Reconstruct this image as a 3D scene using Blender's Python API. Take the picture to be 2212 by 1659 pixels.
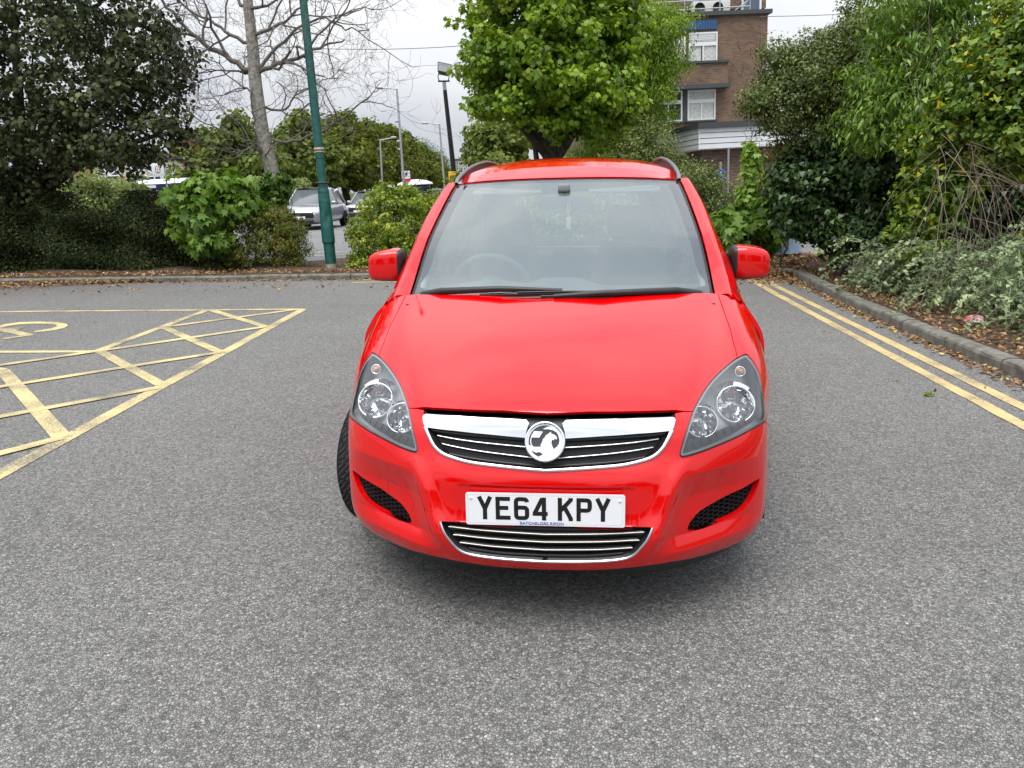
import bpy, bmesh, math, random
import numpy as np
from mathutils import Vector, Matrix, Euler
from mathutils.geometry import delaunay_2d_cdt
for o in list(bpy.data.objects): bpy.data.objects.remove(o)
scene = bpy.context.scene
C = scene.collection
R = math.radians
rng = np.random.default_rng(7)
random.seed(7)

# ------------------------------------------------------------------ camera
CAMH, PITCH, ROLL, FPX = 1.47043, 0.248045, 0.0191238, 1661.0
FW = np.array([0, math.cos(PITCH), -math.sin(PITCH)])
_r = np.array([1., 0, 0]); _d = np.cross(FW, _r)
RT = math.cos(ROLL)*_r + math.sin(ROLL)*_d
DN = -math.sin(ROLL)*_r + math.cos(ROLL)*_d
EYE = np.array([0, 0, CAMH])
cam_d = bpy.data.cameras.new('camera'); cam = bpy.data.objects.new('camera', cam_d); C.objects.link(cam)
cam_d.sensor_width = 36; cam_d.lens = FPX*36/2212
cam_d.clip_start = 0.05; cam_d.clip_end = 2000
M = Matrix([[RT[0], -DN[0], -FW[0], 0], [RT[1], -DN[1], -FW[1], 0], [RT[2], -DN[2], -FW[2], CAMH], [0, 0, 0, 1]])
cam.matrix_world = M
scene.camera = cam
# ------------------------------------------------------------------ light
SUN_EL, SUN_AZ = 68, -150
world = bpy.data.worlds.new("World"); scene.world = world; world.use_nodes = True
nt = world.node_tree; nt.nodes.clear()
wo = nt.nodes.new('ShaderNodeOutputWorld'); bg = nt.nodes.new('ShaderNodeBackground')
sky = nt.nodes.new('ShaderNodeTexSky'); sky.sky_type = 'NISHITA'; sky.sun_disc = False
sky.sun_elevation = R(SUN_EL); sky.sun_rotation = R(SUN_AZ)
mixb = nt.nodes.new('ShaderNodeMix'); mixb.data_type = 'RGBA'
tc = nt.nodes.new('ShaderNodeTexCoord'); mp = nt.nodes.new('ShaderNodeMapping'); mp.inputs['Scale'].default_value = (1, 1, 3.2)
no = nt.nodes.new('ShaderNodeTexNoise'); no.inputs['Scale'].default_value = 1.6; no.inputs['Detail'].default_value = 5; no.inputs['Roughness'].default_value = .5
cr = nt.nodes.new('ShaderNodeValToRGB')
cr.color_ramp.elements[0].position = .36; cr.color_ramp.elements[0].color = (9.3, 10.2, 12.0, 1)
cr.color_ramp.elements[1].position = .66; cr.color_ramp.elements[1].color = (15.4, 15.7, 16.1, 1)
mixb.inputs[0].default_value = .93
nt.links.new(tc.outputs['Generated'], mp.inputs[0]); nt.links.new(mp.outputs[0], no.inputs['Vector'])
nt.links.new(no.outputs['Fac'], cr.inputs[0]); nt.links.new(sky.outputs[0], mixb.inputs[6]); nt.links.new(cr.outputs[0], mixb.inputs[7])
# an overcast sky is three times brighter overhead than at the horizon
sz = nt.nodes.new('ShaderNodeSeparateXYZ'); nt.links.new(tc.outputs['Generated'], sz.inputs[0])
mr_ = nt.nodes.new('ShaderNodeMapRange'); mr_.inputs[1].default_value = 0; mr_.inputs[2].default_value = 1; mr_.inputs[3].default_value = .29; mr_.inputs[4].default_value = 1.; nt.links.new(sz.outputs[2], mr_.inputs[0])
sc_ = nt.nodes.new('ShaderNodeVectorMath'); sc_.operation = 'SCALE'; nt.links.new(mixb.outputs[2], sc_.inputs[0]); nt.links.new(mr_.outputs[0], sc_.inputs['Scale'])
nt.links.new(sc_.outputs[0], bg.inputs['Color']); bg.inputs['Strength'].default_value = .075
nt.links.new(bg.outputs[0], wo.inputs[0])
sd = bpy.data.lights.new('sun', 'SUN'); sd.energy = 1.5; sd.angle = R(45); sd.color = (1, .96, .9)
so = bpy.data.objects.new('sun', sd); C.objects.link(so)
so.rotation_euler = (R(90-SUN_EL), 0, R(180-SUN_AZ))
scene.view_settings.view_transform = 'Standard'; scene.view_settings.look = 'None'
scene.view_settings.exposure = 1.12; scene.view_settings.gamma = 1
scene.render.engine = 'CYCLES'
scene.cycles.max_bounces = 8; scene.cycles.transparent_max_bounces = 12
scene.cycles.transmission_bounces = 4; scene.cycles.glossy_bounces = 4; scene.cycles.diffuse_bounces = 3
# ------------------------------------------------------------------ helpers
def raydir(u, v):
    d = FW + RT*(u-1106)/FPX + DN*(v-829.5)/FPX
    return d
def at(u, v, Y):
    d = raydir(u, v); return EYE + d*(Y/d[1])
def gnd(u, v, z=0.):
    d = raydir(u, v); return EYE + d*((z-CAMH)/d[2])
LEAN = -0.033
def tag(o, label=None, cat=None, group=None, kind=None):
    if label: o['label'] = label
    if cat: o['category'] = cat
    if group: o['group'] = group
    if kind: o['kind'] = kind
    return o
def empty(name, loc=(0, 0, 0), rot=(0, 0, 0)):
    o = bpy.data.objects.new(name, None); o.empty_display_size = .2
    C.objects.link(o); o.location = tuple(loc); o.rotation_euler = rot; return o
def mk(name, verts, faces, mat, parent=None, smooth=False, normals=None):
    me = bpy.data.meshes.new(name)
    if isinstance(verts, np.ndarray): verts = verts.tolist()
    me.from_pydata(verts, [], faces if isinstance(faces, list) else faces.tolist())
    mats = mat if isinstance(mat, (list, tuple)) else [mat]
    for m in mats: me.materials.append(m)
    if smooth: me.polygons.foreach_set('use_smooth', [True]*len(me.polygons))
    me.update()
    if normals is not None: me.normals_split_custom_set_from_vertices([tuple(n) for n in normals])
    o = bpy.data.objects.new(name, me); C.objects.link(o)
    if parent: o.parent = parent
    return o
class MB:
    """collects simple shapes into one mesh"""
    def __init__(s): s.v = []; s.f = []; s.sm = []; s.mi = []
    def add(s, v, f, smooth=False, mi=0):
        n = len(s.v); s.v += [tuple(map(float, q)) for q in v]; s.f += [tuple(int(i)+n for i in q) for q in f]
        s.sm += [smooth]*len(f); s.mi += [mi]*len(f)
    def box(s, c, d, rot=None, mi=0, bev=0):
        x, y, z = [q/2 for q in d]
        if bev:
            b = bm_box(d, bev); vs = b[0]; fs = b[1]
        else:
            vs = [(-x, -y, -z), (x, -y, -z), (x, y, -z), (-x, y, -z), (-x, -y, z), (x, -y, z), (x, y, z), (-x, y, z)]
            fs = [(0, 3, 2, 1), (4, 5, 6, 7), (0, 1, 5, 4), (1, 2, 6, 5), (2, 3, 7, 6), (3, 0, 4, 7)]
        m = Euler(rot).to_matrix() if rot else None
        vv = [(m @ Vector(q) if m else Vector(q)) + Vector(c) for q in vs]
        s.add(vv, fs, bool(bev), mi)
    def tube(s, pts, rad, n=8, cap=True, mi=0, smooth=True):
        pts = [np.array(p, float) for p in pts]
        if not hasattr(rad, '__len__'): rad = [rad]*len(pts)
        vs = []; up = np.array([0.13, .21, .97])
        t0 = pts[1]-pts[0]; t0 = t0/np.linalg.norm(t0)
        a = np.cross(t0, up); 
        if np.linalg.norm(a) < .05: a = np.cross(t0, [1, 0, 0])
        a /= np.linalg.norm(a)
        for i, p in enumerate(pts):
            t = pts[min(i+1, len(pts)-1)]-pts[max(i-1, 0)]; t = t/(np.linalg.norm(t)+1e-9)
            a = a - t*(a@t); a /= (np.linalg.norm(a)+1e-9); b = np.cross(t, a)
            for k in range(n):
                w = 2*math.pi*k/n; vs.append(p+(a*math.cos(w)+b*math.sin(w))*rad[i])
        fs = []
        for i in range(len(pts)-1):
            for k in range(n):
                k2 = (k+1) % n; fs.append((i*n+k, i*n+k2, (i+1)*n+k2, (i+1)*n+k))
        s.add(vs, fs, smooth, mi)
        if cap:
            s.add([vs[k] for k in range(n)], [tuple(range(n))[::-1]], False, mi)
            s.add([vs[-n+k] for k in range(n)], [tuple(range(n))], False, mi)
    def lathe(s, prof, n=24, frame=None, mi=0, smooth=True):
        """prof list of (r, h) along local z ; frame = 4x4"""
        vs = []; fs = []
        for r_, h in prof:
            for k in range(n):
                w = 2*math.pi*k/n; p = Vector((r_*math.cos(w), r_*math.sin(w), h)); vs.append(frame @ p if frame else p)
        for i in range(len(prof)-1):
            for k in range(n):
                k2 = (k+1) % n; fs.append((i*n+k, i*n+k2, (i+1)*n+k2, (i+1)*n+k))
        s.add(vs, fs, smooth, mi)
    def prism(s, poly, h0, h1, frame=None, mi=0):
        n = len(poly); vs = [Vector((p[0], p[1], h0)) for p in poly]+[Vector((p[0], p[1], h1)) for p in poly]
        if frame: vs = [frame @ v for v in vs]
        tri = triangulate(poly)
        fs = [(a, c, b) for a, b, c in tri]+[(a+n, b+n, c+n) for a, b, c in tri]
        fs += [(i, (i+1) % n, (i+1) % n+n, i+n) for i in range(n)]
        s.add(vs, fs, False, mi)
    def build(s, name, mat, parent=None):
        me = bpy.data.meshes.new(name); me.from_pydata(s.v, [], s.f)
        for m in (mat if isinstance(mat, (list, tuple)) else [mat]): me.materials.append(m)
        me.polygons.foreach_set('use_smooth', s.sm); me.polygons.foreach_set('material_index', s.mi); me.update()
        o = bpy.data.objects.new(name, me); C.objects.link(o)
        if parent: o.parent = parent
        return o
def bm_box(d, bev):
    bm = bmesh.new(); bmesh.ops.create_cube(bm, size=1)
    for v in bm.verts: v.co = Vector((v.co.x*d[0], v.co.y*d[1], v.co.z*d[2]))
    bmesh.ops.bevel(bm, geom=bm.edges[:], offset=bev, segments=3, affect='EDGES', profile=.5)
    bm.verts.ensure_lookup_table()
    r = ([v.co.copy() for v in bm.verts], [[v.index for v in f.verts] for f in bm.faces]); bm.free(); return r
def triangulate(poly):
    n = len(poly)
    out = delaunay_2d_cdt([Vector((float(p[0]), float(p[1]))) for p in poly], [], [list(range(n))], 1, 1e-7)
    if len(out[0]) == n: 
        idx = [o[0] if len(o) else 0 for o in out[3]]
        return [tuple(idx[i] for i in f) for f in out[2]]
    return [(0, i, i+1) for i in range(1, n-1)]
def inpoly(P, poly):
    P = np.asarray(P); poly = np.asarray(poly); x, y = P[:, 0], P[:, 1]; r_ = np.zeros(len(P), bool)
    j = len(poly)-1
    for i in range(len(poly)):
        xi, yi = poly[i]; xj, yj = poly[j]
        c_ = ((yi > y) != (yj > y)) & (x < (xj-xi)*(y-yi)/(yj-yi+1e-15)+xi); r_ ^= c_; j = i
    return r_
def cr_poly(pts, n=6, closed=True):
    """Catmull-Rom smoothing of a polyline"""
    P = np.array(pts, float); N = len(P); out = []
    for i in range(N if closed else N-1):
        if closed: a, b, c_, d = P[i-1], P[i], P[(i+1) % N], P[(i+2) % N]
        else: a, b, c_, d = P[max(i-1, 0)], P[i], P[i+1], P[min(i+2, N-1)]
        for k in range(n):
            t = k/n; out.append(.5*((2*b)+(-a+c_)*t+(2*a-5*b+4*c_-d)*t*t+(-a+3*b-3*c_+d)*t**3))
    if not closed: out.append(P[-1])
    return np.array(out)
def densify(poly, fn, step, closed=True):
    """subdivide straight uv segments so that 3D spacing is about step"""
    P = np.array(poly, float); out = []
    N = len(P)
    for i in range(N if closed else N-1):
        a, b = P[i], P[(i+1) % N]; A, B = fn(np.array([a[0], b[0]]), np.array([a[1], b[1]]))
        n = max(1, int(np.linalg.norm(A-B)/step+.5))
        for k in range(n): out.append(a+(b-a)*k/n)
    if not closed: out.append(P[-1])
    return np.array(out)
def jac(fn, u, v, h=1e-3):
    Pu = (fn(u+h, v)-fn(u-h, v))/(2*h); Pv = (fn(u, v+h)-fn(u, v-h))/(2*h)
    return Pu, Pv
def normals(fn, u, v, flip=1):
    Pu, Pv = jac(fn, u, v); N_ = np.cross(Pu, Pv)*flip; return N_/(np.linalg.norm(N_, axis=1)[:, None]+1e-12)
def offset_poly(fn, poly, g):
    """shift a closed uv outline inward (g>0) by g metres"""
    P = np.array(poly, float); n = len(P)
    Pu, Pv = jac(fn, P[:, 0], P[:, 1]); su = np.linalg.norm(Pu, axis=1)+1e-6; sv = np.linalg.norm(Pv, axis=1)+1e-6
    area = sum(P[i][0]*P[(i+1) % n][1]-P[(i+1) % n][0]*P[i][1] for i in range(n))
    sg = 1 if area > 0 else -1
    out = []
    for i in range(n):
        s_ = np.array([su[i], sv[i]]); a = (P[i]-P[i-1])*s_; b = (P[(i+1) % n]-P[i])*s_
        a = a/(np.linalg.norm(a)+1e-9); b = b/(np.linalg.norm(b)+1e-9); t = a+b
        if np.linalg.norm(t) < .3: out.append(P[i]); continue
        t /= np.linalg.norm(t); nn = np.array([-t[1], t[0]])*sg; k = 1/max(.6, abs(t@a))
        out.append(P[i]+nn*g*k/s_)
    return np.array(out)
def panel(name, parent, mat, fn, outline, holes=(), grid=(.25, .25), thick=.012, off=0., flip=1, dens=.02, gap=0., bulge=None, clampu=None, two=True):
    ol = densify(outline, fn, dens)
    if gap: ol = offset_poly(fn, ol, gap)
    hs = []
    for h in holes:
        h = densify(h, fn, dens)
        hs.append(offset_poly(fn, h, -gap*0) if gap else h)
    mn = ol.min(0); mx = ol.max(0)
    gu = np.arange(mn[0]+grid[0]*.37, mx[0], grid[0]); gv = np.arange(mn[1]+grid[1]*.37, mx[1], grid[1])
    G = np.array([(a, b) for a in gu for b in gv]) if len(gu) and len(gv) else np.zeros((0, 2))
    if len(G):
        G = G[inpoly(G, ol)]
        for h in hs: G = G[~inpoly(G, h)]
    if len(G):
        g = np.array(grid); keep = np.ones(len(G), bool)
        for b in np.vstack([ol]+hs): keep &= (np.linalg.norm((G-b)/g, axis=1) > .38)
        G = G[keep]
    V = [Vector(p) for p in ol.tolist()]; loops = [list(range(len(ol)))]; E_ = []
    for h in hs:
        s_ = len(V); V += [Vector(p) for p in h.tolist()]; m = len(h); E_ += [(s_+i, s_+(i+1) % m) for i in range(m)]
    V += [Vector(p) for p in G.tolist()]
    r_ = delaunay_2d_cdt(V, E_, [loops[0]], 1, 1e-6)
    P2 = np.array([(p.x, p.y) for p in r_[0]]); F = [tuple(f) for f in r_[2]]
    cen = np.array([P2[list(f)].mean(0) for f in F]); k = np.ones(len(F), bool)
    for h in hs: k &= ~inpoly(cen, h)
    F = [f for f, q in zip(F, k) if q]
    if flip < 0: F = [f[::-1] for f in F]
    P3 = fn(P2[:, 0], P2[:, 1]); N3 = normals(fn, P2[:, 0], P2[:, 1], flip)
    o_ = off if bulge is None else off+bulge(P2)
    P3 = P3+N3*(o_[:, None] if hasattr(o_, '__len__') else o_)
    nv = len(P3); verts = P3.tolist(); nrm = N3.tolist()
    ec = {}
    for f in F:
        for i in range(len(f)):
            a, b = f[i], f[(i+1) % len(f)]; ec[(a, b)] = ec.get((a, b), 0)+1
    bd = [(a, b) for (a, b) in ec if (b, a) not in ec]
    F2 = list(F)
    if thick:
        # rim: duplicated border, dropped behind the surface
        nx = {a: b for a, b in bd}; top = {}; bot = {}
        for a in set([q for e in bd for q in e]):
            top[a] = len(verts); verts.append(P3[a].tolist()); nrm.append(None)
            bot[a] = len(verts); verts.append((P3[a]-N3[a]*thick).tolist()); nrm.append(None)
        acc = {}
        for a, b in bd:
            F2.append((top[a], bot[a], bot[b], top[b]))
            e1 = P3[b]-P3[a]; n_ = np.cross(e1, N3[a]); n_ = n_/(np.linalg.norm(n_)+1e-9)
            for q in (a, b): acc[q] = acc.get(q, 0)+n_
        for a in acc:
            n_ = acc[a]/(np.linalg.norm(acc[a])+1e-9); nrm[top[a]] = n_.tolist(); nrm[bot[a]] = n_.tolist()
    return mk(name, verts, F2, mat, parent, True, nrm)
def ribbon(name, parent, mat, fn, line, w, h, off=0., flip=1, dens=.015, closed=False, build=True, mb=None, prof=None, taper=None):
    """raised strip of width w and height h that follows a uv polyline on surface fn"""
    L = densify(line, fn, dens, closed); P = fn(L[:, 0], L[:, 1]); N_ = normals(fn, L[:, 0], L[:, 1], flip)
    n = len(P)
    T = np.array([(P[(i+1) % n]-P[i-1]) if closed else (P[min(i+1, n-1)]-P[max(i-1, 0)]) for i in range(n)]); T /= np.linalg.norm(T, axis=1)[:, None]+1e-9
    S_ = np.cross(T, N_)
    pr = prof or [(-.5, 0), (-.42, .7), (-.2, 1), (.2, 1), (.42, .7), (.5, 0)]
    vs = []; m = len(pr)
    for i in range(n):
        k = 1 if taper is None else taper(i/(n-1))
        for a, b in pr: vs.append(P[i]+S_[i]*a*w*k+N_[i]*(b*h+off))
    fs = []
    for i in range(n if closed else n-1):
        j = (i+1) % n
        for q in range(m-1): fs.append((i*m+q, i*m+q+1, j*m+q+1, j*m+q))
    M_ = mb or MB(); M_.add(vs, fs, True)
    if not closed: M_.add([vs[q] for q in range(m)], [tuple(range(m))[::-1]]); M_.add([vs[-m+q] for q in range(m)], [tuple(range(m))])
    if build and mb is None: return M_.build(name, mat, parent)
def copy_tree(o, parent=None, loc=None, rot=None, **kw):
    c = o.copy(); C.objects.link(c)
    if parent: c.parent = parent
    if loc is not None: c.location = tuple(loc)
    if rot is not None: c.rotation_euler = rot
    for ch in KIDS.get(o.name, []) or [x for x in bpy.data.objects if x.parent == o]: copy_tree(ch, c)
    for k, v in kw.items(): c[k] = v
    return c
KIDS = {}
# ---------------------------------------------------------------- materials
def nodes(name):
    m = bpy.data.materials.new(name); m.use_nodes = True; t = m.node_tree; t.nodes.clear()
    o = t.nodes.new('ShaderNodeOutputMaterial'); return m, t, o
def N(t, kind, **kw):
    n = t.nodes.new('ShaderNode'+kind)
    for k, v in kw.items():
        if k in ('data_type', 'operation', 'blend_type', 'feature', 'distance', 'noise_dimensions', 'wave_type', 'bands_direction', 'attribute_name', 'offset', 'interpolation_type', 'voronoi_dimensions'): setattr(n, k, v)
        else: n.inputs[k].default_value = v
    return n
def mat(name, col, rough=.5, metal=0., spec=.5, coat=0., noise=0., nscale=20., bump=0., bscale=60., coatr=.02, col2=None, ior=None):
    m, t, o = nodes(name); b = N(t, 'BsdfPrincipled')
    b.inputs['Base Color'].default_value = (*col, 1); b.inputs['Roughness'].default_value = rough; b.inputs['Metallic'].default_value = metal
    b.inputs['Specular IOR Level'].default_value = spec; b.inputs['Coat Weight'].default_value = coat; b.inputs['Coat Roughness'].default_value = coatr
    if ior: b.inputs['IOR'].default_value = ior
    t.links.new(b.outputs[0], o.inputs[0])
    if noise or bump or col2:
        g = N(t, 'TexCoord')
    if noise or col2:
        n1 = N(t, 'TexNoise', Scale=nscale, Detail=5.); t.links.new(g.outputs['Object'], n1.inputs['Vector'])
        mx = N(t, 'Mix', data_type='RGBA'); c2 = col2 or tuple(max(0, q*(1-noise)) for q in col); c1 = col if col2 else tuple(min(1, q*(1+noise)) for q in col)
        rp = N(t, 'ValToRGB'); rp.color_ramp.elements[0].position = .35; rp.color_ramp.elements[1].position = .65
        rp.color_ramp.elements[0].color = (*c1, 1); rp.color_ramp.elements[1].color = (*c2, 1)
        t.links.new(n1.outputs['Fac'], rp.inputs[0]); t.links.new(rp.outputs[0], b.inputs['Base Color'])
    if bump:
        n2 = N(t, 'TexNoise', Scale=bscale, Detail=4.); t.links.new(g.outputs['Object'], n2.inputs['Vector'])
        bp = N(t, 'Bump', Strength=bump, Distance=.01); t.links.new(n2.outputs['Fac'], bp.inputs['Height']); t.links.new(bp.outputs[0], b.inputs['Normal'])
    return m
def glass(name, tint=(.9, .95, .95), fres=1.5, haze=0., hcol=(.6, .65, .65), rough=0.0, boost=0.):
    m, t, o = nodes(name); tr = N(t, 'BsdfTransparent', Color=(*tint, 1)); gl = N(t, 'BsdfGlossy', Roughness=rough, Color=(1, 1, 1, 1)); fr = N(t, 'Fresnel', IOR=fres)
    mx = N(t, 'MixShader')
    if boost:
        ad = N(t, 'Math', operation='ADD'); ad.inputs[1].default_value = boost; ad.use_clamp = True
        t.links.new(fr.outputs[0], ad.inputs[0]); t.links.new(ad.outputs[0], mx.inputs[0])
    else: t.links.new(fr.outputs[0], mx.inputs[0])
    last = tr
    if haze:
        df = N(t, 'BsdfDiffuse', Color=(*hcol, 1)); m2 = N(t, 'MixShader', Fac=haze); t.links.new(tr.outputs[0], m2.inputs[1]); t.links.new(df.outputs[0], m2.inputs[2]); last = m2
    t.links.new(last.outputs[0], mx.inputs[1]); t.links.new(gl.outputs[0], mx.inputs[2]); t.links.new(mx.outputs[0], o.inputs[0])
    return m
M_black = mat('black_plastic', (.012, .012, .013), .45, noise=.2)
M_blackg = mat('black_gloss', (.008, .008, .009), .2)
M_void = mat('dark_void', (.004, .004, .004), .9, spec=.1)
M_chrome = mat('chrome', (.80, .81, .83), .07, 1.)
M_alu = mat('grey_aluminium', (.45, .46, .47), .35, 1., noise=.06)
M_rubber = mat('rubber', (.022, .022, .023), .75, spec=.3, bump=.2, bscale=150)
# ------------------------------------------------------------------ ground
def asphalt(name, c0, c1, scale=1., patch=None, str_=.9, spk=.45):
    m, t, o = nodes(name); g = N(t, 'TexCoord'); b = N(t, 'BsdfPrincipled', Roughness=.8); b.inputs['Specular IOR Level'].default_value = .35
    L = t.links.new
    # warp the coordinates so that the stones are not a regular lattice
    nw = N(t, 'TexNoise', Scale=60*scale, Detail=4.); L(g.outputs['Object'], nw.inputs['Vector'])
    wv = N(t, 'VectorMath', operation='MULTIPLY_ADD'); wv.inputs[1].default_value = (.020/scale,)*3; L(nw.outputs['Color'], wv.inputs[0]); L(g.outputs['Object'], wv.inputs[2])
    vo = N(t, 'TexVoronoi', Scale=95*scale, Randomness=1.); L(wv.outputs[0], vo.inputs['Vector'])
    ve = N(t, 'TexVoronoi', feature='DISTANCE_TO_EDGE', Scale=95*scale); L(wv.outputs[0], ve.inputs['Vector'])
    n1 = N(t, 'TexNoise', Scale=.45, Detail=6., Roughness=.62); L(g.outputs['Object'], n1.inputs['Vector'])
    n3 = N(t, 'TexNoise', Scale=9., Detail=4., Roughness=.6); L(g.outputs['Object'], n3.inputs['Vector'])
    n2 = N(t, 'TexNoise', Scale=210*scale, Detail=3.); L(g.outputs['Object'], n2.inputs['Vector'])
    # stone tone
    sep = N(t, 'SeparateColor'); L(vo.outputs['Color'], sep.inputs[0])
    r1 = N(t, 'ValToRGB'); e = r1.color_ramp.elements; e[0].position = 0; e[0].color = (*[q*.62 for q in c0], 1); e[1].position = .8; e[1].color = (*c1, 1)
    e2 = r1.color_ramp.elements.new(.992); e2.color = (*[q*1.15 for q in c1], 1); e3 = r1.color_ramp.elements.new(.9985); e3.color = (spk, spk*.97, spk*.92, 1)
    L(sep.outputs[0], r1.inputs[0])
    # dark gaps between stones
    r2 = N(t, 'ValToRGB'); r2.color_ramp.elements[0].position = .0; r2.color_ramp.elements[0].color = (.38, .38, .38, 1); r2.color_ramp.elements[1].position = .12; r2.color_ramp.elements[1].color = (1, 1, 1, 1)
    L(ve.outputs['Distance'], r2.inputs[0])
    m1 = N(t, 'Mix', data_type='RGBA', blend_type='MULTIPLY'); m1.inputs[0].default_value = 1; L(r1.outputs[0], m1.inputs[6]); L(r2.outputs[0], m1.inputs[7])
    # large stains
    r3 = N(t, 'ValToRGB'); r3.color_ramp.elements[0].position = .3; r3.color_ramp.elements[0].color = (.87, .865, .86, 1); r3.color_ramp.elements[1].position = .7; r3.color_ramp.elements[1].color = (1.07, 1.07, 1.07, 1)
    L(n1.outputs['Fac'], r3.inputs[0]); m2 = N(t, 'Mix', data_type='RGBA', blend_type='MULTIPLY'); m2.inputs[0].default_value = 1; L(m1.outputs[2], m2.inputs[6]); L(r3.outputs[0], m2.inputs[7])
    r4 = N(t, 'ValToRGB'); r4.color_ramp.elements[0].position = .3; r4.color_ramp.elements[0].color = (.94, .94, .94, 1); r4.color_ramp.elements[1].position = .7; r4.color_ramp.elements[1].color = (1.04, 1.04, 1.03, 1)
    L(n3.outputs['Fac'], r4.inputs[0]); m3 = N(t, 'Mix', data_type='RGBA', blend_type='MULTIPLY'); m3.inputs[0].default_value = 1; L(m2.outputs[2], m3.inputs[6]); L(r4.outputs[0], m3.inputs[7])
    last = m3
    if patch:   # brown soil washed on to the road beside the left hedge
        sx = N(t, 'SeparateXYZ'); L(g.outputs['Object'], sx.inputs[0])
        mr = N(t, 'MapRange'); mr.inputs[1].default_value = -4.5; mr.inputs[2].default_value = -9.5; L(sx.outputs[0], mr.inputs[0])
        my = N(t, 'MapRange'); my.inputs[1].default_value = 10.8; my.inputs[2].default_value = 13.8; L(sx.outputs[1], my.inputs[0])
        ml = N(t, 'Math', operation='MULTIPLY'); L(mr.outputs[0], ml.inputs[0]); L(my.outputs[0], ml.inputs[1])
        ml2 = N(t, 'Math', operation='MULTIPLY'); L(ml.outputs[0], ml2.inputs[0]); ml2.inputs[1].default_value = .85
        m4 = N(t, 'Mix', data_type='RGBA'); L(ml2.outputs[0], m4.inputs[0]); L(last.outputs[2], m4.inputs[6]); m4.inputs[7].default_value = (*patch, 1); last = m4
    L(last.outputs[2], b.inputs['Base Color'])
    # relief
    mh = N(t, 'Math', operation='MINIMUM'); L(ve.outputs['Distance'], mh.inputs[0]); mh.inputs[1].default_value = .22
    ah = N(t, 'Math', operation='MULTIPLY_ADD'); L(sep.outputs[1], ah.inputs[0]); ah.inputs[1].default_value = .16; L(mh.outputs[0], ah.inputs[2])
    ah2 = N(t, 'Math', operation='MULTIPLY_ADD'); L(n2.outputs['Fac'], ah2.inputs[0]); ah2.inputs[1].default_value = .12; L(ah.outputs[0], ah2.inputs[2])
    bp = N(t, 'Bump', Strength=str_, Distance=.016); L(ah2.outputs[0], bp.inputs['Height']); L(bp.outputs[0], b.inputs['Normal'])
    L(b.outputs[0], o.inputs[0]); return m
M_asph = asphalt('worn_asphalt', (.205, .201, .191), (.292, .286, .273), 1.05, patch=(.125, .095, .08))
M_asph2 = asphalt('pale_asphalt', (.20, .20, .20), (.27, .27, .27), .5, str_=.4)
def paint(name, col, wear=.35, base=(.12, .115, .11)):
    m, t, o = nodes(name); L = t.links.new; g = N(t, 'TexCoord'); b = N(t, 'BsdfPrincipled', Roughness=.75)
    n1 = N(t, 'TexNoise', Scale=110., Detail=4., Roughness=.75); n2 = N(t, 'TexNoise', Scale=2.2, Detail=4.)
    ve = N(t, 'TexVoronoi', feature='DISTANCE_TO_EDGE', Scale=95.); L(g.outputs['Object'], ve.inputs['Vector'])
    for n_ in (n1, n2): L(g.outputs['Object'], n_.inputs['Vector'])
    a = N(t, 'Math', operation='MULTIPLY_ADD'); L(n2.outputs['Fac'], a.inputs[0]); a.inputs[1].default_value = .55; L(n1.outputs['Fac'], a.inputs[2])
    r_ = N(t, 'ValToRGB'); r_.color_ramp.elements[0].position = .80-wear*.3; r_.color_ramp.elements[0].color = (*col, 1); r_.color_ramp.elements[1].position = .97-wear*.3; r_.color_ramp.elements[1].color = (*base, 1)
    mid = r_.color_ramp.elements.new(.86-wear*.3); mid.color = tuple(.62*c_+.38*b_ for c_, b_ in zip(col, base))+(1,)
    L(a.outputs[0], r_.inputs[0])
    n3 = N(t, 'TexNoise', Scale=14., Detail=3.); L(g.outputs['Object'], n3.inputs['Vector'])
    r4 = N(t, 'ValToRGB'); r4.color_ramp.elements[0].position = .3; r4.color_ramp.elements[0].color = (.84, .83, .80, 1); r4.color_ramp.elements[1].position = .7; r4.color_ramp.elements[1].color = (1.04, 1.03, 1, 1)
    L(n3.outputs['Fac'], r4.inputs[0]); mm = N(t, 'Mix', data_type='RGBA', blend_type='MULTIPLY'); mm.inputs[0].default_value = 1; L(r_.outputs[0], mm.inputs[6]); L(r4.outputs[0], mm.inputs[7])
    L(mm.outputs[2], b.inputs['Base Color'])
    bp = N(t, 'Bump', Strength=.5, Distance=.006); L(ve.outputs['Distance'], bp.inputs['Height']); L(bp.outputs[0], b.inputs['Normal']); L(b.outputs[0], o.inputs[0]); return m
M_yel = paint('yellow_road_paint', (.62, .51, .24), .26)
M_yel2 = paint('yellow_line_paint', (.56, .43, .20), .12)
M_white = paint('white_road_paint', (.7, .7, .68), .3)
def soilmat():
    m, t, o = nodes('soil'); L = t.links.new; g = N(t, 'TexCoord'); b = N(t, 'BsdfPrincipled', Roughness=.95); b.inputs['Specular IOR Level'].default_value = .15
    n1 = N(t, 'TexNoise', Scale=14., Detail=8., Roughness=.7); L(g.outputs['Object'], n1.inputs['Vector'])
    r_ = N(t, 'ValToRGB'); e = r_.color_ramp.elements; e[0].position = .3; e[0].color = (.045, .030, .022, 1); e[1].position = .7; e[1].color = (.15, .105, .075, 1)
    L(n1.outputs['Fac'], r_.inputs[0]); L(r_.outputs[0], b.inputs['Base Color'])
    bp = N(t, 'Bump', Strength=.9, Distance=.03); L(n1.outputs['Fac'], bp.inputs['Height']); L(bp.outputs[0], b.inputs['Normal']); L(b.outputs[0], o.inputs[0]); return m
M_soil = soilmat()
M_grass = mat('rough_grass', (.07, .10, .03), .9, col2=(.04, .06, .02), nscale=6, spec=.1)
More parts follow.
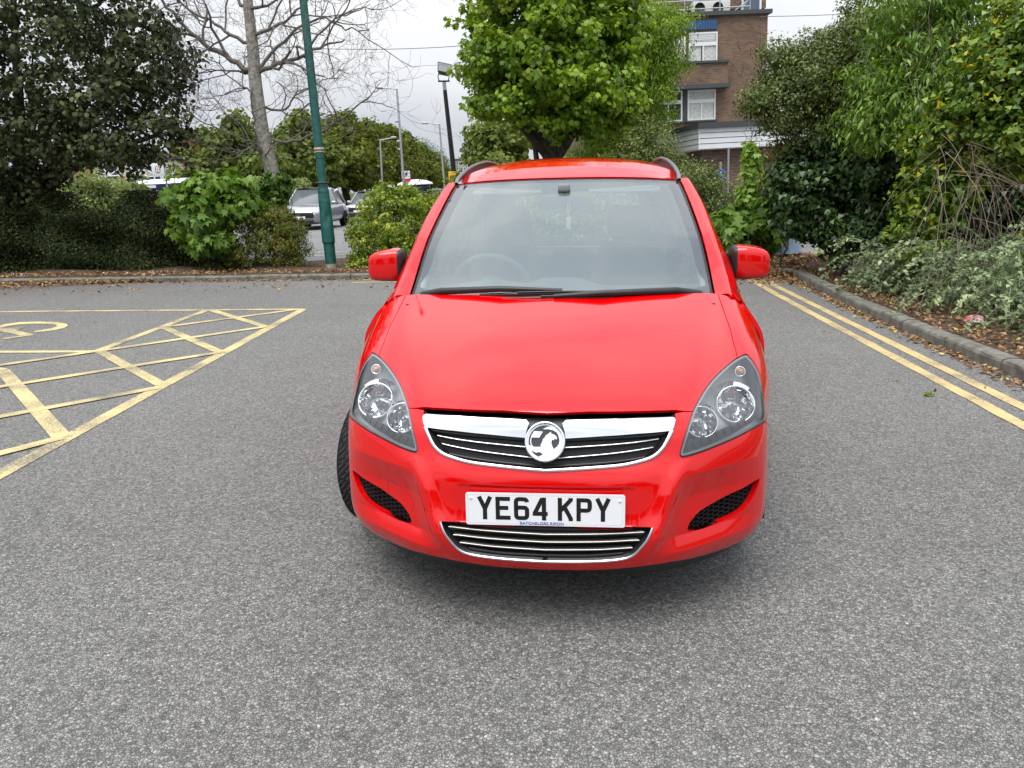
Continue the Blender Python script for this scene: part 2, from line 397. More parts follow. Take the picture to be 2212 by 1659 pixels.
def sheet(name, pts, z, m):
    o = mk(name, [(p[0], p[1], z) for p in pts], [tuple(range(len(pts)))], m); tag(o, kind='structure'); return o
sheet('ground', [(-700, -60), (700, -60), (700, 1200), (-700, 1200)], -.03, M_grass)
KR = [(545, 310), (700, 410), (870, 490), (1040, 590), (1290, 700), (1480, 770), (1720, 870), (1960, 960), (2212, 1105)]
KR = [gnd((2800+x/1.7955)/1.8228, (900+y/1.7955)/1.8228)[:2] for x, y in KR]
a_ = np.polyfit([p[1] for p in KR], [p[0] for p in KR], 2)
fx = lambda y: float(np.polyval(a_, min(max(y, 4.2), 13.))) if y > 4.2 else float(np.polyval(a_, 4.2)-(4.2-y)*.12)
KBp = [gnd(u, v)[:2] for u, v in ((100, 612), (400, 609), (700, 603), (900, 601))]
b_ = np.polyfit([p[0] for p in KBp], [p[1] for p in KBp], 1)
fy = lambda x: float(np.polyval(b_, x))
print('kerb right', a_, 'kerb back', b_, fx(13), fx(6), fy(0))
ycor = fy(fx(12.6)); xcor = fx(12.6)
# road sheet (near car park)
sheet('car_park_road', [(-30, -25), (14, -25), (14, fy(14)), (-30, fy(-30))], 0., M_asph)
sheet('far_car_park', [(-120, fy(-120)+3.2), (60, fy(60)+3.2), (60, 110), (-120, 110)], -.002, M_asph2)
# ---- markings
def strip(mb, A, B, w, z=.004, n=1):
    A = np.array(A[:2], float); B = np.array(B[:2], float); t_ = B-A; t_ /= np.linalg.norm(t_); s_ = np.array([-t_[1], t_[0]])*w/2
    mb.add([(*(A-s_), z), (*(B-s_), z), (*(B+s_), z), (*(A+s_), z)], [(0, 1, 2, 3)])
c3 = lambda x, y: gnd(x/1.7015/1.8228, (1050+y/1.7015)/1.8228)
mk_ = MB(); zz = .004
outer = (c3(2030, 287), c3(0, 1395))
def ext(A, B, k): A = np.array(A); B = np.array(B); return B+(B-A)*max(.5, 2.6/np.linalg.norm(B-A))
for i, (A, B, w) in enumerate([((0, 303), (2040, 286), .1), ((2030, 287), (0, 1395), .11), ((1400, 288), (640, 572), .1), ((0, 573), (640, 571), .1),
        ((1400, 288), (1780, 405), .1), ((1090, 405), (1480, 578), .1), ((670, 571), (1085, 795), .1), ((20, 700), (420, 1150), .11),
        ((1120, 405), (1990, 289), .1), ((640, 572), (1790, 404), .1), ((0, 810), (1470, 578), .1), ((0, 1010), (1075, 812), .1), ((0, 1258), (420, 1150), .1), ((640, 572), (0, 665), .1), ((-350, 620), (20, 700), .1)]):
    a, b = c3(*A), c3(*B)
    if A[0] == 0: a = ext(b, a, 1.2)
    if B[0] == 0: b = ext(a, b, 1.2)
    strip(mk_, a, b, w, zz); zz += .0004
tag(mk_.build('bay_markings', M_yel), kind='structure')
# wheelchair symbol at the left edge (part of it)
def gpoly(mb, pts, conv, z): 
    P = [conv(*p) for p in pts]; mb.add([(p[0], p[1], z) for p in P], [(a, b, c_) for a, b, c_ in triangulate([(p[0], p[1]) for p in P])])
sy = MB()
gpoly(sy, [(-130, 440), (-60, 412), (30, 388), (130, 374), (260, 370), (380, 374), (445, 385), (457, 398), (430, 414), (370, 427), (290, 438), (235, 441), (225, 435), (290, 425), (350, 414), (385, 402), (375, 392), (310, 386), (220, 384), (130, 389), (50, 402), (-10, 420), (-70, 445), (-120, 475), (-160, 470)], c3, .005)
gpoly(sy, [(-60, 420), (150, 409), (158, 414), (110, 430), (222, 455), (224, 462), (30, 489), (20, 480), (130, 464), (60, 446), (0, 436), (-80, 452), (-90, 440)], c3, .0055)
tag(sy.build('bay_symbol', M_yel), kind='structure')
c4 = lambda x, y: gnd((2800+x/1.7955)/1.8228, (900+y/1.7955)/1.8228)
dl = MB()
for pts, z in (([(245, 345), (700, 590), (1250, 890), (1700, 1130), (2212, 1390)], .004), ([(365, 360), (800, 580), (1300, 820), (1800, 1060), (2212, 1275)], .0044)):
    P = [c4(*p)[:2] for p in pts]; q = np.polyfit([p[1] for p in P], [p[0] for p in P], 2); print('dyl', q, [np.round(p, 2) for p in P])
    ys = np.linspace(P[0][1]-.0, -1.0, 60); X = [(np.polyval(q, max(y, 4.6)) + (0 if y > 4.6 else (y-4.6)*.10)) for y in ys]
    vs = []; 
    for x, y in zip(X, ys):
        j = rng.normal(0, .004, 2); vs += [(x-.05+j[0], y, z), (x+.05+j[1], y, z)]
    dl.add(vs, [(2*i, 2*i+1, 2*i+3, 2*i+2) for i in range(len(ys)-1)])
    Y0 = P[0][1]; X0 = np.polyval(q, Y0); L0 = gnd(760, 609 if z < .0043 else 606)
    off_ = .0
A1, B1 = gnd(760, 610.5), gnd(870, 609.5); A2, B2 = gnd(775, 604.8), gnd(870, 603.8)
for A, B, z in ((A1, B1, .005), (A2, B2, .0054)):
    d_ = (B-A)/(B-A)[0]; E_ = A+d_*(4.75-A[0]); strip(dl, A, E_, .085, z)
tag(dl.build('double_yellow_lines', M_yel2), kind='structure')
wl = MB()
for v_ in (545, 552): strip(wl, gnd(660, v_), gnd(780, v_-1), .1, .004)
tag(wl.build('far_bay_lines', M_white), kind='structure')
# ---- kerbs
M_kerb = mat('concrete_kerb', (.20, .195, .17), .9, noise=.25, nscale=9, bump=.5, bscale=70, spec=.2, col2=(.11, .105, .085))
def kerb(name, path, label, h=.11, w=.14, side=1):
    """row of kerb stones with open joints; path goes along the road edge"""
    m = MB(); P = [np.array(p, float) for p in path]
    for i in range(len(P)-1):
        a, b = P[i], P[i+1]; t_ = (b-a); Ln = np.linalg.norm(t_); t_ /= Ln; s_ = np.array([-t_[1], t_[0]])*side
        a2 = a+t_*.007; b2 = b-t_*.007; dz = rng.normal(0, .003); j = rng.normal(0, .003)
        prof = [(0, -.03), (.0, h*.72), (.008, h*.9), (.025, h*.98), (.05, h), (w, h), (w, -.03)]
        vs = []; nS = 6; nz = rng.normal(0, .0022, (nS, len(prof), 2)); nz[:, 0] = 0
        for k in range(nS):
            q = a2+(b2-a2)*k/(nS-1)
            for c_, (o_, z_) in enumerate(prof): vs.append((*(q+s_*(o_+j+nz[k, c_, 0])), z_+(dz+nz[k, c_, 1] if z_ > 0 else 0)))
        n = len(prof); m.add(vs, [(k*n+q, k*n+q+1, (k+1)*n+q+1, (k+1)*n+q) if side < 0 else (k*n+q, (k+1)*n+q, (k+1)*n+q+1, k*n+q+1) for k in range(nS-1) for q in range(n-1)])
        m.add([vs[q] for q in range(n)], [tuple(range(n))]); m.add([vs[-n+q] for q in range(n)], [tuple(range(n))])
    o = m.build(name, M_kerb); tag(o, kind='structure'); return o
ys = np.arange(-6, 12.4, .915); rp = [(fx(y), y) for y in ys]
corner = [(xcor-.0+ (math.cos(t_)-1)*.7, 12.4+math.sin(t_)*.7) for t_ in np.linspace(.3, 1.4, 4)]
kerb('kerb', rp+corner, '', side=-1)
xs = np.arange(-22, xcor-.5, .915); kerb('kerb', [(x, fy(x)) for x in xs], '', h=.085, side=1)
# ---- planting beds
def bed(name, pts_in, n=(60, 8)):
    """pts_in(s,t)-> x,y ; low mounded soil"""
    S_, T_ = np.meshgrid(np.linspace(0, 1, n[0]), np.linspace(0, 1, n[1]), indexing='ij'); vs = []
    for s_, t_ in zip(S_.ravel(), T_.ravel()):
        x, y = pts_in(s_, t_); z = .078+.06*min(1, t_*3)*(.5+.5*math.sin(x*3.1+y*2.3))+rng.normal(0, .006)*(t_ > .03)
        vs.append((x, y, z))
    fs = [(i*n[1]+j, (i+1)*n[1]+j, (i+1)*n[1]+j+1, i*n[1]+j+1) for i in range(n[0]-1) for j in range(n[1]-1)]
    o = mk(name, vs, fs, M_soil, smooth=True); tag(o, kind='structure'); return o
bed('soil_bed', lambda s, t: (-22+s*(14+22), fy(-22+s*36)+.135+t*2.6), (160, 12))
bed('soil_bed', lambda s, t: (fx(-6+s*19.5)+.135+t*5.5, -6+s*19.5), (110, 20))
# ------------------------------------------------------------------ red car
CAR_YAW, CAR_T = 0.110875, (0.0991, 2.33574)
UP=[[(0,.09,.745),(0,.28,.852),(0,.47,.93),(0,.68,.99),(0,.90,1.036)],
[(.12,.092,.745),(.125,.282,.852),(.13,.472,.93),(.135,.682,.99),(.14,.902,1.036)],
[(.24,.105,.744),(.25,.295,.85),(.26,.485,.929),(.265,.69,.99),(.27,.91,1.036)],
[(.35,.135,.742),(.36,.325,.848),(.375,.51,.928),(.385,.71,.989),(.395,.93,1.035)],
[(.43,.165,.74),(.455,.355,.842),(.475,.54,.922),(.49,.735,.985),(.50,.95,1.034)],
[(.50,.21,.737),(.53,.395,.835),(.56,.58,.917),(.58,.77,.98),(.60,.975,1.032)],
[(.57,.265,.73),(.605,.44,.822),(.63,.61,.905),(.645,.79,.973),(.665,.99,1.03)],
[(.645,.33,.722),(.67,.49,.80),(.69,.65,.885),(.705,.825,.955),(.712,1.0,1.018)],
[(.71,.395,.715),(.735,.54,.785),(.75,.68,.862),(.758,.845,.93),(.762,1.01,.99)],
[(.77,.47,.705),(.785,.59,.765),(.797,.71,.83),(.806,.86,.89),(.815,1.02,.945)],
[(.81,.56,.66),(.83,.65,.71),(.85,.75,.755),(.86,.88,.80),(.868,1.03,.84)],
[(.835,.66,.60),(.86,.74,.645),(.875,.82,.672),(.885,.92,.68),(.89,1.05,.648)]]
BX=[0,.12,.24,.34,.42,.49,.56,.635,.705,.762,.80,.82]
BY=[-.025,-.024,-.018,-.004,.03,.075,.13,.19,.25,.325,.425,.535]
BZ=[.20,.25,.32,.38,.43,.50,.545,.58,.61,.65,.69]
BD=[.07,.02,.0,.0,.02,.028,.034,.05,.07,.085,.10]
AZ=[.2,.25,.29,.33,.37,.41,.44,.47,.50,.535,.57]
NB=len(BZ)
def net():
    N=np.zeros((NB+5,12,3)) # [v][u]
    for u in range(12):
        t=max(0,(u-3)/8)
        for v in range(NB):
            z=BZ[v]; d=BD[v]; g=[1,1,1,1,.8,.5,.3,.15,.1,.1,.1,.1][u]
            if v>1: d=BD[v]*g+ (1-g)*[0,0,0,0,.0,.005,.01,.015,.02,.035,.055][v]
            y=BY[u]+d; x=BX[u]-(.02 if v==0 else 0)*t
            if u==11: z=AZ[v]; y=.90-np.sqrt(.365**2-(z-.315)**2)
            if u==10: z=z*.65+.35*AZ[v]
            if u==9: z=z*.85+.15*AZ[v]
            N[v,u]=(x,y,z)
        for k in range(5): N[NB+k,u]=UP[u][k]
        fl_=1 if u<5 else .5 if u<7 else 0
        N[NB+1,u,2]-=.012*fl_; N[NB+2,u,2]-=.018*fl_; N[NB+3,u,2]-=.012*fl_
    return N
def bs(t):
    return np.array([(1-t)**3,3*t**3-6*t**2+4,-3*t**3+3*t**2+3*t+1,t**3])/6
def pad(N,sym=True):
    V,U,_=N.shape
    M=np.zeros((V+2,U+2,3)); M[1:-1,1:-1]=N
    M[1:-1,0]=N[:,1]*[-1,1,1] if sym else 2*N[:,0]-N[:,1]
    M[1:-1,-1]=2*N[:,-1]-N[:,-2]
    M[0]=2*M[1]-M[2]; M[-1]=2*M[-2]-M[-3]
    return M
class Surf:
    def __init__(s,N,sym=True): s.N=N; s.M=pad(N,sym); s.V,s.U=N.shape[:2]
    def __call__(s,u,v):
        u=np.atleast_1d(np.asarray(u,float)); v=np.atleast_1d(np.asarray(v,float))
        sg=np.where(u<0,-1.,1.); a=np.clip(np.abs(u),0,s.U-1-1e-9); b=np.clip(v,0,s.V-1-1e-9)
        i=a.astype(int); j=b.astype(int); A=bs(a-i); B=bs(b-j)
        P=0
        for p in range(4):
            for q in range(4): P=P+(B[p]*A[q])[:,None]*s.M[j+p,i+q]
        P=P.copy(); P[:,0]*=sg
        return P
NOSE = Surf(net()); nv_ = NOSE.V-1
S_ = lambda u, v: NOSE(u, v)
M_red = None
def paintmat(name, col, rough=.32, dirt=.0):
    m, t, o = nodes(name); L = t.links.new; g = N(t, 'TexCoord'); b = N(t, 'BsdfPrincipled', Roughness=rough)
    b.inputs['Base Color'].default_value = (*col, 1); b.inputs['Coat Weight'].default_value = 1; b.inputs['Coat Roughness'].default_value = .025; b.inputs['Coat IOR'].default_value = 1.6
    b.inputs['Specular IOR Level'].default_value = .0
    n1 = N(t, 'TexNoise', Scale=7., Detail=5., Roughness=.7); L(g.outputs['Object'], n1.inputs['Vector'])
    r_ = N(t, 'MapRange'); r_.inputs[1].default_value = .45; r_.inputs[2].default_value = .8; r_.inputs[3].default_value = .02; r_.inputs[4].default_value = .085; L(n1.outputs['Fac'], r_.inputs[0]); L(r_.outputs[0], b.inputs['Coat Roughness'])
    n2 = N(t, 'TexNoise', Scale=420., Detail=1.); L(g.outputs['Object'], n2.inputs['Vector']); bp = N(t, 'Bump', Strength=.03, Distance=.001); L(n2.outputs['Fac'], bp.inputs['Height']); L(bp.outputs[0], b.inputs['Coat Normal'])
    L(b.outputs[0], o.inputs[0]); return m
M_red = paintmat('red_car_paint', (.60, .0004, .0012))
M_ws = glass('windscreen_glass', (.80, .88, .88), 1.6, haze=.015, hcol=(.6, .68, .68), boost=.075)
M_film = glass('dusty_inner_film', (.9, .95, .95), 1.0001, haze=.19, hcol=(.60, .72, .72))  # added pale layer, paints a bright haze into the view through the glass
M_sg = glass('side_window_glass', (.55, .60, .58), 1.5, boost=.05)
M_rg = glass('rear_window_glass', (.8, .86, .84), 1.3)
M_lens = glass('clear_lens', (.93, .95, .95), 1.5, haze=.03, hcol=(.8, .84, .86), boost=.03)
M_trimgrey = mat('interior_light_grey', (.42, .42, .40), .8)
M_dash = mat('dashboard_grey', (.10, .105, .11), .7, bump=.15, bscale=300)
M_seat = mat('seat_fabric', (.03, .032, .036), .9, noise=.15, nscale=60)
car = empty('people_carrier', (CAR_T[0], CAR_T[1], 0), (0, 0, -CAR_YAW))
tag(car, 'shiny red people carrier with number plate YE64 KPY in the middle of the car park', 'car')
def mir(p): return [(-a, b) for a, b in reversed(p)]
HL = [(7.88, 12.71), (7.22, 12.5), (6.5, 12.2), (5.88, 11.87), (5.43, 11.55), (5.1, 11.21), (4.84, 10.82), (4.69, 10.3), (4.54, 9.6), (4.36, 8.7), (4.28, 8.18), (4.34, 7.92), (4.5, 7.85), (4.95, 7.93), (5.6, 8.1), (6.4, 8.36), (7.18, 8.6), (8.0, 8.92), (8.84, 9.23), (9.29, 9.40), (9.5, 9.7), (9.62, 10.3), (9.62, 10.7), (9.5, 11.34), (9.24, 11.85), (9.0, 12.2), (8.5, 12.5), (8.1, 12.66)]
HLs = [tuple(q) for q in cr_poly(HL, 3).tolist()]
HLs.append(HLs[0])
bonR = [(0, 10.93), (.3, 10.95), (1.2, 11.0), (1.9, 10.99), (3.15, 10.97), (4.0, 10.94), (4.42, 10.87)]+HLs[18:2:-1]+[(7.16, 12.72), (7.0, 13.0), (6.88, 13.44), (6.55, 14.2), (6.23, 15)]
bon = bonR+mir(bonR)[:-1]
def vbon(P):   # centre crease and two faint side creases of the bonnet
    u = np.abs(P[:, 0]); k = np.clip((P[:, 1]-11)/1.2, 0, 1)
    return .0035*np.exp(-(u/.9)**2)*k+.005*np.clip(1-np.abs(u-4.9)/.9, 0, 1)**1.5*k*np.clip((15-P[:, 1])/2, 0, 1)
panel('bonnet', car, M_red, S_, bon, grid=(.16, .16), gap=.0024, bulge=vbon)
wing = HLs[3:0:-1]+HLs[84:56:-1]+[(10.2, 8.9), (10.98, 8.6), (10.98, 10), (10.98, 12), (10.98, 15), (9, 15), (6.23, 15), (6.55, 14.2), (6.88, 13.44), (7.0, 13.0), (7.16, 12.72)]
for s in (1, -1): panel('wing', car, M_red, S_, wing if s > 0 else mir(wing), grid=(.16, .16), gap=.0018)
botR = [(0, .5), (1.3, .6), (2.2, .82), (3.1, .98), (4.1, .95), (5.5, .6), (6.5, .35), (7.4, .25), (8.2, .2), (9.5, .15), (10.98, .1)]
grR = [(3.97, 10.85), (4.0, 10.6), (3.91, 9.98), (3.72, 9.38), (3.49, 8.7), (3.15, 8.15), (2.67, 7.8), (2.1, 7.5), (1.35, 7.3), (.6, 7.11), (0, 7.0)]
bumR = botR+[(10.98, 4), (10.98, 8.6), (10.2, 8.9)]+HLs[57:17:-1]+[(4.42, 10.86)]+grR
bum = bumR[:-1]+[grR[-1]]+mir(bumR)[1:-1]
lowR = [(0, 3.48), (2.5, 3.44), (3.12, 3.38), (2.95, 2.8), (2.71, 2.23), (2.49, 1.78), (2.2, 1.53), (1.7, 1.4), (.95, 1.31), (0, 1.26)]
low = lowR+mir(lowR)[1:-1]
fog = cr_poly([(8.8, 4.5), (7.9, 4.24), (7.0, 4.02), (6.3, 3.80), (5.6, 3.54), (5.14, 3.08), (4.96, 2.58), (5.16, 2.36), (5.75, 2.27), (6.49, 2.3), (7.16, 2.44), (7.8, 2.7), (8.3, 3.25), (8.65, 3.9)], 2)
fog = [tuple(p) for p in fog]
def bumbulge(P):
    u = np.abs(P[:, 0]); v = P[:, 1]
    # ridge running from the headlight tip down to the lower grille corner, and scoop around the fog opening
    uc = 3.0+(v-2.)*.26; rid = .018*np.exp(-((u-uc)/.42)**2)*np.clip((7.6-v)/2.5, 0, 1)*np.clip((v-1.2)/1.5, 0, 1)
    sc = -.026*np.clip((u-uc-.2)/1.1, 0, 1)*np.clip((6.2-v)/1.6, 0, 1)*np.clip((v-1.5)/.8, 0, 1)*np.clip((9.2-u)/2.5, 0, 1)
    rec = -.006*(np.clip((1-np.abs(u-0)/2.6)*12, 0, 1))*np.clip((5.75-v)*4, 0, 1)*np.clip((v-3.3)*6, 0, 1)
    return rid+sc+rec
def SB(u, v):
    u = np.atleast_1d(np.asarray(u, float)); v = np.atleast_1d(np.asarray(v, float)); return S_(u, v)+normals(S_, u, v)*bumbulge(np.stack([u, v], 1))[:, None]
panel('bumper', car, M_red, SB, bum, holes=[low, fog, mir(fog)], grid=(.13, .13), gap=.0018, thick=.02)
# dark sealing layer behind the gaps
for s in (1, -1):
    panel('headlight_surround', car, M_blackg, S_, offset_poly(S_, densify(HLs[:-1] if s > 0 else mir(HLs[:-1]), S_, .02), -.012), holes=[offset_poly(S_, densify(HLs[:-1] if s > 0 else mir(HLs[:-1]), S_, .02), .004)], grid=(.2, .2), off=-.006, thick=.01)
# ---- lower lip
lipR = [(4.6, .0), (6, .0), (8, .0), (10.9, .0)]
def lipf(u, v):   # v 0..1 downward
    u = np.atleast_1d(np.asarray(u, float)); v = np.atleast_1d(np.asarray(v, float)); P = NOSE(u, np.full(len(u), .35)); Q = NOSE(u, np.full(len(u), 2.)); o_ = Q-P; o_[:, 2] = 0
    c_ = np.array([0, .9, 0]); d_ = c_-P; d_[:, 2] = 0; d_ /= np.linalg.norm(d_, axis=1)[:, None]
    a = np.clip(np.abs(u)/7., 0, 1)[:, None]
    r_ = P+d_*(.035-.012*a+.05*v[:, None]**2); r_[:, 2] = P[:, 2]+.02-v*(.055+.035*a[:, 0]); return r_
panel('lip_spoiler', car, M_black, lipf, [(-10.9, 0), (0, 0), (10.9, 0), (10.9, 1), (0, 1), (-10.9, 1)], grid=(.3, .2), thick=.01, flip=-1)
# ---- grille
def backf(d, B=None):
    B = B or S_
    def f(u, v):
        P = B(u, v); n_ = normals(S_, np.atleast_1d(u), np.atleast_1d(v)); return P-n_*d
    return f
gr = grR+mir(grR)[1:]
gr_full = list(reversed(grR))+[(3.0, 10.95), (0, 10.9)]
gr_full = gr_full+mir(gr_full)[1:-1]
gb = panel('grille', car, M_black, backf(.035), [tuple(p) for p in offset_poly(S_, densify(gr_full, S_, .02), -.01)], grid=(.3, .3), thick=0)
mb = MB(); ribbon('', None, None, S_, gr, .034, -.03, off=.0, mb=mb, prof=[(-.1, 0), (.35, 1)], dens=.012); mb.build('grille_liner', M_black, gb)
gi = offset_poly(S_, densify([tuple(p) for p in gr], S_, .012, False), .007)
ribbon('chrome_surround', gb, M_chrome, S_, [tuple(p) for p in (cr_poly(grR[2:], 3, False)+[-.0, .0]).tolist()+[(-a, b) for a, b in cr_poly(grR[2:], 3, False)[::-1][1:].tolist()]], .013, .006, off=.001, dens=.012)
def line_sym(pts): return [(-a, b) for a, b in pts[:0]]+[(a, b) for a, b in pts]+[(-a, b) for a, b in pts[::-1]]
def polyfn(pts):
    P = np.array(sorted(pts)); return lambda u: np.interp(u, P[:, 0], P[:, 1])
topl = polyfn([(3.97, 10.7), (2.6, 10.74), (1.25, 10.72), (.4, 10.68), (0, 10.66)]); botl = polyfn([(3.88, 9.98), (2.63, 9.93), (1.57, 9.8), (.53, 9.62), (0, 9.58)])
for s in (1, -1):
    uu = np.linspace(.55, 3.86, 20); o_ = [(u, botl(u)) for u in uu]+[(3.93, 10.1), (3.99, 10.5), (3.95, 10.64)]+[(u, topl(u)) for u in uu[::-1]]+[(.46, 10.5), (.52, 10.1)]
    def bl(P):
        a = np.abs(P[:, 0]); t_ = (P[:, 1]-botl(a))/(topl(a)-botl(a)); return .010*np.clip(1-np.abs(2*t_-1)**3, 0, 1)
    panel('chrome_bar', gb, M_chrome, S_, o_ if s > 0 else mir(o_), grid=(.2, .08), off=.0, bulge=bl, thick=.02, dens=.01)
def slatline(pts, n=12): 
    f_ = polyfn(pts); mx = max(p[0] for p in pts); uu = np.linspace(-mx, mx, 2*n+1); return [(u, float(f_(abs(u)))) for u in uu]
sl1 = [(3.40, 9.50), (2, 9.22), (.58, 8.95), (0, 8.87)]; sl2 = [(3.19, 8.89), (1.8, 8.5), (.32, 8.12), (0, 8.06)]; sl3 = [(2.9, 8.15), (1.6, 7.78), (0, 7.42)]
for sl in (sl1, sl2):
    fin = ribbon('grille_fin', gb, M_black, backf(.022), slatline(sl), .012, .012, off=.0)
    ribbon('chrome_strip', fin, M_chrome, backf(.012), slatline(sl), .0042, .004, off=.0)
ribbon('grille_fin', gb, M_black, backf(.028), slatline(sl3), .014, .016)
ribbon('grille_fin', gb, M_black, backf(.028), slatline([(3.7, 9.9), (1.57, 9.68), (0, 9.45)]), .016, .016)
# ---- lower grille
M_dull = mat('dull_chrome', (.42, .40, .36), .25, 1.)
lgb = panel('lower_grille', car, M_black, backf(.035, SB), offset_poly(S_, densify(low, S_, .02), -.008), grid=(.3, .3), thick=0)
mb = MB(); ribbon('', None, None, SB, low[1:10]+mir(low[1:10])[0:], .030, -.034, mb=mb, prof=[(0, 0), (.5, 1)], dens=.012); mb.build('grille_liner', M_black, lgb)
lc = [(3.10, 3.36), (2.95, 2.8), (2.71, 2.23), (2.49, 1.80), (2.2, 1.56), (1.7, 1.43), (.95, 1.34), (0, 1.29)]; lc = cr_poly(lc, 4, False).tolist()
ribbon('chrome_surround', lgb, M_chrome, SB, [(a, b) for a, b in lc]+[(-a, b) for a, b in lc[::-1][1:]], .009, .005, off=.0, dens=.012)
for pts in ([(2.86, 3.06), (1.7, 2.98), (0, 2.88)], [(2.7, 2.58), (1.6, 2.48), (0, 2.39)], [(2.48, 2.11), (1.5, 1.99), (0, 1.90)]):
    fin = ribbon('grille_fin', lgb, M_black, backf(.028, SB), slatline(pts), .013, .018, off=.0)
    ribbon('chrome_strip', fin, M_dull, backf(.012, SB), slatline(pts), .006, .004)
ribbon('grille_fin', lgb, M_black, backf(.03, SB), slatline([(2.2, 1.7), (1.2, 1.5), (0, 1.46)]), .013, .018)
# ---- fog light openings with honeycomb mesh
def hexmat():
    m, t, o = nodes('honeycomb'); b = N(t, 'BsdfPrincipled', Roughness=.4); b.inputs['Base Color'].default_value = (.012, .012, .013, 1); t.links.new(b.outputs[0], o.inputs[0]); return m
M_hex = hexmat()
for s in (1, -1):
    fg = panel('fog_light_grille', car, M_void, backf(.06, SB), offset_poly(S_, densify(fog if s > 0 else mir(fog), S_, .02), -.01), grid=(.3, .3), thick=0)
    mb = MB(); fp = fog if s > 0 else mir(fog); ribbon('', None, None, SB, fp+[fp[0]], .02, -.055, mb=mb, off=-.01, prof=[(0, 0), (0.2, 1)]); mb.build('grille_liner', M_black, fg)
    # honeycomb of thin walls
    mb = MB(); du, dv = .30, .30; hf = backf(.022, SB); fpa = np.array(offset_poly(S_, densify(fp, S_, .02), -.004))
    segs = []
    for i in range(-4, 24):
        for j in range(0, 12):
            cx_ = 4.6+i*du*.87; cy_ = 1.9+(j+.5*(i % 2))*dv
            for k in range(3):
                a0, a1 = R(60*k), R(60*k+60); segs.append(((cx_+math.cos(a0)*du*.58, cy_+math.sin(a0)*dv*.58), (cx_+math.cos(a1)*du*.58, cy_+math.sin(a1)*dv*.58)))
    A = np.array([q[0] for q in segs])*[s, 1]; B = np.array([q[1] for q in segs])*[s, 1]; k = inpoly((A+B)/2, fpa); A = A[k]; B = B[k]
    PA, PB = hf(A[:, 0], A[:, 1]), hf(B[:, 0], B[:, 1]); NA = normals(S_, A[:, 0], A[:, 1])
    for a, b, n_ in zip(PA, PB, NA):
        t_ = b-a; t_ /= np.linalg.norm(t_)+1e-9; w_ = np.cross(t_, n_)*.0013; d_ = n_*.014
        mb.add([a-w_, b-w_, b+w_, a+w_, a-w_-d_, b-w_-d_, b+w_-d_, a+w_-d_], [(0, 1, 2, 3), (0, 4, 5, 1), (3, 2, 6, 7)])
    mb.build('mesh', M_hex, fg)
tc_ = cr_poly([(-6.38, 3.72), (-6.36, 4.5), (-6.22, 4.68), (-5.91, 4.66), (-4.80, 4.16), (-4.66, 4.0), (-4.93, 3.3)], 4, False)
ribbon('tow_eye_cover_seam', car, mat('seam_dark_red', (.12, .001, .001), .6), SB, tc_.tolist(), .0016, .0006, dens=.01)
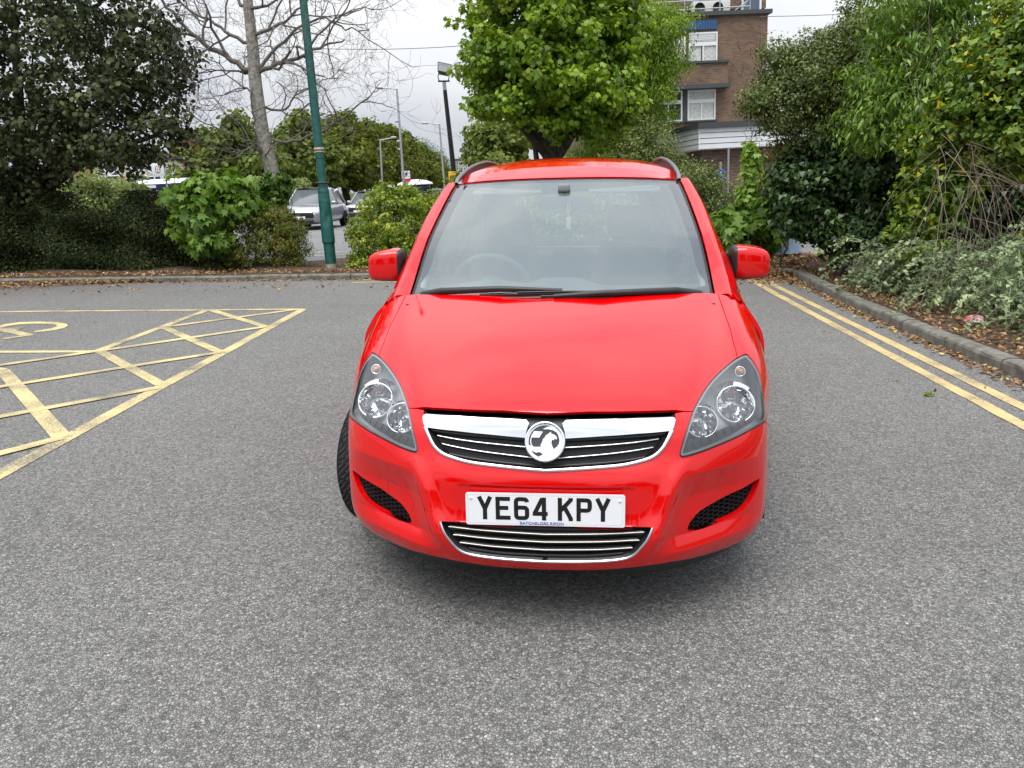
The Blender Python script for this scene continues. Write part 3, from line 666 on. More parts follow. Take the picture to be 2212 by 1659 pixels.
# ---- headlights
M_hous = mat('headlight_grey', (.36, .375, .39), .3, spec=.7)
M_house2 = mat('headlight_dark_grey', (.05, .053, .056), .5)
M_shield = mat('shield_grey', (.25, .26, .27), .3, .8)
M_amber = mat('amber_bulb', (.75, .33, .12), .25)
def frame_to(p, d, up=(0, 0, 1)):
    d = Vector(d).normalized(); x = Vector(up).cross(d).normalized(); y = d.cross(x); m = Matrix((x, y, d)).transposed().to_4x4(); m.translation = Vector(p); return m
for s in (1, -1):
    hl = HLs[:-1] if s > 0 else mir(HLs[:-1])
    lens = panel('headlight', car, M_lens, S_, hl, grid=(.2, .2), gap=.0045, thick=.004)
    rim = densify(hl, S_, .015); rim = offset_poly(S_, rim, .009); rim = [tuple(p) for p in rim]
    ribbon('lens_edge', lens, M_hous, S_, rim+[rim[0]], .008, .002, off=-.006, dens=.05)
    # housing: bevelled bowl behind the lens
    ou = densify(hl, S_, .02); d = 0.062
    def hf(u, v, s=s):
        u = np.atleast_1d(u); v = np.atleast_1d(v); P = S_(u, v); P = P.copy(); P[:, 1] += .115+.02*np.clip((np.abs(P[:, 0])-.5)/.3, 0, 1); P[:, 2] -= .030; P[:, 0] -= s*.02*np.clip((np.abs(P[:, 0])-.5)/.3, 0, 1); return P
    inner = offset_poly(S_, ou, .016)
    hb = panel('housing', lens, M_hous, hf, inner, grid=(.25, .25), thick=0)
    # sloping side walls
    A = S_(ou[:, 0], ou[:, 1])-normals(S_, ou[:, 0], ou[:, 1])*.010; B = hf(inner[:, 0], inner[:, 1]); n = len(A)
    w = mk('housing_wall', np.vstack([A, B]), [(i, (i+1) % n, (i+1) % n+n, i+n) for i in range(n)], M_hous, lens, True)
    # lower dark bezel with ticks
    bz = [(4.5, 8.05), (5.6, 8.35), (6.4, 8.6), (7.18, 8.83), (8.0, 9.15), (8.9, 9.5), (9.2, 9.75), (8.6, 9.9), (7.6, 9.65), (6.4, 9.35), (5.4, 9.2), (4.75, 9.2)]
    bz = bz if s > 0 else mir(bz)
    panel('bezel', lens, M_house2, lambda u, v: hf(u, v)+np.array([0, -.078, .018]), bz, grid=(.3, .3), thick=.01)
    for i in range(8):
        a = 5.1+i*.42; v0 = 8.42+(a-5.1)*.30; L_ = [(a, v0), (a-.16, v0+.5)]; L_ = [(s*x, y) for x, y in L_]
        ribbon('bezel_rib', lens, M_blackg, lambda u, v: hf(u, v)+np.array([0, -.0795, .018]), L_, .003, .003)
    # reflector bowls
    for cu, cv, r_, nm in ((7.33, 10.96, .066, 'main'), (5.49, 10.35, .053, 'dip')):
        c_ = S_(s*cu, cv)[0]; ax = np.array([s*.05, -1, .55]); c_ = c_+np.array([s*-.006, .036, -.018])
        fr_ = frame_to(c_, ax); mb = MB()
        mb.lathe([(r_*1.0, -.050), (r_*1.06, -.02), (r_*1.06, .002), (r_*1.02, .006), (r_*.97, .003)], 40, fr_)
        mb.lathe([(r_*.97, .003), (r_*.92, -.004), (r_*.80, -.014), (r_*.60, -.024), (r_*.36, -.031), (r_*.16, -.034), (.001, -.035)], 40, fr_)
        f5 = fr_ @ Matrix.Translation((0, 0, 0))
        for k in range(10):   # reflector facets
            w0, w1 = 2*math.pi*k/10+.12, 2*math.pi*(k+1)/10-.12; q = [(r_*.9*math.cos(w0), r_*.9*math.sin(w0), -.004), (r_*.9*math.cos(w1), r_*.9*math.sin(w1), -.004), (r_*.42*math.cos(w1-.15), r_*.42*math.sin(w1-.15), -.024-.006*(k % 2)), (r_*.42*math.cos(w0+.15), r_*.42*math.sin(w0+.15), -.024-.006*((k+1) % 2))]
            mb.add([f5 @ Vector(v_) for v_ in q], [(0, 1, 2, 3)])
        # facets in the bowl
        for k in range(7):
            w = -1.2+k*.4; x0 = r_*.9*math.sin(w*.8); y1 = -r_*.25
            if abs(x0) < r_*.8: mb.add([fr_ @ Vector((x0-.004, -r_*.70, -.020)), fr_ @ Vector((x0+.004, -r_*.70, -.020)), fr_ @ Vector((x0*.5+.003, y1, -.040)), fr_ @ Vector((x0*.5-.003, y1, -.040))], [(0, 1, 2, 3)])
        bowl = mb.build('reflector', M_chrome, lens)
        b2 = MB(); b2.lathe([(.001, -.012), (r_*.17, -.014), (r_*.2, -.022), (r_*.2, -.04), (r_*.12, -.05)], 20, fr_); b2.build('bulb_shield', M_shield, bowl)
        # chrome visor above the bowl
        mb = MB(); k_ = 16; vs = []
        for i in range(k_+1):
            w = R(48+84*i/k_); 
            for rr, hh in ((1.05, .004), (1.25, -.004), (1.42, -.030)): vs.append(fr_ @ Vector((-math.cos(w)*r_*rr, math.sin(w)*r_*rr, hh)))
        mb.add(vs, [(i*3+j, i*3+j+1, (i+1)*3+j+1, (i+1)*3+j) for i in range(k_) for j in range(2)], True); mb.build('visor', M_chrome, bowl)
    c_ = S_(s*7.5, 12.1)[0]+np.array([0, .03, -.012]); fr_ = frame_to(c_, (0, -1, .35))
    mb = MB(); mb.lathe([(.021, -.004), (.020, -.001), (.014, -.008), (.001, -.012)], 24, fr_); ib = mb.build('indicator', M_chrome, lens)
    mb = MB(); mb.lathe([(.011, -.012), (.011, .0), (.008, .005), (.001, .007)], 16, fr_); mb.build('indicator_bulb', M_amber, ib)
    # fluting lines on the upper lens
    fl = MB()
    for i in range(9):
        u0 = 5.35+i*.20; vb = 10.6+(i*.07); vt = min(12.4, 11.35+i*.13)
        ribbon('', None, None, S_, [(s*u0, vb), (s*(u0+.05), vt)], .0018, .0012, off=-.0045, mb=fl)
    fl.build('lens_flute', M_lens, lens)
# ---- badge
bc = S_(0, 9.6)[0]+np.array([0, -.032, .0]); fr_ = frame_to(bc, (0, -1, .42)); RB = .0665
mb = MB(); mb.lathe([(RB*.9, -.03), (RB, -.02), (RB, -.003), (RB*.985, .002), (RB*.94, .0035), (RB*.885, .001), (RB*.80, .001)], 64, fr_)
badge = mb.build('badge', M_chrome, car)
mb = MB(); mb.lathe([(RB*.93, -.0005), (.0001, -.0005)], 64, fr_); mb.build('badge_field', mat('badge_dark', (.035, .037, .04), .35), badge)
bconv = lambda pts: [((x-790)/680*RB, (815-y)/680*RB) for x, y in pts]
mb = MB()
G1 = [(990, 485), (1000, 555), (1090, 575), (1170, 640), (1190, 690), (1172, 745), (1120, 715), (1065, 715), (1110, 745), (1095, 765), (1035, 755), (1010, 800), (1010, 880), (1045, 980), (1090, 1060), (1200, 970), (1260, 880), (1275, 760), (1240, 620), (1330, 640), (1370, 830), (1330, 1040), (1200, 1240), (1000, 1370), (790, 1410), (560, 1340), (770, 1220), (700, 1230), (670, 1180), (560, 1165), (540, 1195), (480, 1180), (370, 1130), (310, 1155), (240, 1050), (230, 950), (290, 940), (340, 965), (420, 995), (660, 990), (675, 955), (645, 960), (650, 930), (690, 850), (720, 780), (715, 750), (760, 700), (800, 655), (805, 620), (880, 570), (930, 530)]
G2 = [(430, 470), (720, 485), (600, 690), (355, 685), (335, 760), (335, 850), (360, 930), (425, 993), (345, 965), (305, 880), (300, 780), (340, 620)]
G3 = [(715, 410), (830, 340), (930, 312), (1050, 320), (1150, 390), (1260, 520), (1330, 640), (1240, 620), (1180, 510), (1060, 440), (900, 405)]
for g_ in (G1, G2, G3): mb.prism(bconv(g_), -.001, .003, fr_)
mb.build('emblem', mat('satin_chrome', (.9, .91, .93), .22, 1.), badge)
def text_mesh(name, body, size, m, parent, frame, bold=0., ext=.0003, sx=1., spacing=1.):
    cu = bpy.data.curves.new('t', 'FONT'); cu.body = body; cu.size = size; cu.extrude = ext; cu.offset = bold; cu.align_x = 'CENTER'; cu.align_y = 'CENTER'; cu.space_character = spacing
    o = bpy.data.objects.new('t', cu); C.objects.link(o); bpy.context.view_layer.update()
    me = bpy.data.meshes.new_from_object(o.evaluated_get(bpy.context.evaluated_depsgraph_get())); bpy.data.objects.remove(o)
    me.name = name; me.transform(frame @ Matrix.Diagonal((sx, 1, 1, 1))); me.materials.clear(); me.materials.append(m)
    ob = bpy.data.objects.new(name, me); C.objects.link(ob)
    if parent: ob.parent = parent
    return ob
M_etch = mat('etched_grey', (.55, .56, .58), .3, 1.)
for i, ch in enumerate('VAUXHALL'):
    w = R(142-i*104/7); f2 = fr_ @ Matrix.Translation((math.cos(w)*RB*.845, math.sin(w)*RB*.845, .0026)) @ Matrix.Rotation(w-math.pi/2, 4, 'Z')
    text_mesh('badge_letter', ch, RB*.13, M_etch, badge, f2)
f2 = fr_ @ Matrix.Translation((*bconv([(545, 580)])[0], .0035)); text_mesh('badge_letter', 'V', RB*.3, M_etch, badge, f2)
# ---- number plate
M_plate = mat('plate_white', (.78, .79, .81), .35, coat=.5); M_pblack = mat('plate_black', (.006, .006, .006), .4); M_pblue = mat('plate_blue', (.005, .05, .45), .5); M_pink = mat('plate_pale_red', (.75, .6, .62), .5)
pf = Matrix.Translation((0, -.0065, .455)) @ Matrix.Rotation(R(90-2.5), 4, 'X') @ Matrix.Rotation(R(.35), 4, 'Z')
def rrect(w, h, r_, n=6):
    out = []
    for cx_, cy_, a0 in ((w/2-r_, h/2-r_, 0), (-w/2+r_, h/2-r_, 90), (-w/2+r_, -h/2+r_, 180), (w/2-r_, -h/2+r_, 270)):
        for k in range(n+1): a = R(a0+90*k/n); out.append((cx_+r_*math.cos(a), cy_+r_*math.sin(a)))
    return out
mb = MB(); mb.prism(rrect(.52, .111, .008), -.003, .0, pf); plate = mb.build('number_plate', M_plate, car)
mb = MB(); o1, o2 = rrect(.506, .098, .005), rrect(.5035, .0955, .0045); n = len(o1)
mb.add([pf @ Vector((*p, .0003)) for p in o1+o2], [(i, (i+1) % n, (i+1) % n+n, i+n) for i in range(n)]); mb.build('plate_border', M_pink, plate)
# characters: strokes on a 50 x 79 mm cell, 14 mm stroke
def stroke_poly(mb, pts, w, fr, z0, z1, closed=False):
    P = [np.array(p, float) for p in pts]; n = len(P); L_, R_ = [], []
    for i in range(n):
        if closed: a, b = P[i-1], P[(i+1) % n]
        else: a, b = P[max(i-1, 0)], P[min(i+1, n-1)]
        t1 = P[i]-a; t2 = b-P[i]
        t1 = t1/(np.linalg.norm(t1)+1e-12) if np.linalg.norm(t1) > 0 else t2/np.linalg.norm(t2)
        t2 = t2/(np.linalg.norm(t2)+1e-12) if np.linalg.norm(t2) > 0 else t1
        n1 = np.array([-t1[1], t1[0]]); n2 = np.array([-t2[1], t2[0]]); m = n1+n2; m /= np.linalg.norm(m); k = min(1/max(.3, m@n1), 1.8)
        L_.append(P[i]+m*w/2*k); R_.append(P[i]-m*w/2*k)
    vs = [fr @ Vector((*p, z1)) for p in L_+R_]; fs = [(i, (i+1) % n, (i+1) % n+n, i+n)[::-1] for i in range(n if closed else n-1)]
    mb.add(vs, fs)
def rc(x0, y0, x1, y1, r_, n=5):
    return [(p[0]+(x0+x1)/2, p[1]+(y0+y1)/2) for p in rrect(x1-x0, y1-y0, r_, n)]
W, Hh, T = 50, 79, 14; h = T/2
GL = {'Y': [[(h*.9, 79), (25, 37)], [(50-h*.9, 79), (25, 37)], [(25, 42), (25, 0)]],
      'E': [[(h, 0), (h, 79)], [(h, 72), (48, 72)], [(h, 41), (42, 41)], [(h, 7), (49, 7)]],
      'K': [[(h, 0), (h, 79)], [(42, 79), (42, 72), (h+3, 36)], [(22, 47), (42, 8), (42, 0)]],
      'P': [[(h, 0), (h, 79)], [(h, 72), (34, 72), (39, 70.5), (42, 67), (43, 62), (43, 48), (42, 42), (39, 38.5), (34, 37), (h, 37)]],
      '4': [[(38, 0), (38, 79)], [(33, 76), (8, 25)], [(1, 23), (50, 23)]],
      '6': [[(43, 62), (42, 67), (38.5, 71), (33, 72), (17, 72), (11.5, 71), (8, 67), (7, 62), (7, 17), (8, 12), (11.5, 8), (17, 7), (33, 7), (38.5, 8), (42, 12), (43, 17), (43, 33), (42, 38), (38.5, 42), (33, 43), (7, 43)]]}
mb = MB(); x = -.2215
for ch in 'YE64 KPY':
    if ch == ' ': x += .0225; continue
    fr2 = pf @ Matrix.Translation((x, -.0385+.002, 0)) @ Matrix.Diagonal((.001, .001, 1, 1))
    for k_, st in enumerate(GL[ch]): stroke_poly(mb, st, T, fr2, 0, .0006+.00004*k_)
    x += .0605
mb.build('plate_lettering', M_pblack, plate)
text_mesh('plate_lettering', 'BATCHELORS RIPON', .0138, M_pblue, plate, pf @ Matrix.Translation((-.010, -.0475, .0009)), bold=.0001, sx=1.05, spacing=1.08)
for sx_ in (-.242, .243):
    mb = MB(); mb.lathe([(.0048, 0), (.0046, .002), (.003, .0032), (.0001, .0034)], 16, pf @ Matrix.Translation((sx_, .037 if sx_ < 0 else .034, 0))); sc_ = mb.build('screw', M_plate, plate)
    mb = MB(); f3 = pf @ Matrix.Translation((sx_, .037 if sx_ < 0 else .034, .0036)); mb.add([f3 @ Vector(q) for q in ((-.002, -.0005, 0), (.002, -.0005, 0), (.002, .0005, 0), (-.002, .0005, 0))], [(0, 1, 2, 3)]); mb.add([f3 @ Vector(q) for q in ((-.0005, -.002, 0.0001), (.0005, -.002, 0.0001), (.0005, .002, 0.0001), (-.0005, .002, 0.0001))], [(0, 1, 2, 3)]); mb.build('screw_slot', M_pblack, sc_)
# ---------------- windscreen, roof, sides, tail of the red car
ge = np.array([(1.03, .664, 1.0), (1.06, .663, 1.02), (1.18, .661, 1.088), (1.27, .652, 1.163), (1.37, .641, 1.24), (1.51, .627, 1.316), (1.67, .611, 1.398), (1.80, .592, 1.470), (1.86, .579, 1.50)])   # y, x, z of the glass edge
ced = np.array([(.84, 1.005), (.90, 1.04), (1.02, 1.112), (1.13, 1.187), (1.25, 1.265), (1.38, 1.34), (1.53, 1.422), (1.655, 1.492), (1.70, 1.518)])
def wsf(u, v):   # u -1..1, v 0..8
    u = np.atleast_1d(np.asarray(u, float)); v = np.atleast_1d(np.asarray(v, float)); k = np.arange(9)
    def sm(A): return np.interp(v, k, A)*.5+.25*np.interp(np.clip(v-.5, 0, 8), k, A)+.25*np.interp(np.clip(v+.5, 0, 8), k, A)
    ey, ex, ez = sm(ge[:, 0]), sm(ge[:, 1]), sm(ge[:, 2]); cy_, cz = sm(ced[:, 0]), sm(ced[:, 1])
    a = np.abs(u)**2.2; return np.stack([u*ex, cy_+(ey-cy_)*a, cz+(ez-cz)*a], 1)
wsO = [(-1, 0), (1, 0), (1, 4), (1, 8), (0, 8), (-1, 8), (-1, 4)]
ws = panel('windscreen', car, M_ws, wsf, wsO, grid=(.06, .3), gap=.004, thick=.004)
ind = [(-.90, 1.25), (0, 1.15), (.90, 1.25), (.925, 2.5), (.915, 5), (.895, 7.3), (.84, 7.6), (0, 7.62), (-.84, 7.6), (-.895, 7.3), (-.915, 5), (-.925, 2.5)]
M_frit = mat('frit_black', (.03, .032, .036), .35)
panel('frit_band', ws, M_frit, wsf, wsO, holes=[cr_poly(ind, 4).tolist()], grid=(.05, .25), gap=.004, off=-.006, thick=0)
panel('glass_film', ws, M_film, wsf, cr_poly(ind, 4).tolist(), grid=(.05, .25), off=-.009, thick=0)
panel('windscreen_seal', ws, M_black, wsf, [(-1.0, 0), (1.0, 0), (1.0, 4), (1.0, 8), (0, 8), (-1.0, 8), (-1.0, 4)], holes=[[(-.985, -.2), (.985, -.2), (.985, 4), (.98, 7.9), (0, 7.93), (-.98, 7.9), (-.985, 4)]], grid=(.2, .5), off=.001, thick=.03)
# silhouette / drip line: y, x, z
dr = np.array([(1.0, .738, 1.0), (1.15, .741, 1.062), (1.29, .741, 1.113), (1.4, .734, 1.169), (1.5, .725, 1.229), (1.62, .715, 1.292), (1.73, .698, 1.358), (1.87, .674, 1.426), (2.0, .65, 1.478), (2.2, .635, 1.515), (2.5, .628, 1.54), (3.0, .622, 1.545), (3.6, .61, 1.525), (4.1, .59, 1.48), (4.3, .57, 1.44)])
def drf(y): return np.interp(y, dr[:, 0], dr[:, 1]), np.interp(y, dr[:, 0], dr[:, 2])
# A pillar: surface between the glass edge and the drip line, v = 0..8 along the glass edge then joins the roof side
def pilf(u, v, s=1):
    u = np.atleast_1d(np.asarray(u, float)); v = np.atleast_1d(np.asarray(v, float)); k = np.arange(9)
    ey, ex, ez = [np.interp(v, k, ge[:, i]) for i in (0, 1, 2)]
    dyy = np.array([.985, 1.06, 1.2, 1.32, 1.46, 1.60, 1.75, 1.90, 1.97]); oy = np.interp(v, k, dyy); ox, oz = drf(oy)
    x = ex+(ox-ex)*np.sin(u*math.pi/2)**.9; y = ey+(oy-ey)*u; z = ez+(oz-ez)*u**1.5+.018*np.sin(np.pi*np.clip(u, 0, 1))
    return np.stack([s*x, y, z], 1)
for s in (1, -1):
    panel('pillar', car, M_red, lambda u, v, s=s: pilf(u, v, s), [(.06, .15), (1, .15), (1, 2), (1, 4), (1, 6), (1, 8), (.06, 8), (.06, 6), (.06, 4), (.06, 2)], grid=(.12, .25), flip=s, thick=.015, off=.004)
# roof
def roofc(y): return np.interp(y, [1.70, 1.78, 1.88, 2.0, 2.15, 2.35, 2.6, 3.0, 3.5, 4.0, 4.2, 4.32], [1.519, 1.553, 1.583, 1.608, 1.628, 1.643, 1.651, 1.651, 1.635, 1.595, 1.57, 1.54])
def rooff(u, v):    # u -1..1 ; v 0..1
    u = np.atleast_1d(np.asarray(u, float)); v = np.atleast_1d(np.asarray(v, float)); a = np.abs(u)
    y0 = 1.705+.175*np.clip(a, 0, 1)**2.2; y = y0+(4.32-.10*a**3-y0)*v; w, zt = drf(np.clip(y+.06*(1-v), 1.9, 4.3)); w = w+.0*v
    wf = .582+(w-.582)*np.clip(v*7, 0, 1); ws_ = 1.7+.178*a**2.2
    zc = roofc(1.70+(y-y0)+0*a); zc = np.where(y > 2.6, roofc(y), roofc(1.70+(y-y0)*(.9)/(2.6-y0))*1.0)
    ze = np.where(v < .999, zt, zt); e = 1.503+(zt+.012-1.503)*np.clip(v*7, 0, 1)
    z = zc-(zc-e)*(.72*a**2.4+.28*a**8); return np.stack([u*wf, y, z], 1)
ro = [(-1, 0.004), (0, .004), (1, .004), (1, .15), (1, 1), (0, 1), (-1, 1), (-1, .15)]
roof = panel('roof', car, M_red, rooff, ro, grid=(.07, .02), gap=.001, thick=.02)
panel('headlining', roof, M_trimgrey, lambda u, v: rooff(u, v)-np.array([0, 0, .035]), [(-.97, .02), (.97, .02), (.97, .97), (-.97, .97)], grid=(.2, .1), thick=0, flip=-1)
# cantrail between roof edge and side windows
# sides x(y,z)
zb = lambda y: .975+.018*(y-1.0)
def sidef0(y, z):
    y = np.atleast_1d(np.asarray(y, float)); z = np.atleast_1d(np.asarray(z, float)); xt, zt = drf(y)
    W = np.interp(y, [1.0, 1.3, 1.8, 2.6, 3.4, 3.9, 4.2, 4.35, 4.45], [.888, .898, .902, .902, .897, .88, .845, .80, .70])
    b = zb(y); xb = W-.065-.03*np.clip((1.5-y)/.5, 0, 1); t_ = np.clip((z-b)/np.maximum(zt-b, .02), 0, 1.2)
    up = xb+(xt-xb)*t_+.028*np.sin(np.pi*np.clip(t_, 0, 1))*np.clip((y-1.0)/.5, 0, 1)
    q = np.interp(z, [.15, .25, .35, .5, .65, .8, .88, .94, .975, 1.03], [-.05, -.02, -.008, -.002, 0, -.006, -.020, -.042, -.062, -.08])
    lo = W+q-.03*np.clip((1.5-y)/.5, 0, 1)*np.clip((z-.85)/.1, 0, 1); m = np.clip((z-b)/.02+.5, 0, 1); return lo*(1-m)+up*m
def sidef(s):
    def f(y, z):
        y = np.atleast_1d(np.asarray(y, float)); z = np.atleast_1d(np.asarray(z, float)); h_ = .03
        x = (sidef0(y, z-h_)+2*sidef0(y, z)+sidef0(y, z+h_)+sidef0(y-h_, z)+sidef0(y+h_, z))/6; return np.stack([s*x, y, z], 1)
    return f
arch = lambda yc, r_, n=14, z0=.17: [(yc+r_*math.cos(R(a)), .315+r_*math.sin(R(a))) for a in np.linspace(180-(-math.degrees(math.asin(( z0-.315)/r_))), math.degrees(math.asin((z0-.315)/r_)), n)]
WB = 2.703; yF = .90; yR = yF+WB
def seg(A, B, n): return [(A[0]+(B[0]-A[0])*i/n, A[1]+(B[1]-A[1])*i/n) for i in range(n)]
for s in (1, -1):
    f = sidef(s); top = lambda y: float(drf(y)[1])
    # rear part of the front wing (behind the wheel)
    ra = .365; aR = [(.90+ra*math.cos(R(a)), .315+ra*math.sin(R(a))) for a in np.linspace(68, -22, 8)]
    panel('wing_rear', car, M_red, f, [(1.0, .98), (1.0, .75)]+[(1.045, .655)]+aR+[(1.32, .18), (1.32, .6), (1.30, .96), (1.15, .99)], grid=(.05, .05), flip=s, thick=.015)
    # front door
    d1 = [(1.325, .19), (2.30, .19), (2.32, .6), (2.30, .965)]+[(2.30, 1.0)]+[(1.10, .985), (1.31, .965), (1.325, .6)]
    panel('door', car, M_red, f, [(1.325, .19), (2.32, .19), (2.34, .6), (2.33, .985), (1.8, .975), (1.32, .965), (1.325, .6)], grid=(.06, .05), flip=s, thick=.03, gap=.002)
    # rear door and quarter
    a2 = [(yR+ra*math.cos(R(a)), .315+ra*math.sin(R(a))) for a in np.linspace(200, 128, 6)]
    panel('door', car, M_red, f, [(2.345, .19)]+[(3.24, .19)]+a2+[(3.40, .75), (3.40, 1.005), (2.9, .995), (2.34, .985), (2.345, .6)], grid=(.06, .05), flip=s, thick=.03, gap=.002)
    a3 = [(yR+ra*math.cos(R(a)), .315+ra*math.sin(R(a))) for a in np.linspace(126, -22, 12)]
    panel('rear_quarter', car, M_red, f, [(3.405, 1.01), (3.405, .75)]+a3+[(4.42, .18), (4.44, .6), (4.40, 1.03), (3.9, 1.02)], grid=(.06, .05), flip=s, thick=.02, gap=.001)
    # window frames (red upper side band) with the glass areas cut out
    tp = [(y, top(y)) for y in (1.06, 1.15, 1.29, 1.4, 1.5, 1.62, 1.73, 1.87, 2.0, 2.2, 2.5, 3.0, 3.6, 4.1, 4.28)]
    w1 = [(1.36, 1.0), (2.27, 1.01), (2.25, 1.465), (2.10, 1.44), (1.93, 1.38), (1.78, 1.30), (1.6, 1.2), (1.44, 1.09)]
    w2 = [(2.36, 1.015), (3.22, 1.03), (3.30, 1.2), (3.28, 1.46), (2.9, 1.485), (2.36, 1.475)]
    w3 = [(3.42, 1.04), (4.05, 1.05), (4.14, 1.15), (4.02, 1.38), (3.7, 1.44), (3.42, 1.455)]
    panel('window_frame', car, M_red, f, [(1.02, .99)]+tp+[(4.30, 1.30), (4.36, 1.04), (3.4, 1.012), (2.3, .992), (1.3, .972), (1.08, .985)], holes=[w1, w2, w3], grid=(.05, .05), flip=s, thick=.03)
    for w_ in (w1, w2, w3):
        panel('side_window', car, M_sg, f, w_, grid=(.12, .08), flip=s, thick=.0, off=-.008)
    # black belt strip
    sp = [(y, float(zb(y))+.006) for y in np.linspace(1.36, 4.1, 20)]
    ribbon('belt_strip', car, M_black, f, sp, .018, .006, flip=s)
    for yy in (1.95, 2.95):
        mb = MB(); P = f(yy, .87)[0]; mb.box((P[0]+s*.022, yy+.05, .868), (.022, .17, .026), bev=.009); mb.build('door_handle', M_red, car)
    # sill
    sl = [(y, .19) for y in np.linspace(1.27, 3.25, 16)]; ribbon('sill', car, M_black, f, sl, .08, .012, flip=s)
    # cantrail filler strip (closes roof edge to side)
    yy = np.linspace(1.9, 4.3, 30); A = []; 
    for y in yy:
        x, z = drf(y); A += [(s*(x-.03), y, z+.012), (s*(x-.008), y, z+.010), (s*(x+.004), y, z-.004), (s*(x+.006), y, z-.03)]
    q = [(i*4+j, i*4+j+1, (i+1)*4+j+1, (i+1)*4+j) for i in range(29) for j in range(3)]
    mk('cantrail', A, q if s < 0 else [t_[::-1] for t_ in q], M_red, car, True)
# tail
def tailf(u, v):  # u x -.84..84, v z
    x = np.atleast_1d(np.asarray(u, float)); z = np.atleast_1d(np.asarray(v, float)); y = np.interp(z, [.15, .3, .5, .62, .9, 1.05, 1.3, 1.5, 1.56], [4.40, 4.45, 4.47, 4.44, 4.43, 4.42, 4.36, 4.29, 4.24]); return np.stack([x, y-.10*np.abs(x/.8)**3, z], 1)
tO = [(-.80, .2), (.80, .2), (.80, .95), (.76, 1.05), (.58, 1.45), (.45, 1.515), (0, 1.53), (-.45, 1.515), (-.58, 1.45), (-.76, 1.05), (-.80, .95)]
tw = [(-.60, 1.03), (.60, 1.03), (.50, 1.42), (0, 1.455), (-.50, 1.42)]
tg = panel('tailgate', car, M_red, tailf, tO, holes=[tw], grid=(.1, .06), flip=-1, thick=.03)
panel('rear_window', tg, M_rg, tailf, tw, grid=(.15, .1), flip=-1, thick=.0)
for s in (1, -1): mb = MB(); mb.box((s*.76, 4.36, .85), (.10, .06, .34), rot=(0, s*-.1, s*-.35), bev=.02); mb.build('tail_light', mat('tail_light_red', (.4, .01, .01), .15), car)
# floor pan and wheel wells
mb = MB(); mb.box((0, 2.65, .25), (1.64, 3.3, .12)); mb.box((0, .64, .30), (.96, .8, .10)); mb.build('floor_pan', M_void, car)
mb = MB(); mb.box((0, .56, .50), (.9, .5, .3)); mb.box((0, .90, .78), (1.1, .34, .2)); mb.box((0, 1.13, .58), (1.5, .03, .56)); mb.build('engine_bay', M_void, car)
for s in (1, -1):
    for yc in (yF, yR):
        m_ = MB(); n = 16; vs = []
        for i in range(n+1):
            a = R(-15+210*i/n); 
            for xx in (.50, .815): vs.append((s*xx, yc+.40*math.cos(a), .315+.375*math.sin(a)))
        m_.add(vs, [(2*i, 2*i+1, 2*i+3, 2*i+2) for i in range(n)]); m_.add([(s*.5, yc, .3)]+[vs[2*i] for i in range(n+1)], [(0, i+1, i+2) for i in range(n)]); m_.build('wheel_well', M_void, car)
# wheels
def wheel(x, yc, s, steer):
    fr_ = Matrix.Translation((x, yc, .317)) @ Matrix.Rotation(steer, 4, 'Z') @ Matrix.Rotation(R(90)*s, 4, 'Y')
    RO, WD = .312, .200
    prof = [(.205, -WD/2+.02), (.22, -WD/2+.004), (.26, -WD/2-.004), (.292, -WD/2+.004), (.309, -WD/2+.018)]
    nS = 120; vs = []; tr = []
    lat = np.linspace(-WD/2+.018, WD/2-.018, 31)
    ring = prof+[(None, l) for l in lat]+[(a, -b) for a, b in prof[::-1]]
    for i in range(nS*3):
        w = 2*math.pi*i/(nS*3); ph = (i/3.)
        for r_, l in ring:
            if r_ is None:
                c_ = RO-.006*(abs(l)/(WD/2))**3; k = 0
                for g0 in (-.045, -.016, .016, .045):
                    if abs(l-g0) < .0036: k = 1
                al = abs(l)
                if al > .02: k = max(k, 1 if ((ph*.5+al*38) % 1) < .34 else 0)
                if al > .058: k = max(k, .9 if ((ph*.5+al*20) % .7) < .22 else 0)
                if al < .042 and ((ph*.5+l*45) % 3) < .4: k = 1
                r_ = c_-.005*k
            vs.append(fr_ @ Vector((r_*math.cos(w), r_*math.sin(w), l)))
    m_ = len(ring); nn = nS*3; b = MB(); b.add(vs, [(i*m_+j, i*m_+j+1, ((i+1) % nn)*m_+j+1, ((i+1) % nn)*m_+j) for i in range(nn) for j in range(m_-1)], False)
    wh = b.build('wheel', M_rubber, car)
    b = MB(); b.lathe([(.205, -.09), (.20, -.06), (.17, -.03), (.17, .04), (.192, .078), (.206, .082), (.212, .09), (.205, .094)], 48, fr_)
    for k in range(5):
        a = 2*math.pi*k/5; f2 = fr_ @ Matrix.Rotation(a, 4, 'Z')
        b.prism([(-.028, .03), (.028, .03), (.022, .12), (.030, .195), (-.030, .195), (-.022, .12)], .055, .078, f2)
    b.lathe([(.055, .05), (.055, .08), (.045, .084), (.001, .085)], 24, fr_); b.build('rim', M_alu, wh)
    b = MB(); b.lathe([(.14, .02), (.14, .035), (.001, .035)], 24, fr_); b.build('brake_disc', M_black, wh)
STEER = R(-14)
for s in (1, -1):
    wheel(s*.762-(.02 if s > 0 else 0), yF, s, STEER); wheel(s*.765, yR, s, 0)
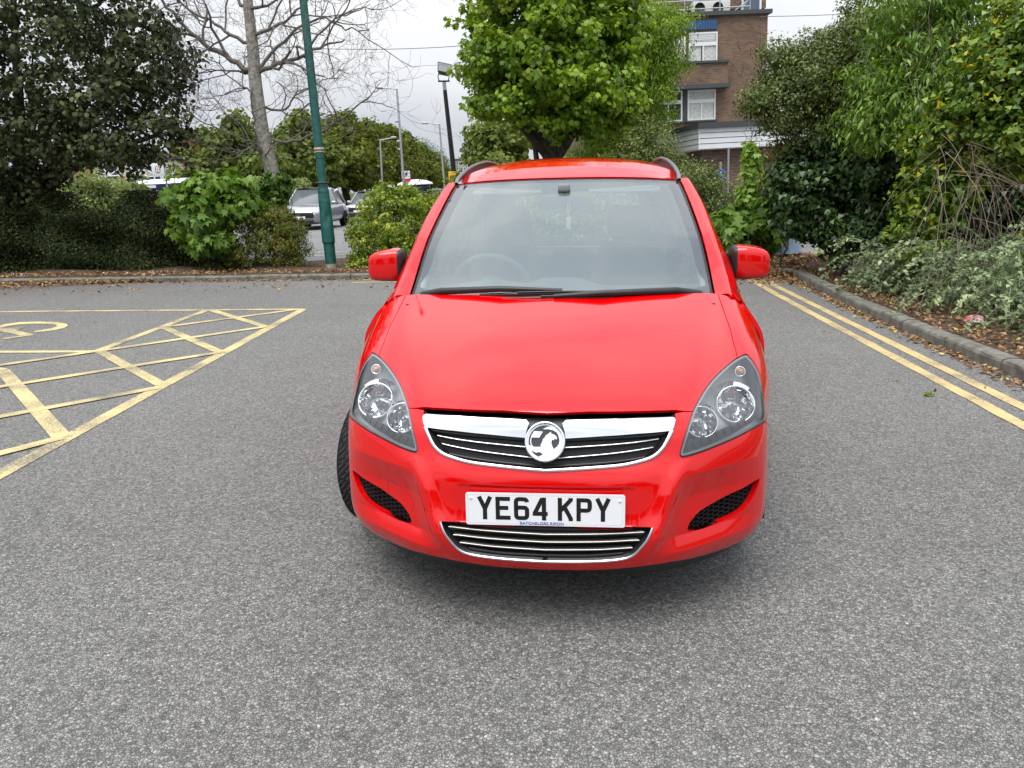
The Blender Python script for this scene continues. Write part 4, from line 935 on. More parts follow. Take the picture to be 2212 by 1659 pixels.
# mirrors
def mirror(s):
    # cap: sections along x; section outline in (y,z) as superellipse
    secs = [(.836, .075, .076, 1.106), (.85, .080, .079, 1.106), (.88, .083, .078, 1.105), (.92, .082, .075, 1.103), (.955, .078, .070, 1.101), (.975, .070, .062, 1.099), (.986, .058, .050, 1.098), (.992, .040, .034, 1.098), (.994, .015, .012, 1.098)]
    yc = 1.55; n = 28; vs = []
    for x, ry, rz, zc in secs:
        for k in range(n):
            w = 2*math.pi*k/n; c_, d_ = math.cos(w), math.sin(w); e = .45
            yy = abs(c_)**e*math.copysign(1, c_)*ry; z_ = abs(d_)**e*math.copysign(1, d_)*rz
            yy = yy*.8+(.015 if yy > 0 else 0); vs.append((s*x, yc-yy*.9, zc+z_+.006*(yy < 0)))
    m_ = len(secs); F_ = []; 
    for i in range(m_-1):
        for k in range(n):
            a, b = i*n+k, i*n+(k+1) % n; q = (a, b, b+n, a+n); F_.append(q[::-1] if s > 0 else q)
    up = []; dn = []
    for q in F_:
        kq = min(i_ % n for i_ in q) if max(i_ % n for i_ in q)-min(i_ % n for i_ in q) < 3 else 27; dn.append(q) if 17 <= kq <= 23 else up.append(q)
    def compact(F_):
        u_ = sorted(set(i_ for q in F_ for i_ in q)); mp_ = {a: i_ for i_, a in enumerate(u_)}; return [vs[i_] for i_ in u_], [tuple(mp_[i_] for i_ in q) for q in F_]
    sh = mk('mirror', *compact(up), M_red, car, True); mk('mirror_base', *compact(dn), M_black, sh, True)
    b = MB()
    # dark inner rim and arm
    rim = []
    for dx, k0 in ((0, 1.), (-.008, 1.), (-.03, .86), (-.035, .4)):
        for k in range(n):
            x, y, z = vs[k]; rim.append((s*(.838+dx), yc+(y-yc)*k0, 1.106+(z-1.106)*k0))
    b.add(rim, [((i*n+k, i*n+(k+1) % n, (i+1)*n+(k+1) % n, (i+1)*n+k)) for i in range(3) for k in range(n)], True)
    b.add(rim[-n:], [tuple(range(n))])
    b.tube([(s*.83, yc+.0, 1.075), (s*.80, yc-.03, 1.058), (s*.765, yc-.075, 1.045), (s*.735, yc-.11, 1.04)], [.036, .030, .028, .032], 12)
    b.prism([(1.32, 1.0), (1.55, 1.005), (1.55, 1.09), (1.50, 1.14)], .745, .760, Matrix(((0, 0, s, 0), (1, 0, 0, 0), (0, 1, 0, 0), (0, 0, 0, 1))))
    b.build('mirror_arm', M_black, sh)
    b = MB(); b.box((s*.915, yc+.062, 1.112), (.125, .004, .105), bev=.0018); b.build('mirror_glass', M_chrome, sh)
for s in (1, -1): mirror(s)
# roof rails
M_rail = mat('grey_rail', (.13, .13, .135), .4, spec=.5)
for s in (1, -1):
    P = cr_poly([(s*.583, 1.845, 1.502), (s*.588, 1.93, 1.530), (s*.591, 2.08, 1.556), (s*.592, 2.25, 1.582), (s*.590, 2.5, 1.612), (s*.587, 2.8, 1.638), (s*.583, 3.15, 1.655), (s*.58, 3.6, 1.650), (s*.576, 3.88, 1.622), (s*.573, 4.0, 1.60), (s*.572, 4.05, 1.58)], 6, False)
    b = MB(); n = 12; vs = []
    for i, p in enumerate(P):
        t_ = P[min(i+1, len(P)-1)]-P[max(i-1, 0)]; t_ /= np.linalg.norm(t_); a = np.array([1., 0, 0]); c_ = np.cross(t_, a)*1
        for k in range(n): w = 2*math.pi*k/n; vs.append(p+a*.0105*math.cos(w)+c_*.009*math.sin(w))
    b.add(vs, [(i*n+k, i*n+(k+1) % n, (i+1)*n+(k+1) % n, (i+1)*n+k) for i in range(len(P)-1) for k in range(n)], True)
    rl = b.build('roof_rail', M_rail, car)
    # infill web below the front end of the rail
    b = MB(); w_ = [(p[1], p[2]-.006) for p in P]; base = []
    for y, z in w_[::-1]:
        base.append((y, min(z-.002, float(rooff(.955, max(.004, (y-1.86)/(4.23-1.86)))[0][2])+.0)))
    b.prism(w_+base, .594, .600, Matrix(((0, 0, s, 0), (1, 0, 0, 0), (0, 1, 0, 0), (0, 0, 0, 1)))); b.build('rail_web', mat('rail_web_grey', (.045, .042, .042), .5), rl)
# aerial
b = MB(); b.tube([(.03, 3.9, 1.58), (.03, 3.93, 1.62), (.03, 4.05, 1.86)], [.010, .004, .0018], 6); b.build('aerial', M_black, car)
# wipers: (u,v) on the windscreen, lifted
def wl_(pts, h): 
    P = [wsf(a, b)[0] for a, b in pts]; Nn = [normals(wsf, np.array([a]), np.array([b]))[0] for a, b in pts]; return [p+n_*q for p, n_, q in zip(P, Nn, h if hasattr(h, '__len__') else [h]*len(P))]
def wiper(piv, elbow, mid, end, blade):
    b = MB(); b.tube(wl_([piv, elbow, mid, end], [.012, .030, .030, .020]), [.018, .016, .013, .009], 8); 
    b.tube(wl_([(piv[0], piv[1]-.0), (piv[0], piv[1]+.1)], [-.01, .02]), [.016, .016], 10); wo_ = b.build('wiper', M_black, car)
    b = MB(); b.tube(wl_(blade, [.010]*len(blade)), [.006]+[.009]*(len(blade)-2)+[.006], 6)
    b.tube(wl_(blade[1:-1], [.020]*(len(blade)-2)), .005, 6); b.build('wiper_blade', M_blackg, wo_)
wiper((-.90, .52), (-.76, .62), (-.36, .86), (.03, .86), [(-.50, .66), (-.25, .72), (.0, .78), (.3, .74), (.53, .66)])
wiper((.90, .50), (.74, .58), (.28, .46), (-.02, .36), [(-.35, .30), (-.1, .36), (.1, .40), (.35, .42)])
b = MB(); b.box((0, .965, .985), (1.30, .16, .03)); b.build('scuttle', M_black, car)
# tax disc style sticker omitted; small round sensor on the left edge
b = MB(); P = wl_([(-.985, 6.3)], .001)[0]; b.lathe([(.009, 0), (.009, .002), (.0001, .0022)], 14, frame_to(P, (0, -.5, .85))); b.build('pillar_plug', M_black, car)
# ---- cabin
b = MB(); n = 20
for i in range(1): pass
def dashf(u, v):
    u = np.atleast_1d(np.asarray(u, float)); v = np.atleast_1d(np.asarray(v, float)); y = .93+.09*np.abs(u)**2+v*.50; z = np.interp(v, [0, .5, .85, 1.], [.985, 1.02, 1.02, .93])+.035*np.exp(-((u+.5)/.22)**2)*np.interp(v, [0, .5, 1], [0, .8, 1.])+.045*np.exp(-(u/.22)**4)*np.interp(v, [0, .4, .75, 1], [0, .3, 1., .6]); return np.stack([u*.66, y, z], 1)
dash = panel('dashboard', car, M_dash, dashf, [(-1, 0), (1, 0), (1, 1), (-1, 1)], grid=(.07, .07), thick=0)
b = MB(); b.box((0, 1.46, .78), (1.3, .10, .42), bev=.03); b.build('dashboard_front', M_dash, dash)
sw = MB(); c_ = Vector((-.36, 1.50, .985)); fs_ = frame_to(c_, (0, .90, .43)); vs = []
ring = [fs_ @ Vector((.19*math.cos(t_), .19*math.sin(t_), 0)) for t_ in np.linspace(0, 2*math.pi, 41)]; sw.tube(ring, .016, 10); sw.tube([ring[0], c_, ring[20]], .018, 8); sw.tube([c_, ring[30]], .02, 8)
sw.lathe([(.07, -.02), (.07, .02), (.05, .035), (.001, .04)], 20, fs_); sw.build('steering_wheel', M_dash, car)
def seat(x, y, w=.50, zt=1.03, hr=True):
    b = MB(); b.box((x, y-.22, .60), (w, .52, .20), rot=(.12, 0, 0), bev=.06); b.build('seat_cushion', M_seat, car)
    vs = []; secs = [(.55, .5, .16, y+.02), (.75, .5, .15, y+.07), (.95, .46, .13, y+.13), (zt, .38, .10, y+.16), (zt+.035, .26, .05, y+.17)]
    n = 20
    for z, w_, t_, yy in secs:
        for k in range(n):
            a = 2*math.pi*k/n; e = .5; vs.append((x+w_*w/.5*.5*abs(math.cos(a))**e*math.copysign(1, math.cos(a)), yy+t_*.5*abs(math.sin(a))**e*math.copysign(1, math.sin(a)), z))
    F_ = [(i*n+k, i*n+(k+1) % n, (i+1)*n+(k+1) % n, (i+1)*n+k) for i in range(len(secs)-1) for k in range(n)]+[tuple(range(len(vs)-n, len(vs)))]
    sb = mk('seat_back', vs, F_, M_seat, car, True)
    if hr:
        b = MB(); b.box((x, y+.19, zt+.145), (.27, .10, .19), bev=.045); b.tube([(x-.06, y+.17, zt), (x-.06, y+.18, zt+.08)], .006, 6); b.tube([(x+.06, y+.17, zt), (x+.06, y+.18, zt+.08)], .006, 6); b.build('headrest', M_seat, sb)
for x in (-.36, .36): seat(x, 2.05, zt=1.13)
for x in (-.42, 0, .42): seat(x, 2.95, w=.40, zt=1.02, hr=(x != 0))
b = MB(); b.box((.0, 3.85, .80), (1.25, .7, .35)); b.build('load_floor', M_seat, car)
b = MB(); b.box((0, 4.25, .985), (1.2, .10, .02)); b.build('rear_shelf', M_trimgrey, car)
# inner pillar trims
for s in (1, -1):
    b = MB(); b.tube([wsf(s*.955, v)[0]-np.array([0, -.02, .022]) for v in np.linspace(1.2, 7.8, 10)], .017, 8); b.build('pillar_trim', M_trimgrey, car)
    b = MB(); b.tube([(s*.78, 2.32, 1.0), (s*.70, 2.30, 1.25), (s*.60, 2.27, 1.48)], [.05, .045, .05], 8); b.build('pillar_trim', M_trimgrey, car); b = MB(); b.tube([(s*.76, 3.36, 1.0), (s*.68, 3.35, 1.25), (s*.58, 3.33, 1.48)], [.06, .05, .05], 8); b.build('pillar_trim', M_trimgrey, car)
mb = MB(); mb.box((0, 1.62, 1.405), (.23, .02, .065), bev=.009); mb.tube([(0, 1.62, 1.43), (0, 1.60, 1.475)], .012, 8); mb.build('interior_mirror', M_dash, car)
mb = MB(); mb.box((0, 1.60, 1.472), (.06, .04, .04), bev=.012); mb.build('mirror_mount', mat('mount_grey', (.2, .2, .21), .7), car)
for s in (1, -1): mb = MB(); mb.box((s*.30, 1.80, 1.468), (.36, .16, .012), rot=(.25, 0, 0), bev=.005); mb.build('sun_visor', mat('visor_grey', (.22, .22, .23), .8), car)
fre = empty('air_freshener', (0, 0, 0), (0, 0, 0)); fre.location = (CAR_T[0]+.022+math.sin(CAR_YAW)*1.60, CAR_T[1]+math.cos(CAR_YAW)*1.60, 1.30)
tag(fre, 'pale yellow air freshener hanging on strings from the interior mirror of the red car', 'air freshener')
mb = MB(); mb.box((0, 0, 0), (.022, .005, .06), bev=.002); mb.build('scent_card', mat('pale_yellow', (.62, .60, .35), .6), fre)
mb = MB(); mb.tube([(-.006, 0, .10), (0, 0, .028)], .0012, 5); mb.tube([(.006, 0, .10), (0, 0, .028)], .0012, 5); mb.build('string', mat('cream_string', (.6, .58, .45), .8), fre)
# ------------------------------------------------------------------ buildings
def brick(name, c1, c2, mort, scale=1., rot=0):
    m, t, o = nodes(name); L = t.links.new; g = N(t, 'TexCoord'); b = N(t, 'BsdfPrincipled', Roughness=.9); b.inputs['Specular IOR Level'].default_value = .2
    sx = N(t, 'SeparateXYZ'); L(g.outputs['Object'], sx.inputs[0]); cb = N(t, 'CombineXYZ'); ad = N(t, 'Math', operation='ADD'); L(sx.outputs[0], ad.inputs[0]); L(sx.outputs[1], ad.inputs[1]); L(ad.outputs[0], cb.inputs[0]); L(sx.outputs[2], cb.inputs[1])
    bk = N(t, 'TexBrick'); bk.inputs['Scale'].default_value = 1/scale; bk.inputs['Brick Width'].default_value = .225; bk.inputs['Row Height'].default_value = .075; bk.inputs['Mortar Size'].default_value = .006; bk.inputs['Mortar Smooth'].default_value = .2
    bk.inputs['Color1'].default_value = (*c1, 1); bk.inputs['Color2'].default_value = (*c2, 1); bk.inputs['Mortar'].default_value = (*mort, 1); bk.inputs['Bias'].default_value = -.2
    L(cb.outputs[0], bk.inputs['Vector']); n1 = N(t, 'TexNoise', Scale=.8, Detail=5.); L(g.outputs['Object'], n1.inputs['Vector'])
    r_ = N(t, 'ValToRGB'); r_.color_ramp.elements[0].position = .3; r_.color_ramp.elements[0].color = (.75, .74, .74, 1); r_.color_ramp.elements[1].position = .7; r_.color_ramp.elements[1].color = (1.15, 1.1, 1.05, 1); L(n1.outputs['Fac'], r_.inputs[0])
    mx = N(t, 'Mix', data_type='RGBA', blend_type='MULTIPLY'); mx.inputs[0].default_value = 1; L(bk.outputs['Color'], mx.inputs[6]); L(r_.outputs[0], mx.inputs[7]); L(mx.outputs[2], b.inputs['Base Color'])
    bp = N(t, 'Bump', Strength=.5, Distance=.01); bp.invert = True; L(bk.outputs['Fac'], bp.inputs['Height']); L(bp.outputs[0], b.inputs['Normal']); L(b.outputs[0], o.inputs[0]); return m
M_brown = brick('brown_brick', (.21, .135, .095), (.125, .08, .06), (.24, .21, .17))
M_redb = brick('red_brick', (.40, .13, .07), (.28, .09, .05), (.30, .24, .19))
M_upvc = mat('white_plastic', (.75, .76, .76), .4); M_dglass = mat('dark_window_glass', (.03, .04, .05), .06, spec=.8); M_conc = mat('dark_concrete', (.06, .065, .07), .8)
M_curt = mat('net_curtain', (.55, .56, .53), .9, noise=.2, nscale=12); M_bluep = mat('blue_cladding', (.04, .12, .28), .5); M_galv = mat('galvanised_steel', (.42, .44, .46), .45, .6)
class Face:
    """local frame of a facade: x along it, z up, -y towards the viewer"""
    def __init__(s, u, v, Y, yaw, name, label, cat):
        s.P = Vector(at(u, v, Y)); s.P.z = 0
        # drop the base along the leaning vertical
        s.P.x = float(at(u, v, Y)[0])-LEAN*float(at(u, v, Y)[2])
        s.e = empty(name, s.P, (0, LEAN, yaw)); tag(s.e, label, cat)
        s.M = Matrix.Translation(s.P) @ Euler((0, LEAN, yaw)).to_matrix().to_4x4(); s.I = s.M.inverted()
    def L(s, u, v, y=0.):
        o = s.I @ Vector(EYE); d = (s.I.to_3x3() @ Vector(raydir(u, v))); k = (y-o.y)/d.y; p = o+d*k; return p.x, p.z
F1 = Face(1658, 100, 40, R(4), 'office_block', 'brown brick office block with white windows and roof railings behind the trees', 'building')
B1 = F1.e
x1, _ = F1.L(1658, 60); x0 = F1.L(1290, 60)[0]; _, zt = F1.L(1600, 32)
def fbox(mb, u0, v0, u1, v1, y0, y1, F=F1, bev=0):
    xa, za = F.L(u0, v1, y0); xb, zb_ = F.L(u1, v0, y0); mb.box(((xa+xb)/2, (y0+y1)/2, (za+zb_)/2), (abs(xb-xa), abs(y1-y0), abs(zb_-za)), bev=bev)
mb = MB(); mb.box(((x0+x1)/2, 6, zt/2), (x1-x0, 12, zt)); wall = mb.build('wall', M_brown, B1)
mb = MB(); mb.box(((x0+x1)/2, 5.9, zt+.09), (x1-x0+.3, 12.2, .18)); mb.build('parapet', M_conc, B1)
# bay and its canopy
xb0 = F1.L(1380, 150)[0]; xb1 = F1.L(1567, 150)[0]; zb0 = F1.L(1500, 186)[1]; zb1 = F1.L(1520, 139)[1]
mb = MB(); mb.box(((xb0+xb1)/2, -.20, (zb0+zb1)/2), (xb1-xb0, .40, zb1-zb0)); mb.build('wall_bay', M_brown, B1)
mb = MB(); mb.box(((xb0+xb1)/2, -.25, zb1+.05), (xb1-xb0, .5, .10)); mb.box(((xb0+xb1)/2, -.35, zb0-.09), (xb1-xb0+.05, .75, .18)); mb.build('canopy', M_conc, B1)
mb = MB(); fbox(mb, 1405, 193, 1480, 266, -.06, .0); fbox(mb, 1474, 193, 1486, 264, -.12, -.06); mb.build('pier', M_conc, B1)
mb = MB(); fbox(mb, 1400, 42, 1549, 68, -.10, -.002); cl = mb.build('blue_panel', M_bluep, B1)
mb = MB()
for i in range(26): 
    xa = F1.L(1400+i*5.8, 55)[0]; za, zc = F1.L(1480, 67)[1], F1.L(1480, 43)[1]; mb.box((xa, -.115, (za+zc)/2), (.03, .03, zc-za))
mb.build('panel_ribs', mat('blue_cladding_dark', (.02, .06, .15), .5), cl)['kind'] = 'stuff'
def bwin(u0, v0, u1, v1, curtain=True, y=-.02, louv=False, F=F1, parent=None, split=.37):
    p = parent or F.e; xa, za = F.L(u0, v1, y); xb, zb_ = F.L(u1, v0, y); w, h = xb-xa, zb_-za; fr = .07
    mb = MB(); mb.box(((xa+xb)/2, y-.02, (za+zb_)/2), (w-.04, .02, h-.04)); win = mb.build('window', M_dglass, p)
    mb = MB(); zs = zb_-h*split
    for c_, d_ in (((xa+fr/2, zs*0+(za+zb_)/2), (fr, h)), ((xb-fr/2, (za+zb_)/2), (fr, h))): mb.box((c_[0], y-.05, c_[1]), (d_[0], .09, d_[1]))
    for z_, hh in ((za+fr/2, fr), (zb_-fr/2, fr), (zs, fr*2.4)): mb.box(((xa+xb)/2, y-.052, z_), (w-2*fr, .088, hh))
    mb.box(((xa+xb)/2, y-.05, (za+fr+zs-fr*1.2)/2), (fr*.9, .08, zs-za-fr*2.2)); mb.build('window_frame', M_upvc, win)
    if louv:
        mb = MB()
        for k in range(4): mb.box(((xa+xb)/2, y-.07, zs+.16+k*(h*split-.22)/4), (w-.2, .03, .09), rot=(.5, 0, 0))
        mb.build('louvre', M_upvc, win)
    if curtain:
        n = 40; vs = []
        for i in range(n+1):
            xx = xa+.08+(w-.16)*i/n; yy = y-.035+.004*math.sin(i*1.9)
            vs += [(xx, yy, za+.06), (xx, yy, zb_-.06)]
        fs = [(2*i, 2*i+2, 2*i+3, 2*i+1) for i in range(n) if not (n*.42 < i < n*.5 and curtain != 2)]
        mk('curtain', vs, fs, M_curt, win)
    mb = MB(); mb.box(((xa+xb)/2, y-.10, za-.05), (w+.15, .24, .07)); mb.build('window_sill', M_conc, win)
bwin(1487, 69, 1549, 139, louv=True); bwin(1484, 193, 1545, 261, curtain=2, y=-.03); bwin(1412, 196, 1473, 265, curtain=False, y=-.03)
bwin(1420, 69, 1480, 139, curtain=True)
bwin(1340, 196, 1400, 265, curtain=True, y=-.03)
# plant room and roof things
mb = MB(); fbox(mb, 1300, -70, 1657, 31, 2.5, 9); mb.build('roof_room', M_brown, B1)
mb = MB(); xd, zd = F1.L(1605, 30, 2.4); xe, ze = F1.L(1640, -15, 2.4); mb.box(((xd+xe)/2, 2.42, (zd+ze)/2), (xe-xd, .1, ze-zd)); rd = mb.build('roof_door', mat('grey_blue_door', (.09, .12, .17), .5), B1)
mb = MB(); mb.box((xe+.05, 2.38, (zd+ze)/2), (.10, .16, ze-zd)); mb.box((xd-.05, 2.38, (zd+ze)/2), (.06, .16, ze-zd)); mb.box(((xd+xe)/2, 2.39, ze+.02), (xe-xd+.2, .14, .08)); mb.build('door_frame', M_upvc, rd)
mb = MB(); 
za = zt+.18
def Lx(u, v=20): return F1.L(u, v, .5)[0]
for zz_ in (F1.L(1500, 18, .5)[1], F1.L(1560, -3, .5)[1]): mb.tube([(Lx(1340), .5, zz_-.1), (Lx(1620), .5, zz_)], .03, 6)
for u in (1412, 1479, 1555, 1620): mb.tube([(Lx(u), .5, za), (Lx(u), .5, F1.L(u, -3, .5)[1]+.05)], .03, 6)
mb.tube([(Lx(1580), .5, za), (Lx(1620), .5, F1.L(1620, -3, .5)[1])], .022, 6); mb.tube([(Lx(1598), .5, za), (Lx(1625), .5, za+.9)], .022, 6)
mb.build('railing', M_galv, B1)
for u in (1508, 1548):
    xa = Lx(u); mb = MB(); mb.box((xa+.45, 1.4, za+.42), (.95, .35, .72), bev=.02); ac = mb.build('air_conditioner', mat('cream_metal', (.6, .6, .56), .5), B1)
    mb = MB(); f_ = Matrix.Translation((xa+.30, 1.2, za+.42)) @ Matrix.Rotation(R(90), 4, 'X'); mb.lathe([(.26, .0), (.26, .03), (.22, .03), (.22, .01), (.001, .01)], 24, f_); mb.build('fan_grille', M_black, ac)
# lower right extension of the office block
F1b = F1; xr0 = F1.L(1657, 230)[0]; _, zr = F1.L(1690, 200)
mb = MB(); mb.box((xr0+5, 6.5, zr/2), (10, 11, zr)); mb.build('wall_extension', M_brown, B1)
bwin(1672, 213, 1696, 242, curtain=2, y=.98)
# low building with white boarding
F2 = Face(1513, 300, 20, R(5), 'low_building', 'low brown brick building with white boarded fascia behind the bushes', 'building'); B2 = F2.e
xw = F2.L(1513, 300)[0]; zf0 = F2.L(1513, 324)[1]; zf1 = F2.L(1513, 277)[1]
dep = 9.
mb = MB(); mb.box((xw+5.1, dep/2+.1, zf0/2), (10, dep-.2, zf0)); mb.build('wall', M_brown if False else brick('brown_brick_near', (.20, .135, .10), (.13, .085, .07), (.27, .24, .21)), B2)
M_board = mat('white_boarding', (.72, .74, .76), .45, noise=.04, nscale=3)
nb = 4; hb = (zf1-zf0)/nb
for face in (0, 1):
    mb = MB()
    for k in range(nb):
        z0_ = zf0+k*hb; pr = [(0, z0_+.012), (-.028, z0_+.02), (-.02, z0_+hb)]
        if face == 0: vs = [(x_, y_-.04, z_) for x_ in (xw-.04, xw+10) for y_, z_ in pr]; mb.add(vs, [(0, 3, 4, 1), (1, 4, 5, 2)])
        else: vs = [(xw-.04+y_, x_, z_) for x_ in (-.05, dep+2) for y_, z_ in pr]; mb.add(vs, [(0, 1, 4, 3), (1, 2, 5, 4)])
        mb.box((xw+5, -.0, z0_+.006), (10, .06, .010)) if face == 0 else mb.box((xw, dep/2, z0_+.006), (.06, dep, .010))
    if face: mb.box((xw-.055, -.06, (zf0+zf1)/2), (.03, .03, zf1-zf0))
    mb.build('fascia', M_board, B2)
mb = MB(); mb.box((xw+5, dep/2, zf1+.06), (10.2, dep+.3, .12)); mb.build('roof_edge', M_conc, B2)
mb = MB(); xp = F2.L(1572, 330)[0]; mb.tube([(xp, -.05, 0), (xp, -.05, zf0)], .028, 8); mb.build('downpipe', mat('grey_pipe', (.30, .31, .32), .6), B2)
# blue sign half hidden by the bush
p = at(1562, 381, 17.5); se = empty('parking_sign', (p[0], p[1], 0), (0, LEAN, R(25))); tag(se, 'small blue sign with white lettering in the bush before the low building', 'sign')
mb = MB(); mb.tube([(0, .03, 0), (0, .03, p[2]+.3)], .025, 8); mb.build('post', M_galv, se); mb = MB(); mb.box((0, 0, p[2]), (.14, .02, .30), bev=.008); sp_ = mb.build('sign_panel', mat('sign_blue', (.01, .12, .55), .4), se)
mb = MB(); f_ = Matrix.Translation((0, -.0115, p[2])) @ Matrix.Rotation(R(90), 4, 'X')
for k, z_ in enumerate((.07, .03, -.03, -.07)): mb.prism([(-.04+.01*(k % 2), z_), (.03, z_), (.03-.01*(k % 3), z_+.022), (-.035, z_+.022)], 0, .002, f_)
mb.build('sign_lettering', M_upvc, sp_)
# red brick building far left, with arched white windows
F3 = Face(400, 330, 46, R(-3), 'red_brick_house', 'red brick building with arched white windows seen below the dark tree', 'building'); B3 = F3.e
xa = F3.L(-200, 330)[0]; xb = F3.L(393, 330)[0]; z1 = F3.L(390, 343)[1]
mb = MB(); mb.box(((xa+xb)/2, 5, z1/2), (xb-xa, 10, z1)); mb.build('wall', M_redb, B3)
mb = MB(); mb.box(((xa+xb)/2, 5, z1+.06), (xb-xa+.3, 10.3, .15)); mb.build('roof_edge', M_conc, B3)
xc, zc = F3.L(372, 338); mb = MB(); mb.box((xc, 1.5, z1+.5), (1.2, 1.2, 1.1)); mb.build('chimney', M_redb, B3)
M_stone = mat('pale_stone', (.5, .46, .38), .8)
for uc in (-10, 100, 133, 240, 300, 345, 378):
    xc, zb_ = F3.L(uc, 402, -.02); _, zt_ = F3.L(uc, 372, -.02); r_ = .62
    pts = [(xc-r_, zb_-1.5), (xc+r_, zb_-1.5)]+[(xc+r_*math.cos(R(a)), zt_-.2+r_*math.sin(R(a))) for a in range(0, 181, 20)]
    M_ = Matrix(((1, 0, 0, 0), (0, 0, 1, 0), (0, 1, 0, 0), (0, 0, 0, 1))); mb = MB(); mb.prism(pts, -.04, -.01, M_); wn = mb.build('window', M_dglass, B3)
    mb = MB()
    for a in range(0, 181, 30): mb.box((xc+.5*r_*math.cos(R(a)), -.06, zt_-.2+.5*r_*math.sin(R(a))), (r_, .04, .05), rot=(0, -R(a), 0))
    for dx in (-r_, -.2, .2, r_): mb.box((xc+dx*.98, -.07, (zb_-1.5+zt_-.2)/2), (.07, .05, zt_-.2-zb_+1.5))
    for dz in (0, .5, 1.): mb.box((xc, -.075, zb_-1.5+(zt_-zb_+1.3)*dz), (2*r_, .05, .07))
    mb.build('window_frame', M_upvc, wn)
    mb = MB(); q = []
    for a in np.linspace(0, 180, 13):
        for rr in (r_+.02, r_+.28): q.append((xc+rr*math.cos(R(a)), -.045, zt_-.2+rr*math.sin(R(a))))
    mb.add(q, [(2*i, 2*i+1, 2*i+3, 2*i+2) for i in range(12)]); mb.build('arch', M_stone, wn)
# beige flats far away
F4 = Face(980, 380, 130, R(2), 'beige_flats', 'pale beige block of flats far away beside the black floodlight pole', 'building'); B4 = F4.e
xa = F4.L(978, 380)[0]; xb = F4.L(1060, 380)[0]; z1 = F4.L(990, 346)[1]
mb = MB(); mb.box(((xa+xb)/2, 5, z1/2), (xb-xa, 10, z1)); mb.build('wall', mat('beige_render', (.48, .40, .25), .9), B4)
mb = MB(); mb.box(((xa+xb)/2, 5, z1+.1), (xb-xa+.4, 10.4, .25)); mb.build('roof', M_conc, B4)
for j, v in enumerate((353, 365, 377)):
    for u in (985.5, 995.5, 1006, 1016):
        xc, zc = F4.L(u, v, -.02); mb = MB(); mb.box((xc, -.03, zc), (.34*1.6, .05, .34*1.6)); w_ = mb.build('window', M_dglass, B4); mb = MB()
        for dx in (-.3, 0, .3): mb.box((xc+dx, -.07, zc), (.07, .04, .66))
        for dz in (-.3, .3): mb.box((xc, -.075, zc+dz), (.66, .04, .07))
        mb.build('window_frame', M_upvc, w_)
# ------------------------------------------------------------------ posts
M_green = mat('green_post_paint', (.006, .085, .072), .42, noise=.25, nscale=10, coat=.25)
b0 = gnd(717, 588); tp_ = at(655, 0, b0[1]+.1); dirv = np.array(tp_)-b0; dirv /= dirv[2]
gp = empty('lamp_post', b0); tag(gp, 'leaning green lamp post with a dented sleeve at the gap in the hedge', 'lamp post')
def gz(v): # height on the post axis for image row v
    lo, hi = 0., 12.
    for _ in range(40):
        m_ = (lo+hi)/2; q = b0+dirv*m_-EYE; vv = 829.5+FPX*(q@DN)/(q@FW)
        if vv > v: lo = m_
        else: hi = m_
    return lo
def pp(z): return tuple(dirv*z)
pxm = lambda v, w: w/2*((b0+dirv*gz(v)-EYE)@FW)/FPX
mb = MB(); mb.tube([pp(gz(342)), pp(9.2)], [pxm(342, 19.5), .045], 20); mb.tube([pp(-.05), pp(gz(524))], [pxm(580, 23.5)]*2, 24); pole = mb.build('pole', M_green, gp)
mb = MB(); prof = [(526, 25), (525, 27.5), (515, 27.5), (480, 26.8), (455, 26), (436, 25), (434, 26), (433, 25), (417, 23.5), (413, 24), (408, 21.5), (398, 20), (394, 18.5), (343, 18.5)]
zs = []; vs = []; n = 40
for v, w in prof: zs.append((gz(v), pxm(v, w)))
Z = np.linspace(zs[0][0], zs[-1][0], 70); Rr = np.interp(Z, [a for a, b in zs], [b for a, b in zs]); Z = np.concatenate([[zs[0][0]], Z]); Rr = np.concatenate([[.06], Rr])
za_, zb2 = gz(500), gz(440)
for z_, r_ in zip(Z, Rr):
    for k in range(n):
        w = 2*math.pi*k/n; dent = 0
        for cz, cw, am in ((gz(465), -.9, .022), (gz(478), -1.5, .014), (gz(455), -2.1, .010)):
            dw = (w-(cw % (2*math.pi))+math.pi) % (2*math.pi)-math.pi; dent += am*math.exp(-((z_-cz)/.07)**2-(dw/.45)**2)
        q = np.array(pp(z_)); vs.append(q+np.array([math.cos(w), math.sin(w), 0])*(r_-dent))
mb.add(vs, [(i*n+k, i*n+(k+1) % n, (i+1)*n+(k+1) % n, (i+1)*n+k) for i in range(len(Z)-1) for k in range(n)], True); mb.build('sleeve', M_green, gp)
mb = MB(); mb.tube([pp(gz(395)), pp(gz(393.5))], pxm(394, 31), 24); mb.build('collar', mat('rusty_grey', (.16, .13, .11), .8), gp)
mb = MB(); mb.tube([pp(gz(329)), pp(gz(319))], pxm(325, 21.5), 20); mb.build('tape_remnant', mat('torn_tape', (.55, .47, .35), .8, noise=.3, nscale=40), gp)
mb = MB(); mb.tube([pp(gz(325.5)), pp(gz(323.5))], pxm(325, 24), 20); mb.build('strap', M_black, gp)
mb = MB(); mb.tube([pp(-.05), pp(.10), pp(.16)], [pxm(580, 24.4), pxm(580, 24.4), pxm(580, 23.8)], 24); mb.build('concrete_foot', mat('bare_metal_foot', (.25, .23, .2), .9, noise=.3, nscale=20), gp)
mb = MB(); q = np.array(pp(9.2)); mb.tube([q, q+[0, -.4, .25], q+[0, -1.2, .35]], .03, 8); mb.box(q+[0, -1.5, .34], (.2, .7, .12), bev=.04); mb.build('lamp_head', M_galv, gp)
